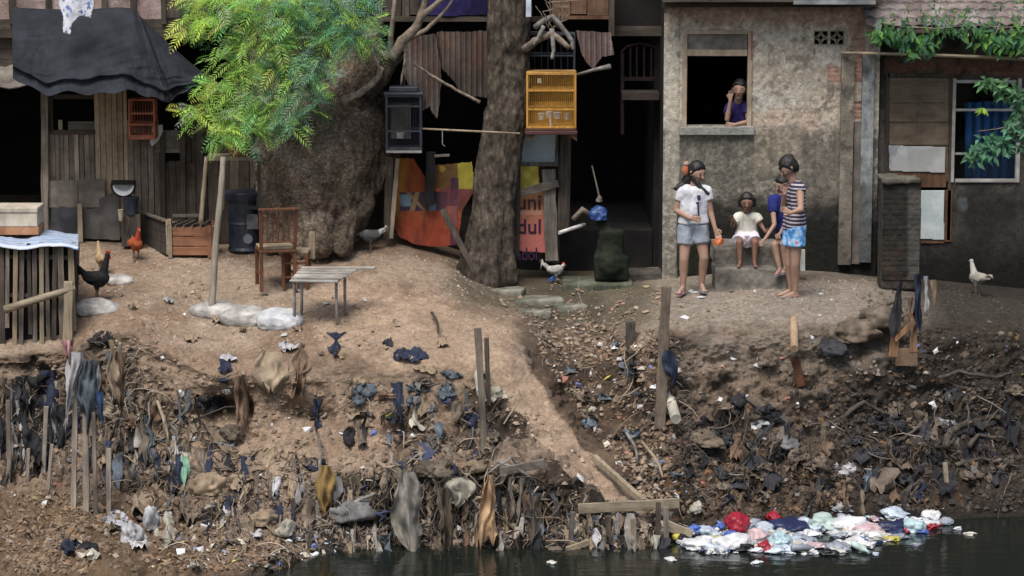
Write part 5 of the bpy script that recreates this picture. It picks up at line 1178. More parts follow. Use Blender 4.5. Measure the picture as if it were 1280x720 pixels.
# --- poultry
def colorize(o, f):
    me = o.data; n = len(me.vertices); co = np.empty(n*3); me.vertices.foreach_get('co', co); c = f(co.reshape(-1, 3))
    ca = me.color_attributes.new('Col', 'FLOAT_COLOR', 'POINT'); cc = np.ones((n, 4), np.float32); cc[:, :3] = np.clip(c, 0, 1); ca.data.foreach_set('color', cc.ravel())
M_feather = vcol('feathers', 60, .75, .5, .004, .35, .3, 150)
def bird(name, p, sz, rz, body, neckc, tailc, label, cat='chicken', up=.5, comb=True, pitch=0, legs=.24, tail=.9, wh=False):
    """unit bird faces +x; sz = height of the back"""
    t = thing(name, O0, label, cat); mb = MB()
    hx, hz = .30+.05*(1-up), .62+.62*up
    mb.cap((-.22, 0, .62), .15, (.16, 0, .60), .19, 14); mb.cap((-.15, 0, .55), .14, (.1, 0, .52), .17, 14)
    mb.cap((.18, 0, .66), .13, (hx, 0, hz-.06), .065, 12); mb.ell((hx+.02, 0, hz), .085, .06, .065)
    mb.cap((-.28, 0, .66), .10, (-.46, 0, .66+.22*tail), .05, 12, sy=.5); mb.cap((-.26, 0, .62), .09, (-.55, 0, .58+.28*tail), .03, 12, sy=.5)
    for s in (-1, 1):
        mb.cap((-.0, s*.08, .46), .085, (.02, s*.08, .30), .035, 10); mb.cap((.02, s*.08, .31), .024, (-.01, s*.08, .03), .02, 8)
        for a in (-.5, 0, .5): mb.cap((-.01, s*.08, .025), .018, (.11*math.cos(a), s*.08+.11*math.sin(a), .012), .012, 6)
        mb.cap((-.01, s*.08, .025), .015, (-.07, s*.08, .012), .01, 6)
    o = organic(mb, 'body', M_feather, t, .016, 2, lambda co: .012*fbm(co[:, 0]*9, co[:, 1]*9, co[:, 2]*9, 3)*(co[:, 2] > .34))
    def cf(co):
        x, y, z = co.T; n = vn(x*16, y*16, z*16)
        c = mixc(body, tuple(v*.6 for v in body), sst(-.2, .5, n)); c = mixc(c, neckc, sst(.70, .78, z)*sst(.05, .14, x)); c = mixc(c, tailc, sst(-.26, -.32, x)); return mixc(c, (.16, .11, .06), (z < .30)*1.)
    colorize(o, cf)
    for s in (-1, 1):
        w = MB(); w.ell((-.08, s*.17, .60), .23, .035, .12); wo = organic(w, 'wing', M_feather, t, .016, 1, lambda co: .01*fbm(co[:, 0]*14, co[:, 1]*9, co[:, 2]*20, 2)); colorize(wo, lambda co: mixc(tuple(v*.8 for v in body), tuple(v*1.15 for v in body), sst(-.3, .3, vn(co[:, 0]*20, co[:, 2]*30, 1.))))
        MB().ell((hx+.05, s*.055, hz+.015), .012, .008, .012, 8).build('eye', M_dark, t)
    MB().tube([(hx+.08, 0, hz), (hx+.17, 0, hz-.03)], [.028, .004], 8).build('beak', M_pale, t)
    if comb:
        c = MB(); c.ell((hx+.03, 0, hz+.075), .07, .014, .045); c.ell((hx+.08, 0, hz-.075), .025, .02, .04); c.build('comb', mat('comb_red', (.35, .02, .015), (.5, .05, .03), 9, .5), t, smooth=True)
    f = MB()
    for k in range(5):
        a = .2+.25*k; f.tube([(-.42, (k-2)*.015, .68), (-.55-.06*math.cos(a), (k-2)*.02, .72+.16*tail+.05*k*tail), (-.66, (k-2)*.03, .62+.1*k*tail)], [.03, .028, .006], 6, sq=.4)
    fo = f.build('tail_feathers', M_feather, t, smooth=True); colorize(fo, lambda co: np.broadcast_to(np.array(tailc), (len(co), 3)))
    t.scale = (sz,)*3; place(t, p, rz); t.rotation_euler = (0, pitch, rz); return t
BKc = (.012, .012, .014)
bird('hen', hit(121, 378)[0]+Vector((0, 0, .02)), .42, R(-8), BKc, BKc, BKc, 'glossy black hen with raised head standing on a flattened sack by the slat pen', up=.95)
bird('rooster', hit(170, 326)[0], .34, R(-62), (.42, .10, .03), (.45, .06, .03), (.02, .02, .02), 'red-orange rooster standing by the dark plank box', up=.75, tail=1.2)
bird('hen', hit(126, 345)[0]+Vector((0, .1, 0)), .30, R(120), (.44, .30, .16), (.50, .36, .2), (.36, .25, .15), 'buff hen with its neck stretched up just behind the black hen', up=.9, comb=False)
bird('hen', hit(694, 355)[0], .28, R(20), (.50, .47, .43), (.55, .52, .47), (.48, .46, .42), 'dirty white hen standing under the grey plank by the red poster', up=.25)
bird('hen', hit(463, 315)[0], .33, R(200), (.10, .10, .10), (.16, .155, .15), (.55, .55, .53), 'speckled grey hen with white tail pecking beside the leaning trunk', up=.05, comb=False, tail=.5)
bird('duck', hit(1222, 369)[0], .34, R(125), (.38, .36, .31), (.50, .48, .44), (.36, .33, .28), 'whitish duck standing upright before the dark wall at the right edge', 'duck', up=.8, comb=False, tail=.1)
# ================================================================= PEOPLE
def skin(name, c): return mat(name, tuple(v*.8 for v in c), c, 9, .6, .1, .002, dirt=.12, spec=.35)
M_skin = skin('skin_light_brown', (.38, .235, .172)); M_skin2 = skin('skin_brown', (.25, .125, .08)); M_skin3 = skin('skin_dark_brown', (.21, .11, .075))
M_hair = mat('black_hair', (.003, .003, .003), (.012, .010, .009), 30, .6, .6, .004, (1, 1, .25), 0, spec=.5)
M_lip = mat('lips', (.22, .07, .05), (.28, .1, .07), 9, .5, 0)
def fabric(name, c, var=.8): return mat(name, tuple(v*var for v in c), c, 14, .9, .4, .004, dirt=.22)
def person(base, label, J, Y0, s, face, sk, hair, clothes, cat='person', hands=None, feet=True, turn=0):
    P = {k: W(v[0], v[1], Y0+v[2]) for k, v in J.items()}
    t = thing('person', base, label, cat); mb = MB(); f = Vector(face).normalized(); u = (P['head']-P['neck']).normalized()
    u = (u+Vector((0, 0, 1.2))).normalized(); sd = f.cross(u).normalized(); u = sd.cross(f).normalized(); c = P['head']; hs = J.get('_hs', None)
    k = s['head']; r = s['body']
    mb.cap(c+u*.022*k-f*.012*k, .086*k, c+u*.010*k+f*.012*k, .080*k, 16); mb.cap(c+f*.03*k, .066*k, c+f*.044*k-u*.078*k, .034*k, 14)
    mb.cap(c+f*.085*k+u*.01*k, .010*k, c+f*.102*k-u*.022*k, .014*k, 8)
    for q in (-1, 1): mb.cap(c+sd*q*.082*k+u*.012*k-f*.005*k, .017*k, c+sd*q*.080*k-u*.02*k, .012*k, 8); mb.cap(c+f*.066*k+sd*q*.034*k-u*.012*k, .022*k)
    mb.cap(c-f*.008*k-u*.05*k, .047*k, P['neck'], .052*k, 12)
    hl, hr = P['hipL'], P['hipR']; sl2, sr = P['shL'], P['shR']
    for a, b in ((sl2, hl), (sr, hr)):
        ai = a.lerp((sl2+sr)/2, .35); bi = b.lerp((hl+hr)/2, .1); mid = ai.lerp(bi, .55).lerp((sl2+sr+hl+hr)/4, .18)
        mb.cap(ai, .072*r, mid, .070*r, 14); mb.cap(mid, .070*r, bi, .088*r, 14)
    mb.cap(sl2, .048*r, sr, .048*r, 12); mb.cap(P['neck'], .045*r, (sl2+sr)/2, .07*r, 12)
    for L in 'LR':
        mb.cap(P['sh'+L], .050*r, P['el'+L], .036*r, 12); mb.cap(P['el'+L], .036*r, P['wr'+L], .024*r, 12)
        # hand
        w = P['wr'+L]; h = P['ha'+L]; d = (h-w).normalized(); pn = (hands or {}).get(L, Vector((0, -1, 0))); sdh = d.cross(pn).normalized(); pn = sdh.cross(d).normalized()
        g = r*.92; pe = w+d*.075*g
        for o_ in (-.5, .5): mb.cap(w+sdh*o_*.02*g, .020*g, pe+sdh*o_*.034*g, .017*g, 8)
        for i, fl in enumerate((.060, .070, .065, .050)):
            a = pe+sdh*(-.032+.0215*i)*g; m_ = a+(d+pn*.15+sdh*(-.10+.07*i)).normalized()*fl*.55*g; e = m_+(d*.75+pn*.65).normalized()*fl*.5*g
            mb.cap(a, .0095*g, m_, .0088*g, 8); mb.cap(m_, .0088*g, e, .0076*g, 8)
        a = w+d*.025*g-sdh*.03*g; m_ = a+(d*.7-sdh*.8+pn*.2).normalized()*.035*g; mb.cap(a, .013*g, m_, .011*g, 8); mb.cap(m_, .011*g, m_+(d+pn*.3).normalized()*.03*g, .009*g, 8)
        mb.cap(P['hip'+L], .082*r, P['kn'+L], .054*r, 14); mb.cap(P['kn'+L], .054*r, P['kn'+L].lerp(P['an'+L], .35)+Vector((0, .012, 0)), .053*r, 14); mb.cap(P['kn'+L].lerp(P['an'+L], .35)+Vector((0, .012, 0)), .052*r, P['an'+L], .031*r, 12)
        if 'to'+L in P:
            an = P['an'+L]; to = P['to'+L]; fd = (to-an); fd.z = 0; fd = fd.normalized() if fd.length > .01 else Vector((0, -1, 0)); low = Vector((0, 0, -1))
            heel = an+low*.035*r-fd*.02*r; ball = heel+fd*.15*r+low*.012*r; mb.cap(an, .031*r, heel, .03*r, 10); mb.cap(heel, .028*r, ball, .024*r, 10); mb.cap(an, .028*r, ball+Vector((0, 0, .006)), .02*r, 10)
            s2 = fd.cross(Vector((0, 0, 1)))
            for i in range(4): mb.cap(ball+s2*(-.024+.016*i)*r, .011*r, ball+fd*(.05-.006*i)*r+s2*(-.028+.018*i)*r, .009*r, 8)
    organic(mb, 'body', sk, t, s.get('vox', .0075), 2)
    # face
    for q in (-1, 1):
        e = MB(); e.cap(c+f*.0835*k+sd*q*.031*k+u*.010*k-sd*.008*k, .0052*k, c+f*.0835*k+sd*q*.031*k+u*.010*k+sd*.008*k, .0052*k, 8); e.build('eye', M_hair, t, smooth=True)
        e = MB(); e.cap(c+f*.084*k+sd*q*.048*k+u*.032*k, .0022*k, c+f*.0845*k+sd*q*.018*k+u*.032*k, .0028*k, 6); e.build('eyebrow', M_hair, t, smooth=True)
    e = MB(); e.cap(c+f*.082*k-sd*.018*k-u*.052*k, .0075*k, c+f*.082*k+sd*.018*k-u*.052*k, .0075*k, 8); e.build('mouth', M_lip, t, smooth=True)
    h = MB(); h.cap(c+u*.050*k-f*.016*k, .088*k, c+u*.006*k-f*.035*k, .088*k, 16)
    h.cap(c+u*.076*k+f*.036*k-sd*.03*k, .032*k, c+u*.076*k+f*.036*k+sd*.035*k, .032*k, 10)
    for q in (-1, 1): h.cap(c+u*.055*k+f*.02*k+sd*q*.058*k, .03*k, c-u*.01*k-f*.005*k+sd*q*.080*k, .016*k, 8)
    hair(h, c, f, u, sd, k, P)
    organic(h, 'hair', M_hair, t, .009, 1, lambda co: (.010*fbm(co[:, 0]*34, co[:, 1]*26, co[:, 2]*14, 4, 2.1, .7)))
    for (nm, m, fn, vx, dsp) in clothes:
        mb = MB(); fn(mb, P, r, k, f, u, sd); organic(mb, nm, m, t, vx, 2, (lambda co: .011*(1-2.2*np.abs(fbm(co[:, 0]*10, co[:, 1]*10, co[:, 2]*6, 3)))+.004*fbm(co[:, 0]*40, co[:, 1]*40, co[:, 2]*15, 2)-.003) if dsp is None else dsp)
    return t, P
def torso(mb, P, r, g=.014, bottom=1.0, flare=0, yoke=True):
    hl, hr, sl2, sr = P['hipL'], P['hipR'], P['shL'], P['shR']
    for a, b in ((sl2, hl), (sr, hr)):
        ai = a.lerp((sl2+sr)/2, .35); bi = b.lerp((hl+hr)/2, .1); mid = ai.lerp(bi, .55).lerp((sl2+sr+hl+hr)/4, .12); e = ai.lerp(bi, bottom)
        mb.cap(ai, .072*r+g, mid, .072*r+g, 14); mb.cap(mid, .072*r+g, e, .086*r+g+flare, 14, flat1=True)
    m1 = (sl2+sr)/2; m2 = (hl+hr)/2; mb.cap(m1, .07*r+g, m1.lerp(m2, bottom), .08*r+g+flare, 14, flat1=True)
    if yoke: mb.cap(sl2, .05*r+g*.6, sr, .05*r+g*.6, 12)
def sleeve(mb, P, r, L, fr=.5, g=.016, r1=None): mb.cap(P['sh'+L], .052*r+g*.7, P['sh'+L].lerp(P['el'+L], fr), (.046*r+g) if r1 is None else r1, 12, flat1=True)
def legc(mb, P, r, L, fr=.5, g=.02): mb.cap(P['hip'+L]+Vector((0, 0, .03)), .086*r+g*.6, P['hip'+L].lerp(P['kn'+L], fr), .066*r+g, 14, flat1=True)
def hips(mb, P, r, g=.012): mb.cap(P['hipL']+Vector((0, 0, .06)), .08*r+g, P['hipR']+Vector((0, 0, .06)), .08*r+g, 14)
nohair = lambda h, c, f, u, sd, k, P: None

# --- girl in white T-shirt
gp = hit(866, 368)[0]; YG_ = gp.y
def longhair(h, c, f, u, sd, k, P):
    h.cap(c-f*.06*k-u*.01*k, .07*k, P['neck']+Vector((-.10, .03, .02)), .05*k, 12); h.cap(P['neck']+Vector((-.10, .03, .02)), .045*k, P['neck']+Vector((-.20, .0, -.03)), .03*k, 10)
    h.cap(c+sd*.05*k-u*.05*k, .03*k, P['shR']+Vector((-.05, -.05, .03)), .026*k, 10); h.cap(P['shR']+Vector((-.05, -.055, .03)), .024*k, P['shR']+Vector((.015, -.06, -.02)), .02*k, 10)
J = dict(head=(871, 216, .0), neck=(868, 232, .02), shL=(853, 240, .02), shR=(883, 239, .0), elL=(845, 263, .03), wrL=(863, 273, -.14), haL=(874, 274, -.16), elR=(888, 264, .0), wrR=(894, 286, -.06), haR=(898, 296, -.08),
         hipL=(858, 289, .02), hipR=(875, 288, .02), knL=(855, 324, -.03), knR=(880, 322, -.04), anL=(854, 359, .0), anR=(877, 356, .03), toL=(849, 368, -.1), toR=(880, 366, -.1))
M_wsh = fabric('white_tshirt', (.70, .71, .76)); M_gsh = fabric('grey_shorts', (.33, .37, .44))
def tshirt(mb, P, r, k, f, u, sd): torso(mb, P, r, .012, .80, .004); sleeve(mb, P, r, 'L', .45); sleeve(mb, P, r, 'R', .42)
def shorts(mb, P, r, k, f, u, sd): hips(mb, P, r, .006); legc(mb, P, r, 'L', .46, .022); legc(mb, P, r, 'R', .46, .022)
girl, GP = person(gp, 'standing girl in white T-shirt and grey shorts looking back over her shoulder', J, YG_, dict(head=1.02, body=.96), (.55, -.62, -.25), M_skin, longhair,
    [('t_shirt', M_wsh, tshirt, .009, None), ('shorts', M_gsh, shorts, .009, None)])
mb = MB(); mb.cap(W(873.5, 246, YG_-.13), .022, W(874, 249, YG_-.135), .02, 10, sy=.3)
for a, b in (((872.5, 253), (873.5, 272)), ((870.5, 272), (874, 273)), ((871, 254), (873, 253))): mb.cap(W(a[0], a[1], YG_-.135), .011, W(b[0], b[1], YG_-.14), .011, 8, sy=.5)
mb.build('shirt_print', mat('navy_print', (.03, .03, .10), (.06, .06, .16), 8), girl, smooth=True)
def sandal(t, P, L, s, m1, m2):
    an = P['an'+L]; to = P['to'+L]; fd = to-an; fd.z = 0; fd.normalize(); s2 = fd.cross(Vector((0, 0, 1))); b0 = an+Vector((0, 0, -.072*s))-fd*.06*s
    rows = []
    for (q, wd) in ((0, .018), (.03, .033), (.1, .034), (.17, .042), (.22, .040), (.25, .02)): rows.append([b0+fd*q*s-s2*wd*s, b0+fd*q*s+s2*wd*s])
    MB().grid(rows).build('sandal', m1, t, solid=.018)
    c = b0+fd*.14*s; MB().tube([c-s2*.042*s, c-s2*.03*s+Vector((0, 0, .05*s)), c+s2*.03*s+Vector((0, 0, .05*s)), c+s2*.042*s], .008*s, 6).build('sandal_strap', m2, t)
M_pinks = plastic('pink_sandal', (.50, .25, .33)); M_teals = plastic('teal_sandal', (.15, .42, .40)); M_greys = plastic('grey_sandal', (.35, .32, .38))
for L in 'LR': sandal(girl, GP, L, .84, M_pinks if L == 'L' else M_greys, M_greys)
MB().ell(W(857, 213, YG_+.02), .045, .04, .06).build('hair_tie', mat('orange_hair_tie', (.45, .12, .05), (.62, .26, .16), 9), girl, smooth=True)
MB().ell(W(858, 205, YG_+.02), .035, .03, .03).build('hair_tie', mat('pink_hair_tie', (.45, .28, .25), (.55, .36, .32), 9), girl, smooth=True)
crumple('snack_bag', GP['haR']+Vector((.0, -.04, -.06)), (.06, .04, .055), plastic('orange_wrapper', (.55, .16, .06)), 'small orange snack bag dangling from the hand of the girl in white', 'bag', seed=5)
# --- toddler
YT = YS+.28
def bob(h, c, f, u, sd, k, P):
    h.cap(c-f*.035*k+u*.025*k, .092*k, c-f*.045*k-u*.03*k, .082*k, 14)
    for q in (-1, 1): h.cap(c+sd*q*.08*k+u*.04*k, .035*k, c+sd*q*.088*k-u*.035*k, .026*k, 10)
J = dict(head=(933.5, 253.5, -.05), neck=(933, 266, 0), shL=(922, 271, 0), shR=(945, 271, 0), elL=(915, 282, -.05), wrL=(918, 276, -.16), haL=(914, 271, -.18), elR=(952, 282, -.03), wrR=(957, 290, -.10), haR=(963, 289, -.13),
         hipL=(928, 297, .05), hipR=(939, 297, .05), knL=(924, 303, -.14), knR=(944, 303, -.14), anL=(925, 328, -.16), anR=(943, 328, -.16), toL=(922, 333, -.3), toR=(945, 333, -.3))
M_top = fabric('cream_top', (.72, .71, .62)); m, nt, b = newmat('flowered_skirt'); vo = nt.nodes.new('ShaderNodeTexVoronoi'); nt.links.new(mapping(nt, 22).outputs[0], vo.inputs[0])
r_ = ramp(nt, vo.outputs['Distance'], [(.18, (.26, .12, .28)), (.3, (.58, .50, .58)), (.6, (.66, .62, .66))]); nt.links.new(r_.outputs[0], b.inputs[0]); b.inputs['Roughness'].default_value = .9; M_skirt = m
def ttop(mb, P, r, k, f, u, sd):
    torso(mb, P, r, .012, .75, .004); sleeve(mb, P, r, 'L', .55, .022); sleeve(mb, P, r, 'R', .55, .022)
def tskirt(mb, P, r, k, f, u, sd):
    hips(mb, P, r, .012)
    for L in 'LR': mb.cap(P['hip'+L]+Vector((0, 0, .04)), .09*r+.01, P['kn'+L]+Vector((0, .06, .0)), .09*r+.02, 12, flat1=True)
    mb.cap((P['hipL']+P['hipR'])/2+Vector((0, 0, .03)), .08, (P['knL']+P['knR'])/2+Vector((0, .06, 0)), .085, 12, flat1=True)
tod, TP = person(W(933, 303, YT), 'toddler in cream top and flowered skirt sitting on the concrete block', J, YT, dict(head=.90, body=.68, vox=.007), (-.05, -1, -.18), M_skin3, bob, [('top', M_top, ttop, .008, None), ('skirt', M_skirt, tskirt, .008, None)])
# --- child in blue, sitting behind the boy
YC = YS+.22
J = dict(head=(978, 231, .08), neck=(974, 244, .1), shL=(965, 250, .0), shR=(978, 249, .15), elL=(968, 281, -.12), wrL=(956, 299, -.2), haL=(950, 306, -.22), elR=(984, 275, .1), wrR=(975, 292, -.1), haR=(968, 298, -.16),
         hipL=(981, 296, .12), hipR=(990, 296, .16), knL=(968, 306, -.16), knR=(978, 305, -.1), anL=(975, 337, -.2), anR=(982, 335, -.12), toL=(970, 343, -.3), toR=(978, 342, -.25))
M_bsh = fabric('royal_blue_tshirt', (.018, .026, .17)); M_dsh = fabric('dark_shorts', (.05, .05, .07))
def bshirt(mb, P, r, k, f, u, sd): torso(mb, P, r, .014, .85, .0); sleeve(mb, P, r, 'L', .5); sleeve(mb, P, r, 'R', .5)
chd, CP = person(W(985, 305, YC), 'child in blue T-shirt seated on the block, mostly hidden behind the striped top', J, YC, dict(head=.88, body=.72), (-.75, -.5, -.35), M_skin, nohair, [('t_shirt', M_bsh, bshirt, .009, None), ('shorts', M_dsh, shorts, .009, None)])
for L in 'LR': sandal(chd, CP, L, .7, M_greys, M_pinks)
# --- boy in striped top
bp_ = hit(992, 372)[0]; YB2 = bp_.y
J = dict(head=(985.5, 210, -.02), neck=(991, 226, .0), shL=(984, 237, .14), shR=(1000, 236, -.12), elL=(979, 260, .02), wrL=(981, 242, -.12), haL=(982, 232, -.13), elR=(1001, 262, -.24), wrR=(989, 266, -.30), haR=(980, 262, -.28),
         hipL=(990, 290, .10), hipR=(996, 290, -.06), knL=(987, 330, .08), knR=(994, 330, -.06), anL=(989, 363, .12), anR=(994, 366, .0), toL=(978, 367, .1), toR=(982, 371, -.02))
m, nt, b = newmat('striped_knit'); wv = nt.nodes.new('ShaderNodeTexWave'); wv.wave_type = 'BANDS'; wv.bands_direction = 'Z'; mp = mapping(nt, 1); nt.links.new(mp.outputs[0], wv.inputs[0]); wv.inputs['Scale'].default_value = 7.6; wv.inputs['Distortion'].default_value = .35; wv.inputs['Detail'].default_value = 1
r_ = ramp(nt, wv.outputs[0], [(.60, (.025, .022, .05)), (.74, (.42, .38, .40))]); nt.links.new(r_.outputs[0], b.inputs[0]); b.inputs['Roughness'].default_value = .9; M_stripe = m
m, nt, b = newmat('blue_floral_shorts'); nn = noise(nt, mapping(nt, 1), 16, 2, .5); r_ = ramp(nt, nn.outputs[0], [(.40, (.05, .25, .62)), (.5, (.16, .42, .75)), (.62, (.48, .62, .80)), (.72, (.45, .18, .3))]); nt.links.new(r_.outputs[0], b.inputs[0]); b.inputs['Roughness'].default_value = .8; M_fl = m
def tank(mb, P, r, k, f, u, sd): torso(mb, P, r, .018, .92, .006); mb.cap(P['shR'], .055*r+.008, P['shR'].lerp(P['elR'], .12), .055*r+.008, 12, flat1=True)
def bsh(mb, P, r, k, f, u, sd): hips(mb, P, r, .014); legc(mb, P, r, 'L', .42, .035); legc(mb, P, r, 'R', .42, .038)
def bhair(h, c, f, u, sd, k, P): h.cap(c+u*.045*k-f*.03*k, .088*k, c-f*.05*k-u*.02*k, .07*k, 14); h.cap(c+u*.06*k+f*.05*k, .04*k, c+u*.05*k+f*.07*k, .03*k, 8); h.cap(c+u*.10*k-f*.05*k, .04*k, c+u*.09*k-f*.10*k, .02*k, 8)
boy, BPn = person(bp_, 'boy standing side-on in striped sleeveless top and bright blue shorts, hand to his chin', J, YB2, dict(head=1.02, body=.94), (-.86, -.3, -.6), M_skin, bhair, [('striped_top', M_stripe, tank, .009, None), ('shorts', M_fl, bsh, .009, None)])
for L in 'LR': sandal(boy, BPn, L, .86, M_teals if L == 'R' else M_greys, M_greys)
# --- woman at the window
YWn = .24
J = dict(head=(924.5, 112.5, -.10), neck=(923, 126, -.04), shL=(912, 134, .0), shR=(934, 133, -.02), elL=(909, 149, -.18), wrL=(913, 125, -.22), haL=(914, 115, -.22), elR=(936, 152, -.16), wrR=(918, 156, -.27), haR=(908, 156, -.27),
         hipL=(915, 190, .1), hipR=(932, 190, .1), knL=(915, 232, .1), knR=(932, 232, .1), anL=(915, 270, .1), anR=(932, 270, .1))
M_psh = fabric('purple_blouse', (.03, .022, .13))
wom, WP = person(W(923, 280, YWn), 'woman in purple blouse leaning on the window sill with a hand at her mouth', J, YWn, dict(head=.98, body=.84), (-.2, -1, -.05), M_skin, lambda h, c, f, u, sd, k, P: h.cap(c-f*.06*k, .085*k, c-f*.06*k-u*.06*k, .07*k, 12),
    [('blouse', M_psh, bshirt, .009, None), ('trousers', M_dsh, lambda mb, P, r, k, f, u, sd: (hips(mb, P, r, .012), legc(mb, P, r, 'L', .95), legc(mb, P, r, 'R', .95)), .012, None)])
# ================================================================= THE BANK: POSTS, PIPES, RAGS, LITTER
rb = random.Random(21)
def gpost(name, x0, y0, x1, y1, w, h, m, label, cat='post', off=.06, n=8, jit=.025, par=None):
    """stake standing in the bank: foot at (x1,y1) on the ground, upright to the height of (x0,y0)"""
    g = hit(x1, y1)[0]; a = W(x0, y0, g.y-off*.3)
    o = MB().beam(a, Vector((g.x, g.y-off, g.z-.05)), w, h, jit, n=n).build(name, m, par, bevel=.006)
    return tag(o, label, cat)
gpost('thick_post', 833, 358, 824, 528, .105, .09, woodtone('bank_post', (.09, .07, .055), (.24, .195, .155), .2), 'tallest thick grey-brown post standing at the bank edge below the girl in white')
gpost('rotten_post', 788, 402, 789, 468, .10, .08, M_old, 'short dark rotten post left of the tallest thick post')
M_stake = wood('weathered_stake', (.24, .21, .175), (.46, .41, .355))
PC = [(594, 406, 601, 560), (606, 418, 610, 566)]
gpost('split_post', 597, 410, 606, 556, .07, .055, M_grey, 'dark split post in the sandy slope, the longer of two side by side')
gpost('split_post', 608, 422, 611, 500, .05, .04, M_old, 'thin grey post close beside the longer dark split post')
gpost('short_stake', 1181, 578, 1183, 604, .05, .04, M_pale, 'short pale stake low on the dark right bank', 'stake')
for (x0, y0, x1, y1, w, lb) in [(10, 500, 13, 592, .06, 'whitish stake at the far left edge below the pen'), (58, 508, 55, 590, .06, 'pale bamboo stake left of the hanging white rag'), (65, 555, 61, 606, .045, 'thin short stake left of the hanging white rag'),
        (95, 455, 93, 632, .07, 'long grey stake directly under the hanging white rag'), (107, 500, 109, 636, .075, 'thick pale stake under the hanging blue-grey cloth'), (117, 515, 121, 642, .055, 'thin long stake right of the thick pale stake'), (136, 560, 137, 640, .06, 'stake standing alone right of the row of long stakes'),
        (36, 560, 35, 600, .045, 'small dark stake between the two left stakes'), (150, 430, 146, 470, .05, 'short brown stake among the rags at the top of the left heap')]:
    gpost('bamboo_stake', x0, y0, x1, y1, w*.78, w*.65, rb.choice([M_grey, M_stake]), lb, 'stake')
# planks and poles along the waterline
def lie(name, x0, y0, x1, y1, w, h, m, label, cat='plank', off=.07, lift=.0):
    a = hit(x0, y0)[0]; b = hit(x1, y1)[0]; a = a+Vector((0, -off, off*.7+lift)); b = b+Vector((0, -off, off*.7+lift))
    return tag(MB().beam(a, b, w, h, .02, n=6, side=(0, 0, 1)).build(name, m, bevel=.004), label, cat)
lie('plank', 722, 645, 848, 638, .03, .10, M_palex, 'long pale plank lying level just above the water, left of the floating litter', off=.16)
lie('pole', 742, 578, 804, 634, .05, .06, M_bamboo, 'pale pole sloping down to the right end of the long level plank', 'pole', off=.12)
lie('plank', 625, 598, 680, 587, .03, .09, M_greyx, 'short grey plank end lying on the rags at mid bank', off=.14)
lie('plank', 829, 662, 864, 676, .04, .10, M_palex, 'broken pale board end dipping to the water at the left of the floating litter', off=.12)
lie('plank', 708, 692, 736, 682, .03, .06, M_bamboox, 'small pale board sticking into the water below the rags', off=.08)
for (x0, y0, x1, y1, lb, c) in [(823, 628, 822, 700, 'dark wet stake in the water left of the floating litter', M_old), (832, 634, 834, 700, 'second wet stake in the water beside the broken board', M_grey), (716, 640, 712, 690, 'wet stake under the left end of the level plank', M_grey), (760, 645, 762, 690, 'wet brown stake under the middle of the level plank', M_old), (791, 648, 793, 688, 'wet pale stake under the right part of the level plank', M_bamboo)]:
    a = W(x0, y0, -5.12); b = W(x1, y1, -5.12); tag(MB().beam(a, b, .05, .045, .02, n=5).build('wet_stake', c), lb, 'stake')
for (x0, y0, x1, y1, r, m, lb) in [(783, 545, 796, 580, .02, M_pale_b, 'pale short branch in the litter of the gully'), (802, 556, 828, 600, .018, M_bamboo, 'slim bent branch right of the gully litter'), (470, 580, 566, 640, .02, M_bamboo, 'thin stick slanting across the rags left of middle'), (500, 628, 570, 588, .014, M_pale_b, 'thin pale stick crossing over the slanting stick'),
        (620, 580, 668, 605, .016, M_pale_b, 'thin pale stick above the short grey plank'), (198, 505, 212, 560, .02, M_bamboo, 'yellowish bamboo sliver leaning in the left heap'), (540, 395, 548, 420, .016, M_old, 'small dark twig standing on the sand'), (600, 603, 640, 575, .012, M_pale_b, 'short thin stick by the peach rag'),
        (400, 600, 398, 545, .02, M_grey, 'grey stick standing in the low left slope'), (430, 640, 470, 620, .02, M_pale_b, 'pale stick lying above the grey sack'), (1090, 395, 1120, 380, .02, M_old, 'dark stick on the terrace edge left of the broken chair')]:
    a = hit(x0, y0)[0]+Vector((0, -.09, .05)); b = hit(x1, y1)[0]+Vector((0, -.09, .05)); mid = (a+b)/2+Vector((.02, -.03, .03))
    tag(MB().tube([a, a.lerp(mid, .5), mid, mid.lerp(b, .5)+Vector((.01, 0, 0)), b], [r, r*.9, r, r*.8, r*.6], 6, wob=.1).build('stick', m, smooth=True), lb, 'stick')
# drain pipes
def pipe(x0, y0, x1, y1, r, m, label):
    g = hit(x0, y0)[0]; a = g+Vector((0, .15, .06)); e = W(x1, y1, g.y-.50); mb = MB()
    d = (e-a).normalized(); P2 = [a, a.lerp(e, .5), e, e-d*.002, a.lerp(e, .4)]; mb.tube(P2, [r, r, r, r*.82, r*.8], 16, caps=False); o = mb.build('drain_pipe', m, smooth=False)
    k = MB(); k.tube([e-d*.06, e-d*.05], r*.81, 14); k.build('bore', M_dark, o); return tag(o, label, 'pipe')
M_pipe = mat('dirty_white_pipe', (.34, .31, .25), (.58, .55, .47), 7, .6, .3, .004, dirt=.35)
M_pipeb = wood('tan_pipe', (.34, .22, .13), (.50, .37, .25), 'z', 1, .7, .3, 0)
pipe(836, 500, 845, 524, .055, M_pipe, 'whitish drain pipe jutting from the bank beside the tallest thick post')
pipe(597, 474, 601, 491, .045, M_pipe, 'small white drain pipe poking out beside the split post')
pipe(994, 410, 993, 436, .042, M_pipeb, 'tan bamboo drain pipe hanging over the bank edge below the boy')
# rust streak board below it
gpost('rusty_strip', 993, 446, 1001, 476, .09, .03, mat('rust', (.05, .022, .012), (.13, .052, .028), 9, .9, .6), 'rust-brown flat strip below the tan drain pipe', 'strip')
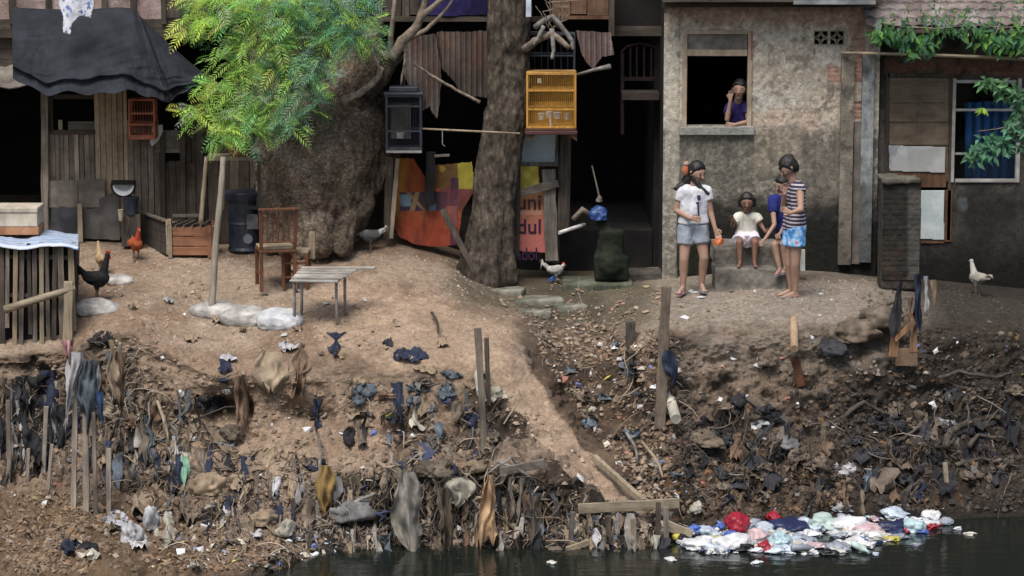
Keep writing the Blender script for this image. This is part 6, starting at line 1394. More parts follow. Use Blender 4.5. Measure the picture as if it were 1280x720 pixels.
# broken chair-like timber with cloth over it
BC = thing('broken_chair', hit(1130, 458)[0], 'broken orange-brown wooden chair frame lodged in the bank edge at right', 'chair')
Mo = wood('orange_brown_wood', (.17, .085, .04), (.38, .22, .12), 'z', 1, .7, .3, 0); gY = hit(1130, 450)[0].y
MB().beam(W(1122, 395, gY-.25), W(1116, 446, gY-.25), .09, .04, .01, n=4).build('leg', Mo, BC, bevel=.005); MB().beam(W(1140, 390, gY-.25), W(1142, 440, gY-.25), .08, .04, .01, n=4).build('leg', Mo, BC, bevel=.005)
MB().pxbox(1120, 436, 1147, 457, gY-.27, .06, .008).build('seat_board', mat('brown_panel', (.14, .09, .06), (.28, .19, .13), 7), BC, bevel=.006); MB().beam(W(1118, 425, gY-.3), W(1143, 402, gY-.3), .05, .03).build('brace', Mo, BC)

# ---- cloth hanging and lying on the slope
def cvec(c, k): return tuple(min(1, v*k) for v in c)
RAGM = {}
def ragmat(key):
    if key in RAGM: return RAGM[key]
    cs = dict(mud=((.09, .07, .053), (.23, .185, .14)), brown=((.10, .065, .042), (.26, .175, .12)), grey=((.10, .10, .105), (.25, .25, .25)), dark=((.018, .018, .022), (.06, .06, .068)), navy=((.012, .016, .032), (.04, .052, .095)),
              white=((.34, .34, .35), (.62, .62, .64)), tan=((.22, .165, .11), (.42, .33, .23)), peach=((.36, .22, .12), (.60, .40, .24)), bluegrey=((.055, .07, .09), (.17, .21, .245)), green=((.10, .26, .18), (.28, .48, .36)), red=((.22, .04, .04), (.42, .12, .12)),
              ochre=((.22, .14, .05), (.40, .27, .11)), blue=((.025, .055, .13), (.07, .14, .28)), cream=((.38, .35, .28), (.60, .57, .48)), pink=((.35, .18, .18), (.55, .33, .32)), black=((.008, .008, .010), (.03, .03, .034)), stone=((.17, .16, .14), (.40, .375, .335)))[key]
    m = mat('cloth_'+key, cs[0], cs[1], 9, .88, .6, .006, (1, 1, .45), .45, .22); RAGM[key] = m; return m
CN = dict(mud='mud-brown', brown='brown', grey='grey', dark='dark grey', navy='navy', white='whitish', tan='tan', peach='peach', bluegrey='blue-grey', green='pale green', red='red', ochre='ochre', blue='blue', cream='cream', pink='pink', black='black', stone='stone-grey')
def rag(px, py, w, L, key, label=None, shape='strip', name='rag', group=None, off=.05, cat='rag', Yf=None):
    """cloth caught at its top edge, hanging down over the slope; px,py,w,L in photo pixels"""
    nr, ncol = max(6, int(L/4)), max(6, int(w/1.6)); sd = rb.random()*50
    P = []; ys = []
    lean = rb.uniform(-.12, .12)*L
    top, _ = hit(px, py); top = W(px, py, Yf) if Yf is not None else top; yprev = top.y-off*(Yf is None)
    s = 32/(32+top.y)
    rows = []; cy = yprev
    for i in range(nr):
        v = i/(nr-1); h = hit(px+lean*v, py+L*v)[0]
        yy = min(cy-.0, h.y-off) if h.y < cy+.6 else cy
        cy = cy+(min(yy, cy+.02)-cy)*.75 if Yf is None else min(Yf, h.y-.03)
        if shape == 'leaf': ww = w*(.25+.95*math.sin(math.pi*min(1, v*.8+.12))**.9)*(1 if v < .85 else 1-(v-.85)*5)
        elif shape == 'tri': ww = w*(.3+.8*v)
        elif shape == 'twist': ww = w*(.55+.35*math.sin(v*9+sd))
        else: ww = w*(.75+.3*math.sin(v*3+sd))*(1-.25*v)
        r = []
        for j in range(ncol):
            u = j/(ncol-1)-.5; e = float(vn(u*9+sd, 1.3, 2.))*L*.28*max(0, v-.55)/.45
            x = px+lean*v+u*ww+w*(.08 if group is None else .16)*float(vn(v*4+sd, u*2, 5.))+abs(u)*w*(.4 if group is None else .7)*float(fbm(v*L/14+sd+(9 if u > 0 else 0), 1.5, 2., 3)); y = py+L*v+e+w*.08*float(vn(u*5, sd, 3.))
            dp = .022*math.sin(u*(9+sd % 6)+sd+3*v+3*float(vn(u*3, v*3+sd, 1.)))*(.4+.6*v)+.035*float(vn(u*6+sd, v*4, 9.))+.012*float(vn(u*15+sd, v*14, 9.))+.035*(u*2)**2
            r.append(W(x, y, cy+dp*min(1.6, w/14)+.0))
        rows.append(r)
    o = MB().grid(rows).build(name, ragmat(key), smooth=True)
    return tag(o, label, cat, group)
def patch(px, py, w, h, key, label=None, name='cloth_scrap', group=None, cat='cloth', amp=.07, off=.015):
    """rag lying on the ground, following it"""
    n = max(7, int(w/2)); mrows = max(6, int(h/1.6)); sd = rb.random()*60; th = rb.uniform(-.5, .5)
    rows = []
    for i in range(mrows):
        r = []
        for j in range(n):
            u = j/(n-1)-.5; v = i/(mrows-1)-.5; q = 1+.35*float(vn(math.atan2(v, u)*1.5+sd, 2, 1))
            a = u*q*w*(1-.5*v*v*4*.5); b2 = v*q*h*(1-.5*u*u*4*.5); X_ = px+a*math.cos(th)-b2*math.sin(th)*.6; Y_ = py+a*math.sin(th)*.5+b2
            p_, n_ = hit(X_, Y_); r.append(p_+n_*(off+amp*max(-.4, float(fbm(u*6+sd, v*5, 1., 4, 2.1, .65))*1.6+.25)))
        rows.append(r)
    o = MB().grid(rows).build(name, ragmat(key), smooth=True); return tag(o, label, cat, group)
# the cloths one can point at
NAMED = [
 (94, 440, 17, 100, 'white', 'long white rag hanging over the stakes on the left', 'strip'), (110, 450, 20, 78, 'bluegrey', 'blue-grey cloth hanging right of the long white rag', 'leaf'), (124, 490, 9, 38, 'blue', 'small light blue rag low beside the blue-grey cloth', 'strip'),
 (84, 425, 16, 26, 'pink', 'dirty pink rag draped over the tops of the left stakes', 'strip'), (140, 425, 20, 92, 'tan', 'long tan matted rag right of the blue-grey cloth', 'twist'), (152, 440, 13, 70, 'brown', 'brown matted rag beside the long tan one', 'twist'),
 (218, 545, 9, 26, 'white', 'short whitish strip above the pale green scrap', 'strip'), (229, 570, 15, 36, 'green', 'pale green scrap of sheet in the left heap', 'leaf'), (204, 640, 20, 46, 'cream', 'cream rag tip standing up from the left heap', 'leaf'),
 (186, 600, 46, 44, 'tan', 'arched tan cloth over a dark hollow in the left heap', 'tri'), (172, 655, 30, 30, 'white', 'crumpled white rag at lower left', 'strip'), (240, 600, 24, 50, 'mud', 'mud-stained rag fanning out below the green scrap', 'tri'),
 (408, 582, 17, 60, 'ochre', 'ochre-yellow cloth hanging left of the grey sack', 'leaf'), (507, 590, 29, 108, 'stone', 'large pale grey cloth hanging to the water left of middle', 'leaf'), (553, 610, 22, 92, 'mud', 'mud-brown cloth hanging right of the large grey cloth', 'strip'),
 (613, 594, 26, 88, 'peach', 'peach-orange cloth hanging near the water at the middle', 'tri'), (568, 596, 38, 34, 'cream', 'pale cream-green cloth scrap between the two hanging cloths', 'leaf'), (495, 478, 15, 48, 'navy', 'navy rag hanging on the middle slope', 'strip'),
 (835, 438, 15, 38, 'navy', 'dark blue bag hung on the tallest thick post', 'leaf'), (338, 440, 34, 50, 'tan', 'tan cloth folded over the ledge below the white sacks', 'leaf'), (397, 500, 20, 36, 'navy', 'navy rag under the ledge left of the middle slope', 'strip'),
 (378, 430, 24, 60, 'brown', 'brown matted cloth hanging from the ledge under the slat table', 'twist'), (420, 416, 24, 28, 'navy', 'dark blue rag at the foot of the slat table', 'twist'), (1147, 343, 16, 60, 'navy', 'navy and white clothes heaped over the broken chair', 'strip'), (1158, 345, 9, 40, 'white', 'white cloth strip over the broken chair', 'strip'), (1166, 350, 7, 34, 'tan', 'thin tan strip at the right of the clothes on the broken chair', 'strip'),
 (1137, 372, 9, 50, 'brown', 'brown strip left among the clothes on the broken chair', 'twist'), (1125, 352, 14, 60, 'dark', 'dark cloth at the left of the clothes on the broken chair', 'tri'), (40, 470, 60, 42, 'black', 'large black net heap under the pen at the left edge', 'strip'), (15, 480, 20, 110, 'grey', 'long grey rag at the far left edge under the pen', 'twist'), (22, 500, 12, 80, 'white', 'narrow whitish rag at the far left edge', 'strip'),
 (300, 470, 18, 60, 'brown', 'brown cloth hanging at the left of the dark hollow', 'strip'), (215, 560, 22, 60, 'navy', 'navy cloth hanging in the left heap', 'strip'), (182, 520, 24, 60, 'bluegrey', 'faded blue cloth in the left heap', 'twist'), (308, 570, 20, 42, 'navy', 'navy rag with creases on the lower left slope', 'strip'),
 (250, 560, 18, 40, 'mud', 'mud-brown rag above the khaki sack', 'strip'), (345, 560, 40, 44, 'tan', 'broad tan cloth over the slope above the grey sack', 'leaf'), (670, 620, 14, 60, 'mud', 'mud-brown strip hanging right of the peach cloth', 'twist')]
YST = hit(100, 634)[0].y-.12; YPO = hit(824, 528)[0].y-.16
for (x, y, w_, L_, k, lb, shp) in NAMED:
    Yf = None
    if x < 160 and y < 500 and x > 75: Yf = YST
    if 'broken chair' in lb: Yf = gY-.34
    if 'tallest' in lb: Yf = YPO
    if y > 575 and x > 400: Yf = min(hit(x, y+L_*.9)[0].y, hit(x, y)[0].y, hit(x, y+L_*.5)[0].y)-.16
    rag(x, y, w_*1.12, L_, k, lb, shp, cat='bag' if 'bag' in lb else 'cloth', off=.09 if w_ < 40 else .06, Yf=Yf)
# the matted rags nobody would describe one by one except by colour and place
LM = [(120, 540, 'the row of long stakes on the left'), (30, 560, 'the far left edge'), (200, 620, 'the arched tan cloth'), (290, 600, 'the pale crumpled sack at lower left'), (440, 640, 'the grey sack near the water'), (507, 650, 'the large grey hanging cloth'), (613, 640, 'the peach cloth'),
      (700, 650, 'the left end of the level plank'), (790, 650, 'the right end of the level plank'), (600, 500, 'the split posts'), (820, 500, 'the tallest thick post'), (400, 510, 'the dark hollow under the ledge'), (500, 490, 'the navy rag on the middle slope'), (700, 460, 'the top of the gully'), (760, 560, 'the foot of the gully'),
      (880, 560, 'the dark litter below the whitish drain pipe'), (990, 470, 'the rusty strip'), (1130, 470, 'the broken chair'), (1200, 560, 'the tangled roots on the right bank'), (1050, 600, 'the floating litter on the right'), (180, 450, 'the top of the left heap'), (320, 680, 'the lower left litter')]
def near(x, y):
    b = min(LM, key=lambda l: (l[0]-x)**2+1.6*(l[1]-y)**2); dx = x-b[0]; dy = y-b[1]
    if dx*dx+dy*dy < 500: return 'at '+b[2]
    if abs(dx) > abs(dy)*1.1: return ('right of ' if dx > 0 else 'left of ')+b[2]
    return ('below ' if dy > 0 else 'above ')+b[2]
def zone(n, poly, fn, clump=0):
    xs = [p[0] for p in poly]; ys = [p[1] for p in poly]; c = 0; tries = 0
    while c < n and tries < n*60:
        tries += 1; x = rb.uniform(min(xs), max(xs)); y = rb.uniform(min(ys), max(ys))
        if inpoly(np.array([x]), np.array([y]), poly)[0] and (not clump or float(fbm(x*.021, y*.034, clump, 3)) > rb.uniform(-.35, .3)): fn(x, y); c += 1
low_band = [(400, 600), (500, 575), (620, 585), (700, 610), (850, 640), (850, 690), (640, 690), (420, 690), (380, 650)]
left_heap = [(130, 500), (240, 480), (300, 560), (380, 560), (400, 610), (380, 660), (220, 650), (150, 600)]
left_up = [(0, 470), (70, 470), (90, 440), (170, 430), (200, 480), (180, 560), (0, 590)]
mid = [(430, 480), (520, 470), (620, 490), (640, 560), (560, 590), (440, 560)]
rgt = [(840, 560), (900, 500), (1000, 520), (1150, 500), (1270, 470), (1270, 590), (1150, 610), (1000, 620), (860, 620)]
cnt = {}
def wt(opts): 
    t = rb.random()*sum(o[1] for o in opts)
    for o in opts:
        t -= o[1]
        if t <= 0: return o[0]
def autorag(pal, w0, w1, L0, L1, adj='matted'):
    def f(x, y):
        k = wt(pal); w_ = rb.uniform(w0, w1); L_ = rb.uniform(L0, L1)
        if y+L_ > 694: L_ = max(10, 694-y)
        sz = 'small' if L_ < (L0+L1)/2-4 else 'long'
        rag(x, y, w_, L_, k, f'{sz} {CN[k]} {adj} rag '+near(x, y+L_/2), rb.choice(['strip', 'strip', 'twist', 'leaf', 'tri']), group='matted rags caught on the bank', off=rb.uniform(.03, .16))
    return f
PM = [('mud', 6), ('brown', 3), ('dark', 2), ('grey', 2), ('tan', 2.6), ('black', 1.5), ('navy', 1), ('bluegrey', .7), ('white', .5), ('cream', .6), ('stone', 1.6)]
zone(95, low_band, autorag(PM, 5, 15, 20, 60)); zone(52, left_heap, autorag(PM+[('navy', 1.5), ('white', 1.2), ('tan', 2)], 6, 17, 16, 46)); zone(26, left_up, autorag(PM, 6, 16, 24, 64)); zone(22, mid, autorag(PM+[('navy', 1.2), ('bluegrey', 2), ('tan', 3)], 6, 18, 10, 26))
zone(12, [(0, 462), (62, 460), (75, 500), (60, 540), (0, 540)], autorag([('black', 5), ('dark', 2), ('navy', 1)], 12, 26, 30, 60)); zone(46, rgt, autorag([('dark', 6), ('black', 4), ('mud', 4), ('grey', .8), ('brown', 2), ('bluegrey', .6)], 8, 30, 10, 34, 'dark-stained' if False else 'muddy'))
def autopatch(pal, w0, w1, lab='crumpled'):
    def f(x, y):
        k = wt(pal); w_ = rb.uniform(w0, w1); patch(x, y, w_, w_*rb.uniform(.3, .6), k, ('small ' if w_ < (w0+w1)/2 else 'larger ')+CN[k]+f' {lab} scrap lying '+near(x, y), group='cloth scraps lying on the bank', name='cloth_scrap', cat='scrap')
    return f
zone(16, [(440, 430), (560, 430), (640, 470), (600, 560), (430, 550)], autopatch([('navy', 1.6), ('bluegrey', 2.4), ('dark', 2), ('tan', 3), ('cream', .6)], 12, 34)); zone(14, [(250, 430), (400, 430), (420, 620), (260, 620)], autopatch([('navy', 2), ('tan', 3), ('white', 1.3), ('mud', 2)], 10, 28))
zone(22, [(700, 420), (800, 420), (860, 600), (800, 620), (730, 540)], autopatch([('bluegrey', 2), ('white', 1.6), ('dark', 2), ('mud', 3), ('cream', 1)], 8, 22)); zone(14, [(20, 610), (400, 650), (400, 710), (20, 710)], autopatch([('white', 2), ('mud', 3), ('navy', 1), ('cream', 1), ('pink', .6), ('red', .3)], 10, 28))
zone(22, rgt, autopatch([('dark', 4), ('black', 3), ('mud', 3), ('bluegrey', .7), ('white', .3)], 14, 44)); zone(10, [(160, 350), (430, 420), (430, 450), (150, 430)], autopatch([('tan', 3), ('white', 1), ('cream', 1)], 8, 18))
for (x, y, w_, h_, k, lb) in [(512, 447, 40, 14, 'navy', 'dark blue-black plastic scrap spread on the sand at the middle'), (568, 470, 30, 10, 'bluegrey', 'faded blue scrap right of the blue-black plastic'), (284, 450, 20, 10, 'white', 'white scrap on the slope below the white sacks'), (105, 470, 20, 14, 'cream', 'pale scrap at the head of the stakes'),
      (1052, 636, 26, 12, 'white', 'torn white sheet lying just above the floating litter'), (255, 505, 28, 14, 'dark', 'dark bent plastic on the bare earth face'), (130, 425, 30, 20, 'black', 'black cloth knot above the blue-grey cloth'), (630, 630, 20, 14, 'mud', 'mud-brown scrap right of the peach cloth')]: patch(x, y, w_, h_, k, lb)
# bulky bundles
def bundle(x, y, sx, sz, key, label, seed, name='bundle', cat='bundle', amp=.42, group=None, lift=.25, m=None, freq=2.15):
    p = hit(x, y)[0]; k = 1/(110*32/(32+p.y))
    return crumple(name, p+Vector((0, -.03, sz*k*lift)), (sx*k*.5, sx*k*.32, sz*k*.5), m or ragmat(key), label, cat, group, seed, amp, 4, freq)
for i, (x, y, sx, sz, k, lb) in enumerate([(443, 648, 62, 36, 'grey', 'bulging grey sack lodged above the water, left of the grey hanging cloth'), (262, 618, 42, 36, 'tan', 'khaki crumpled sack in the lower left slope'), (290, 548, 30, 22, 'mud', 'mud lump under the bare earth face'), (165, 675, 36, 30, 'white', 'crumpled white plastic heap at lower left'),
      (358, 668, 26, 26, 'cream', 'pale cream plastic ball left of the ochre cloth'), (330, 655, 34, 24, 'tan', 'tan paper bundle beside the pale cream ball'), (108, 690, 30, 18, 'black', 'black bag with a pale tie on the leaf litter at lower left'), (85, 690, 22, 20, 'navy', 'dark blue bag at lower left'), (190, 660, 22, 38, 'white', 'white twisted plastic right of the crumpled white heap'),
      (1065, 425, 60, 34, 'mud', 'rounded muddy rock at the terrace edge'), (1100, 410, 50, 34, 'mud', 'large dark muddy rock left of the broken chair'), (1040, 445, 44, 26, 'dark', 'dark muddy boulder below the terrace edge'), (960, 455, 34, 20, 'mud', 'muddy lump left of the rusty strip'), (595, 590, 26, 20, 'tan', 'tan knot above the peach cloth'), (545, 595, 40, 26, 'mud', 'earth block above the mud-brown cloth'),
      (880, 555, 44, 20, 'mud', 'muddy twisted heap of cloth on the right bank'), (985, 560, 36, 18, 'grey', 'grey cloth lump on the right bank'), (870, 640, 20, 16, 'cream', 'cream plastic lump at the left end of the floating litter')]):
    bundle(x, y, sx, sz, k, lb, 20+i, 'rock' if ('rock' in lb or 'boulder' in lb) else ('sack' if 'sack' in lb else 'bundle'), 'rock' if ('rock' in lb or 'boulder' in lb) else ('sack' if 'sack' in lb else 'bundle'))
for i in range(30):
    def f(x, y): 
        k = wt([('mud', 5), ('dark', 4), ('brown', 3), ('grey', 1)]); s_ = rb.uniform(10, 26)
        if x > 850: k = wt([('dark', 5), ('black', 3), ('mud', 4)])
        bundle(x, y, s_, s_*rb.uniform(.4, .8), k, ('small ' if s_ < 22 else 'large ')+CN[k]+' earthy lump '+near(x, y), 60+i, 'earth_lump', 'lump', .6, 'muddy lumps on the bank', .1, None, 2.6)
    zone(1, [low_band, left_heap, rgt, rgt, left_up, mid][i % 6], f)
# ---- floating litter, bottom right
WP_ = []
def onwater(x, y, h=0.0):
    p = hit(x, y)[0]; d = ray(x, y); q = CAM+d*((ZW+h-CAM.z)/d.z)
    return (q, True) if q.y < p.y else (p+Vector((0, -.02, h)), False)
M_bag = {k: plastic('plastic_'+k, c) for k, c in dict(white=(.76, .77, .78), cream=(.68, .66, .58), paleblue=(.55, .63, .72), palegreen=(.52, .66, .62), navy=(.02, .03, .09), red=(.40, .02, .04), pink=(.64, .46, .48), blue=(.08, .16, .50), black=(.012, .012, .016), orange=(.60, .34, .24), grey=(.32, .35, .40), yellow=(.60, .52, .10), teal=(.46, .62, .66)).items()}
BN = dict(white='white', cream='cream', paleblue='pale blue', palegreen='pale green', navy='navy', red='red', pink='pink', blue='blue', black='black', orange='orange', grey='grey', yellow='yellow', teal='teal')
def fbag(x, y, w_, h_, k, label, seed, name='plastic_bag', cat='bag', amp=.34):
    p, ww = onwater(x, y, .0); kk = 1/(110*32/(32+p.y))
    return crumple(name, p+Vector((0, 0, h_*kk*.22)), (w_*kk*.56, w_*kk*.42, h_*kk*(.44 if w_ > 22 else .40)), M_bag[k], label, cat, 'litter floating at the bank', seed, amp, 4, 1.9)
BIG = [(922, 664, 34, 34, 'red', 'bright red bag on top of the floating litter, left of middle'), (915, 684, 40, 26, 'white', 'large white bag at the front of the litter near its left end'), (872, 686, 34, 20, 'white', 'white bag at the front left corner of the floating litter'), (883, 668, 32, 16, 'paleblue', 'pale bag behind the front left corner bag'),
       (986, 662, 54, 20, 'navy', 'wide navy cloth behind the middle of the litter'), (998, 655, 34, 12, 'paleblue', 'pale blue and white bag on the wide navy cloth'), (948, 677, 26, 22, 'pink', 'pink-patterned bag right of the large white bag'), (975, 682, 28, 26, 'teal', 'pale teal bag at the front middle of the litter'), (955, 664, 30, 16, 'paleblue', 'light blue bag right of the red bag'),
       (1030, 660, 44, 24, 'palegreen', 'pale green bag at the back middle of the litter'), (1058, 662, 40, 24, 'white', 'broad white bag right of the pale green one'), (1085, 668, 34, 18, 'pink', 'faded pink bag right of the broad white bag'), (1118, 645, 34, 16, 'paleblue', 'blue and white sack at the back right of the litter'), (1114, 639, 18, 8, 'orange', 'orange-topped scrap on the blue and white sack'),
       (1117, 663, 34, 18, 'navy', 'dark navy bag at the right of the litter'), (1140, 664, 24, 24, 'teal', 'pale teal bag right of the dark navy bag'), (1140, 650, 34, 14, 'black', 'black cloth behind the teal bag at right'), (1164, 650, 26, 18, 'white', 'white patterned bag near the right tip of the litter'), (1183, 655, 18, 14, 'grey', 'greyish bag at the right tip of the litter'),
       (1020, 684, 20, 9, 'pink', 'faded pink scrap at the front of the litter'), (1048, 688, 32, 16, 'grey', 'grey-blue bag at the front right of the litter'), (1068, 682, 30, 14, 'white', 'white bag at the front right of the litter'), (900, 660, 14, 10, 'blue', 'small blue scrap left of the red bag'), (868, 664, 14, 14, 'blue', 'small blue and white scrap at the left tip'), (897, 676, 20, 10, 'yellow', 'small yellow scrap between the left white bags'), (966, 648, 22, 14, 'red', 'small dull red scrap behind the light blue bag')]
for i, (x, y, w_, h_, k, lb) in enumerate(BIG): fbag(x, y, w_, h_, k, lb, 100+i)
outl = [(850, 664), (905, 655), (960, 652), (1040, 648), (1100, 646), (1180, 650), (1186, 658), (1130, 672), (1090, 684), (1040, 694), (960, 692), (900, 692), (858, 692)]
i0 = [200]
def small(x, y):
    i0[0] += 1; k = wt([('white', 11), ('cream', 3), ('paleblue', 4), ('pink', 1), ('palegreen', .7), ('grey', 2.5), ('navy', 1.4), ('blue', .5), ('red', .35), ('black', 1.6), ('orange', .3), ('teal', .7), ('yellow', .2)]); w_ = 5+17*rb.random()**1.6
    zx = ['left end', 'left half', 'middle', 'right half', 'right tip'][min(4, int((x-850)/68))]; zy = 'front' if y > 676 else ('back' if y < 662 else 'heart')
    fbag(x, y, w_, w_*rb.uniform(.4, .75), k, f'{"tiny" if w_ < 14 else "small"} {BN[k]} plastic scrap in the {zy} of the floating litter, {zx}', i0[0], 'plastic_scrap', 'litter', .7)
zone(235, outl, small)
for (x, y, k, lb) in [(1198, 662, 'white', 'white scrap drifting just past the right tip of the litter'), (1212, 668, 'cream', 'cream scrap drifting farthest right on the water'), (838, 700, 'white', 'white scrap drifting in front of the wet stakes'), (1095, 694, 'paleblue', 'pale blue scrap adrift in front of the right half of the litter'), (945, 704, 'white', 'white scrap adrift in front of the large white bag'), (1145, 682, 'grey', 'grey scrap adrift below the teal bag'), (690, 704, 'cream', 'cream scrap adrift under the level plank')]:
    i0[0] += 1; fbag(x, y, rb.uniform(6, 12), 5, k, lb, i0[0], 'plastic_scrap', 'litter', .6)
def bottle(x, y, ang, m, cap_m, label):
    p, _w = onwater(x, y, 0); t = thing('plastic_bottle', O0, label, 'bottle', 'litter floating at the bank')
    lathe([(.001, -.12), (.03, -.12), (.034, -.10), (.034, -.02), (.031, 0), (.034, .02), (.034, .06), (.014, .11), (.012, .13), (.001, .131)], (0, 0, 0), 12).build('body', m, t, smooth=True)
    MB().tube([(0, 0, .132), (0, 0, .15)], .015, 10).build('cap', cap_m, t)
    t.location = p+Vector((0, 0, .045)); t.rotation_euler = (math.pi/2+.1, 0, ang)
for (x, y, a, k, c, lb) in [(893, 690, 1.2, 'paleblue', 'blue', 'pale blue bottle with a blue cap at the front left of the litter'), (1003, 690, 2.0, 'grey', 'white', 'greyish bottle with a white cap at the front middle of the litter'), (1075, 690, .5, 'palegreen', 'teal', 'greenish bottle at the front right of the litter'), (1160, 660, 1.8, 'white', 'red', 'white bottle with a red cap near the right tip of the litter'), (852, 676, 2.4, 'yellow', 'black', 'yellow bottle with a black cap at the left end of the litter')]:
    bottle(x, y, a, M_bag[k], M_bag[c], lb)

# ---- uncountable stuff
def gcol(x, y):
    if x > 1085 and y < 400: return (.07, .06, .05)
    if x > 840: return (.30, .255, .21) if y < 400 else ((.20, .165, .135) if y < 470 and x < 1100 else (.055, .045, .038))
    if y < 440 or seg(x, y, 600, 430, 790, 625) < 50: return (.36, .275, .205)
    if y > 600 and 390 < x: return (.05, .04, .032)
    return (.25, .185, .135)
STR = LeafMB()
def strand(x, y):
    """thin torn strip of matted cloth or fibre hanging down the face"""
    L_ = 10+60*rb.random()**1.6; L_ = min(L_, 698-y); w_ = 1.2+14*rb.random()**2.4
    if L_ < 8: return
    p = hit(x, y)[0]; cy = p.y-rb.uniform(.02, .13); sd = rb.random()*40; le = rb.gauss(0, .42)*L_; n = 7; rows = []; k = wt([((.21, .165, .12), 5), ((.13, .10, .075), 4), ((.31, .255, .195), 4), ((.05, .045, .042), 2.5), ((.13, .135, .14), 2), ((.36, .32, .27), .8), ((.05, .06, .11), .8)])
    if x > 850: k = cvec(k, .42)
    for i in range(n):
        v = i/(n-1); ww = w_*(1-.6*v)*(1+.3*math.sin(v*7+sd)); xx = x+le*v*v+7*float(vn(v*3+sd, 1, 1)); h = hit(xx, y+L_*v)[0]; cy = min(cy, h.y-.03) if h.y > cy-.5 else cy
        rows.append([W(xx+u*ww, y+L_*v+abs(u)*w_*.3*(i == n-1), cy-.02*math.sin(u*5+sd+v*4)*min(1, w_/6)) for u in (-.5, -.17, .17, .5)])
    n0 = len(STR.v); STR.grid(rows); c = cvec(k, rb.uniform(.7, 1.25)); STR.c += [c]*(len(STR.v)-n0)
face = [(385, 598), (500, 572), (620, 582), (700, 606), (850, 640), (850, 680), (640, 680), (420, 680)]
zone(430, face, strand); zone(170, left_heap, strand); zone(110, left_up, strand); zone(60, mid, strand); zone(120, rgt, strand)
tag(STR.build('hanging_shreds', vcol('shreds', 40, .95, .5, .005, .35, .15, 160)), kind='stuff')
def stuffmesh(name, n, poly_w, fn, m, smooth=False):
    mb = LeafMB()
    for poly, cnt_ in poly_w:
        zone(cnt_, poly, lambda x, y: fn(mb, x, y), 3.3+len(name))
    o = mb.build(name, m); tag(o, kind='stuff')
    if smooth: o.data.polygons.foreach_set('use_smooth', [True]*len(o.data.polygons))
    return o
M_lit = vcol('litter_bits', 30, .85, .3, .004, .25, .3, 200)
def bit(pal, s0, s1):
    def f(mb, x, y):
        p, n_ = hit(x, y); c = wt(pal); s_ = s0+(s1-s0)*rb.random()**3.2; g_ = gcol(x, y); c = tuple(c[i_]*.55+g_[i_]*.45 for i_ in range(3)) if max(c) < .4 else c; a = Vector((rb.uniform(-1, 1), rb.uniform(-1, 1), rb.uniform(-.4, .4))).normalized(); a = (a-n_*a.dot(n_)*rb.uniform(.2, 1)).normalized(); b2 = n_.cross(a).normalized(); p = p+n_*rb.uniform(.0, .02)
        q = rb.uniform(.8, 1.25); c = cvec(c, q); k = rb.uniform(.3, .9)
        vs = [p-a*s_-b2*s_*k, p+a*s_*rb.uniform(.6, 1.2)-b2*s_*k*rb.uniform(.4, 1.2), p+a*s_+b2*s_*k, p-a*s_*rb.uniform(.4, 1)+b2*s_*k]; m_ = p+n_*s_*rb.uniform(.2, .7)
        mb.add(vs+[m_], [(0, 1, 4), (1, 2, 4), (2, 3, 4), (3, 0, 4)]); mb.c += [c]*5
    return f
EB = [((.10, .07, .05), 6), ((.18, .12, .07), 5), ((.05, .042, .035), 6), ((.26, .20, .14), 3), ((.10, .045, .02), 2), ((.02, .02, .025), 4), ((.38, .35, .32), .5), ((.55, .55, .54), .25), ((.06, .10, .2), .3), ((.2, .11, .04), .8)]
allbank = [(0, 470), (160, 430), (400, 480), (560, 480), (640, 490), (720, 560), (800, 640), (850, 690), (420, 700), (0, 715)]
gully_p = [(650, 390), (760, 380), (850, 430), (880, 620), (820, 640), (740, 540), (680, 450)]
right_p = [(840, 430), (1280, 400), (1280, 640), (1190, 640), (860, 650)]
lowbank = [(0, 470), (90, 440), (200, 470), (260, 570), (420, 570), (500, 570), (640, 590), (850, 650), (850, 695), (420, 700), (0, 715)]
rightlow = [(840, 500), (1000, 480), (1130, 420), (1280, 410), (1280, 640), (1190, 640), (860, 650)]
stuffmesh('scattered_debris', 0, [(allbank, 700), (lowbank, 2300), (gully_p, 1700), (right_p, 700), (rightlow, 2000)], bit(EB, .006, .045), M_lit)
LB = [((.21, .135, .07), 4), ((.15, .09, .05), 5), ((.28, .20, .12), 3), ((.09, .06, .04), 4), ((.25, .22, .09), .5), ((.36, .32, .26), .8), ((.26, .12, .04), .7)]
stuffmesh('leaf_litter', 0, [([(0, 590), (150, 640), (420, 660), (420, 712), (0, 719)], 2500), ([(840, 570), (1060, 590), (1060, 640), (850, 650)], 900), ([(740, 420), (830, 440), (860, 600), (790, 590)], 600), ([(90, 330), (420, 370), (560, 420), (400, 450), (120, 420)], 260), ([(600, 345), (830, 352), (830, 400), (640, 400)], 240), ([(850, 365), (1120, 350), (1120, 400), (850, 400)], 160)], bit(LB, .009, .042), M_lit)
WB = [((.62, .63, .64), 6), ((.35, .42, .55), 1.5), ((.45, .2, .15), .8), ((.5, .45, .36), 2), ((.15, .2, .45), .8), ((.5, .42, .1), .5)]
stuffmesh('bright_litter_bits', 0, [(gully_p, 110), ([(150, 640), (420, 650), (420, 705), (150, 712)], 150), (right_p, 60), (allbank, 90), ([(840, 360), (1100, 345), (1100, 395), (850, 400)], 16), (outl, 260), ([(60, 330), (420, 350), (560, 430), (100, 430)], 18)], bit(WB, .009, .055), M_lit)
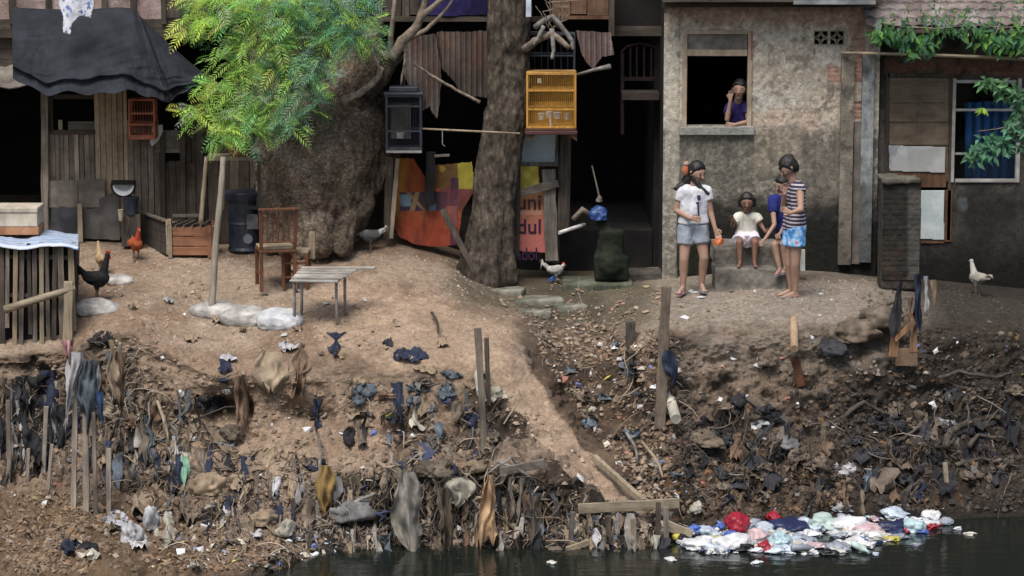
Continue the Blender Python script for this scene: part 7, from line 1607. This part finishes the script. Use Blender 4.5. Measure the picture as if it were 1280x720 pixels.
def clod(mb, x, y):
    p, n_ = hit(x, y); s_ = rb.choice([.006, .008, .010, .014, .02] if y < 445 else [.007, .010, .014, .02, .032])*rb.uniform(.7, 1.2)
    base = gcol(x, y); c = cvec(base, rb.uniform(.75, 1.25)); vs = []
    for k in range(6):
        a = k*math.pi/3; r_ = s_*rb.uniform(.7, 1.2); vs.append(p+Vector((math.cos(a)*r_, math.sin(a)*r_, -s_*.2)))
    for k in range(4):
        a = k*math.pi/2+.4; r_ = s_*rb.uniform(.3, .7); vs.append(p+Vector((math.cos(a)*r_, math.sin(a)*r_, s_*rb.uniform(.5, .9))))
    mb.add(vs, [(0, 1, 6), (1, 7, 6), (1, 2, 7), (2, 3, 7), (3, 8, 7), (3, 4, 8), (4, 9, 8), (4, 5, 9), (5, 0, 9), (0, 6, 9), (6, 7, 8), (6, 8, 9)]); mb.c += [c]*10
stuffmesh('soil_clods', 0, [([(90, 310), (570, 310), (640, 380), (640, 440), (100, 440)], 1500), ([(840, 345), (1200, 350), (1280, 390), (840, 405)], 900), (allbank, 3000), (right_p, 2400), (gully_p, 800)], clod, M_lit)
def root(mb, x, y):
    p, n_ = hit(x, y); L_ = rb.uniform(.12, .5); r0 = rb.choice([.003, .004, .006, .009]); d = Vector((rb.uniform(-1, 1), rb.uniform(-.8, .2), rb.uniform(-1.4, .5))).normalized(); pts = [p+n_*.01]; 
    for k in range(5):
        d = (d+Vector((rb.uniform(-.5, .5), rb.uniform(-.35, .25), rb.uniform(-.6, .25)))).normalized(); q = pts[-1]+d*L_/5; pts.append(q)
    if x > 850: c = wt([((.05, .04, .035), 5), ((.11, .09, .075), 3), ((.2, .17, .14), 1)])
    else: c = wt([((.16, .12, .085), 4), ((.30, .24, .18), 3), ((.06, .05, .045), 4), ((.42, .36, .28), .8)])
    n0 = len(mb.v); mb.tube(pts, [r0, r0, r0*.9, r0*.8, r0*.6, r0*.3], 4, caps=False); mb.c += [cvec(c, rb.uniform(.8, 1.2))]*(len(mb.v)-n0)
stuffmesh('roots_and_fibres', 0, [(low_band, 650), (left_heap, 320), (left_up, 220), (mid, 110), (rgt, 500), (gully_p, 260), ([(200, 640), (420, 650), (420, 700), (180, 700)], 300)], root, M_lit)
M_rootd = mat('muddy_root', (.035, .03, .025), (.13, .11, .09), 14, .9, .6, .006)
# thick roots twisting on the right bank
for i, (pts, lb) in enumerate([([(1180, 556), (1188, 538), (1210, 524), (1240, 520), (1268, 528)], 'thick pale root arching over a hollow at the far right of the bank'), ([(1206, 560), (1222, 545), (1250, 548), (1275, 560)], 'lower dark root below the arching pale root'), ([(1050, 520), (1075, 505), (1100, 512), (1112, 530)], 'curled root on the dark right bank'),
       ([(1120, 560), (1150, 540), (1168, 545)], 'short root left of the arching pale root'), ([(930, 500), (960, 520), (985, 515)], 'dark root in the middle of the right bank'), ([(1195, 582), (1230, 575), (1270, 585)], 'lowest long root at the far right'), ([(1170, 470), (1200, 462), (1240, 470), (1270, 462)], 'high dark root at the right below the terrace')]):
    P_ = []
    for (x, y) in pts: h_, n_ = hit(x, y); P_.append(h_+n_*.05+Vector((0, -.03, 0)))
    Q = []
    for a in range(len(P_)-1):
        for b2 in range(4): Q.append(P_[a].lerp(P_[a+1], b2/4)+Vector([rb.uniform(-.008, .008) for _ in range(3)]))
    Q.append(P_[-1]); tag(MB().tube(Q, [(.045 if not i else .028)-.02*k/len(Q) for k in range(len(Q))], 7, wob=.15).build('root', M_rootd if i else M_bark2, smooth=True), lb, 'root')
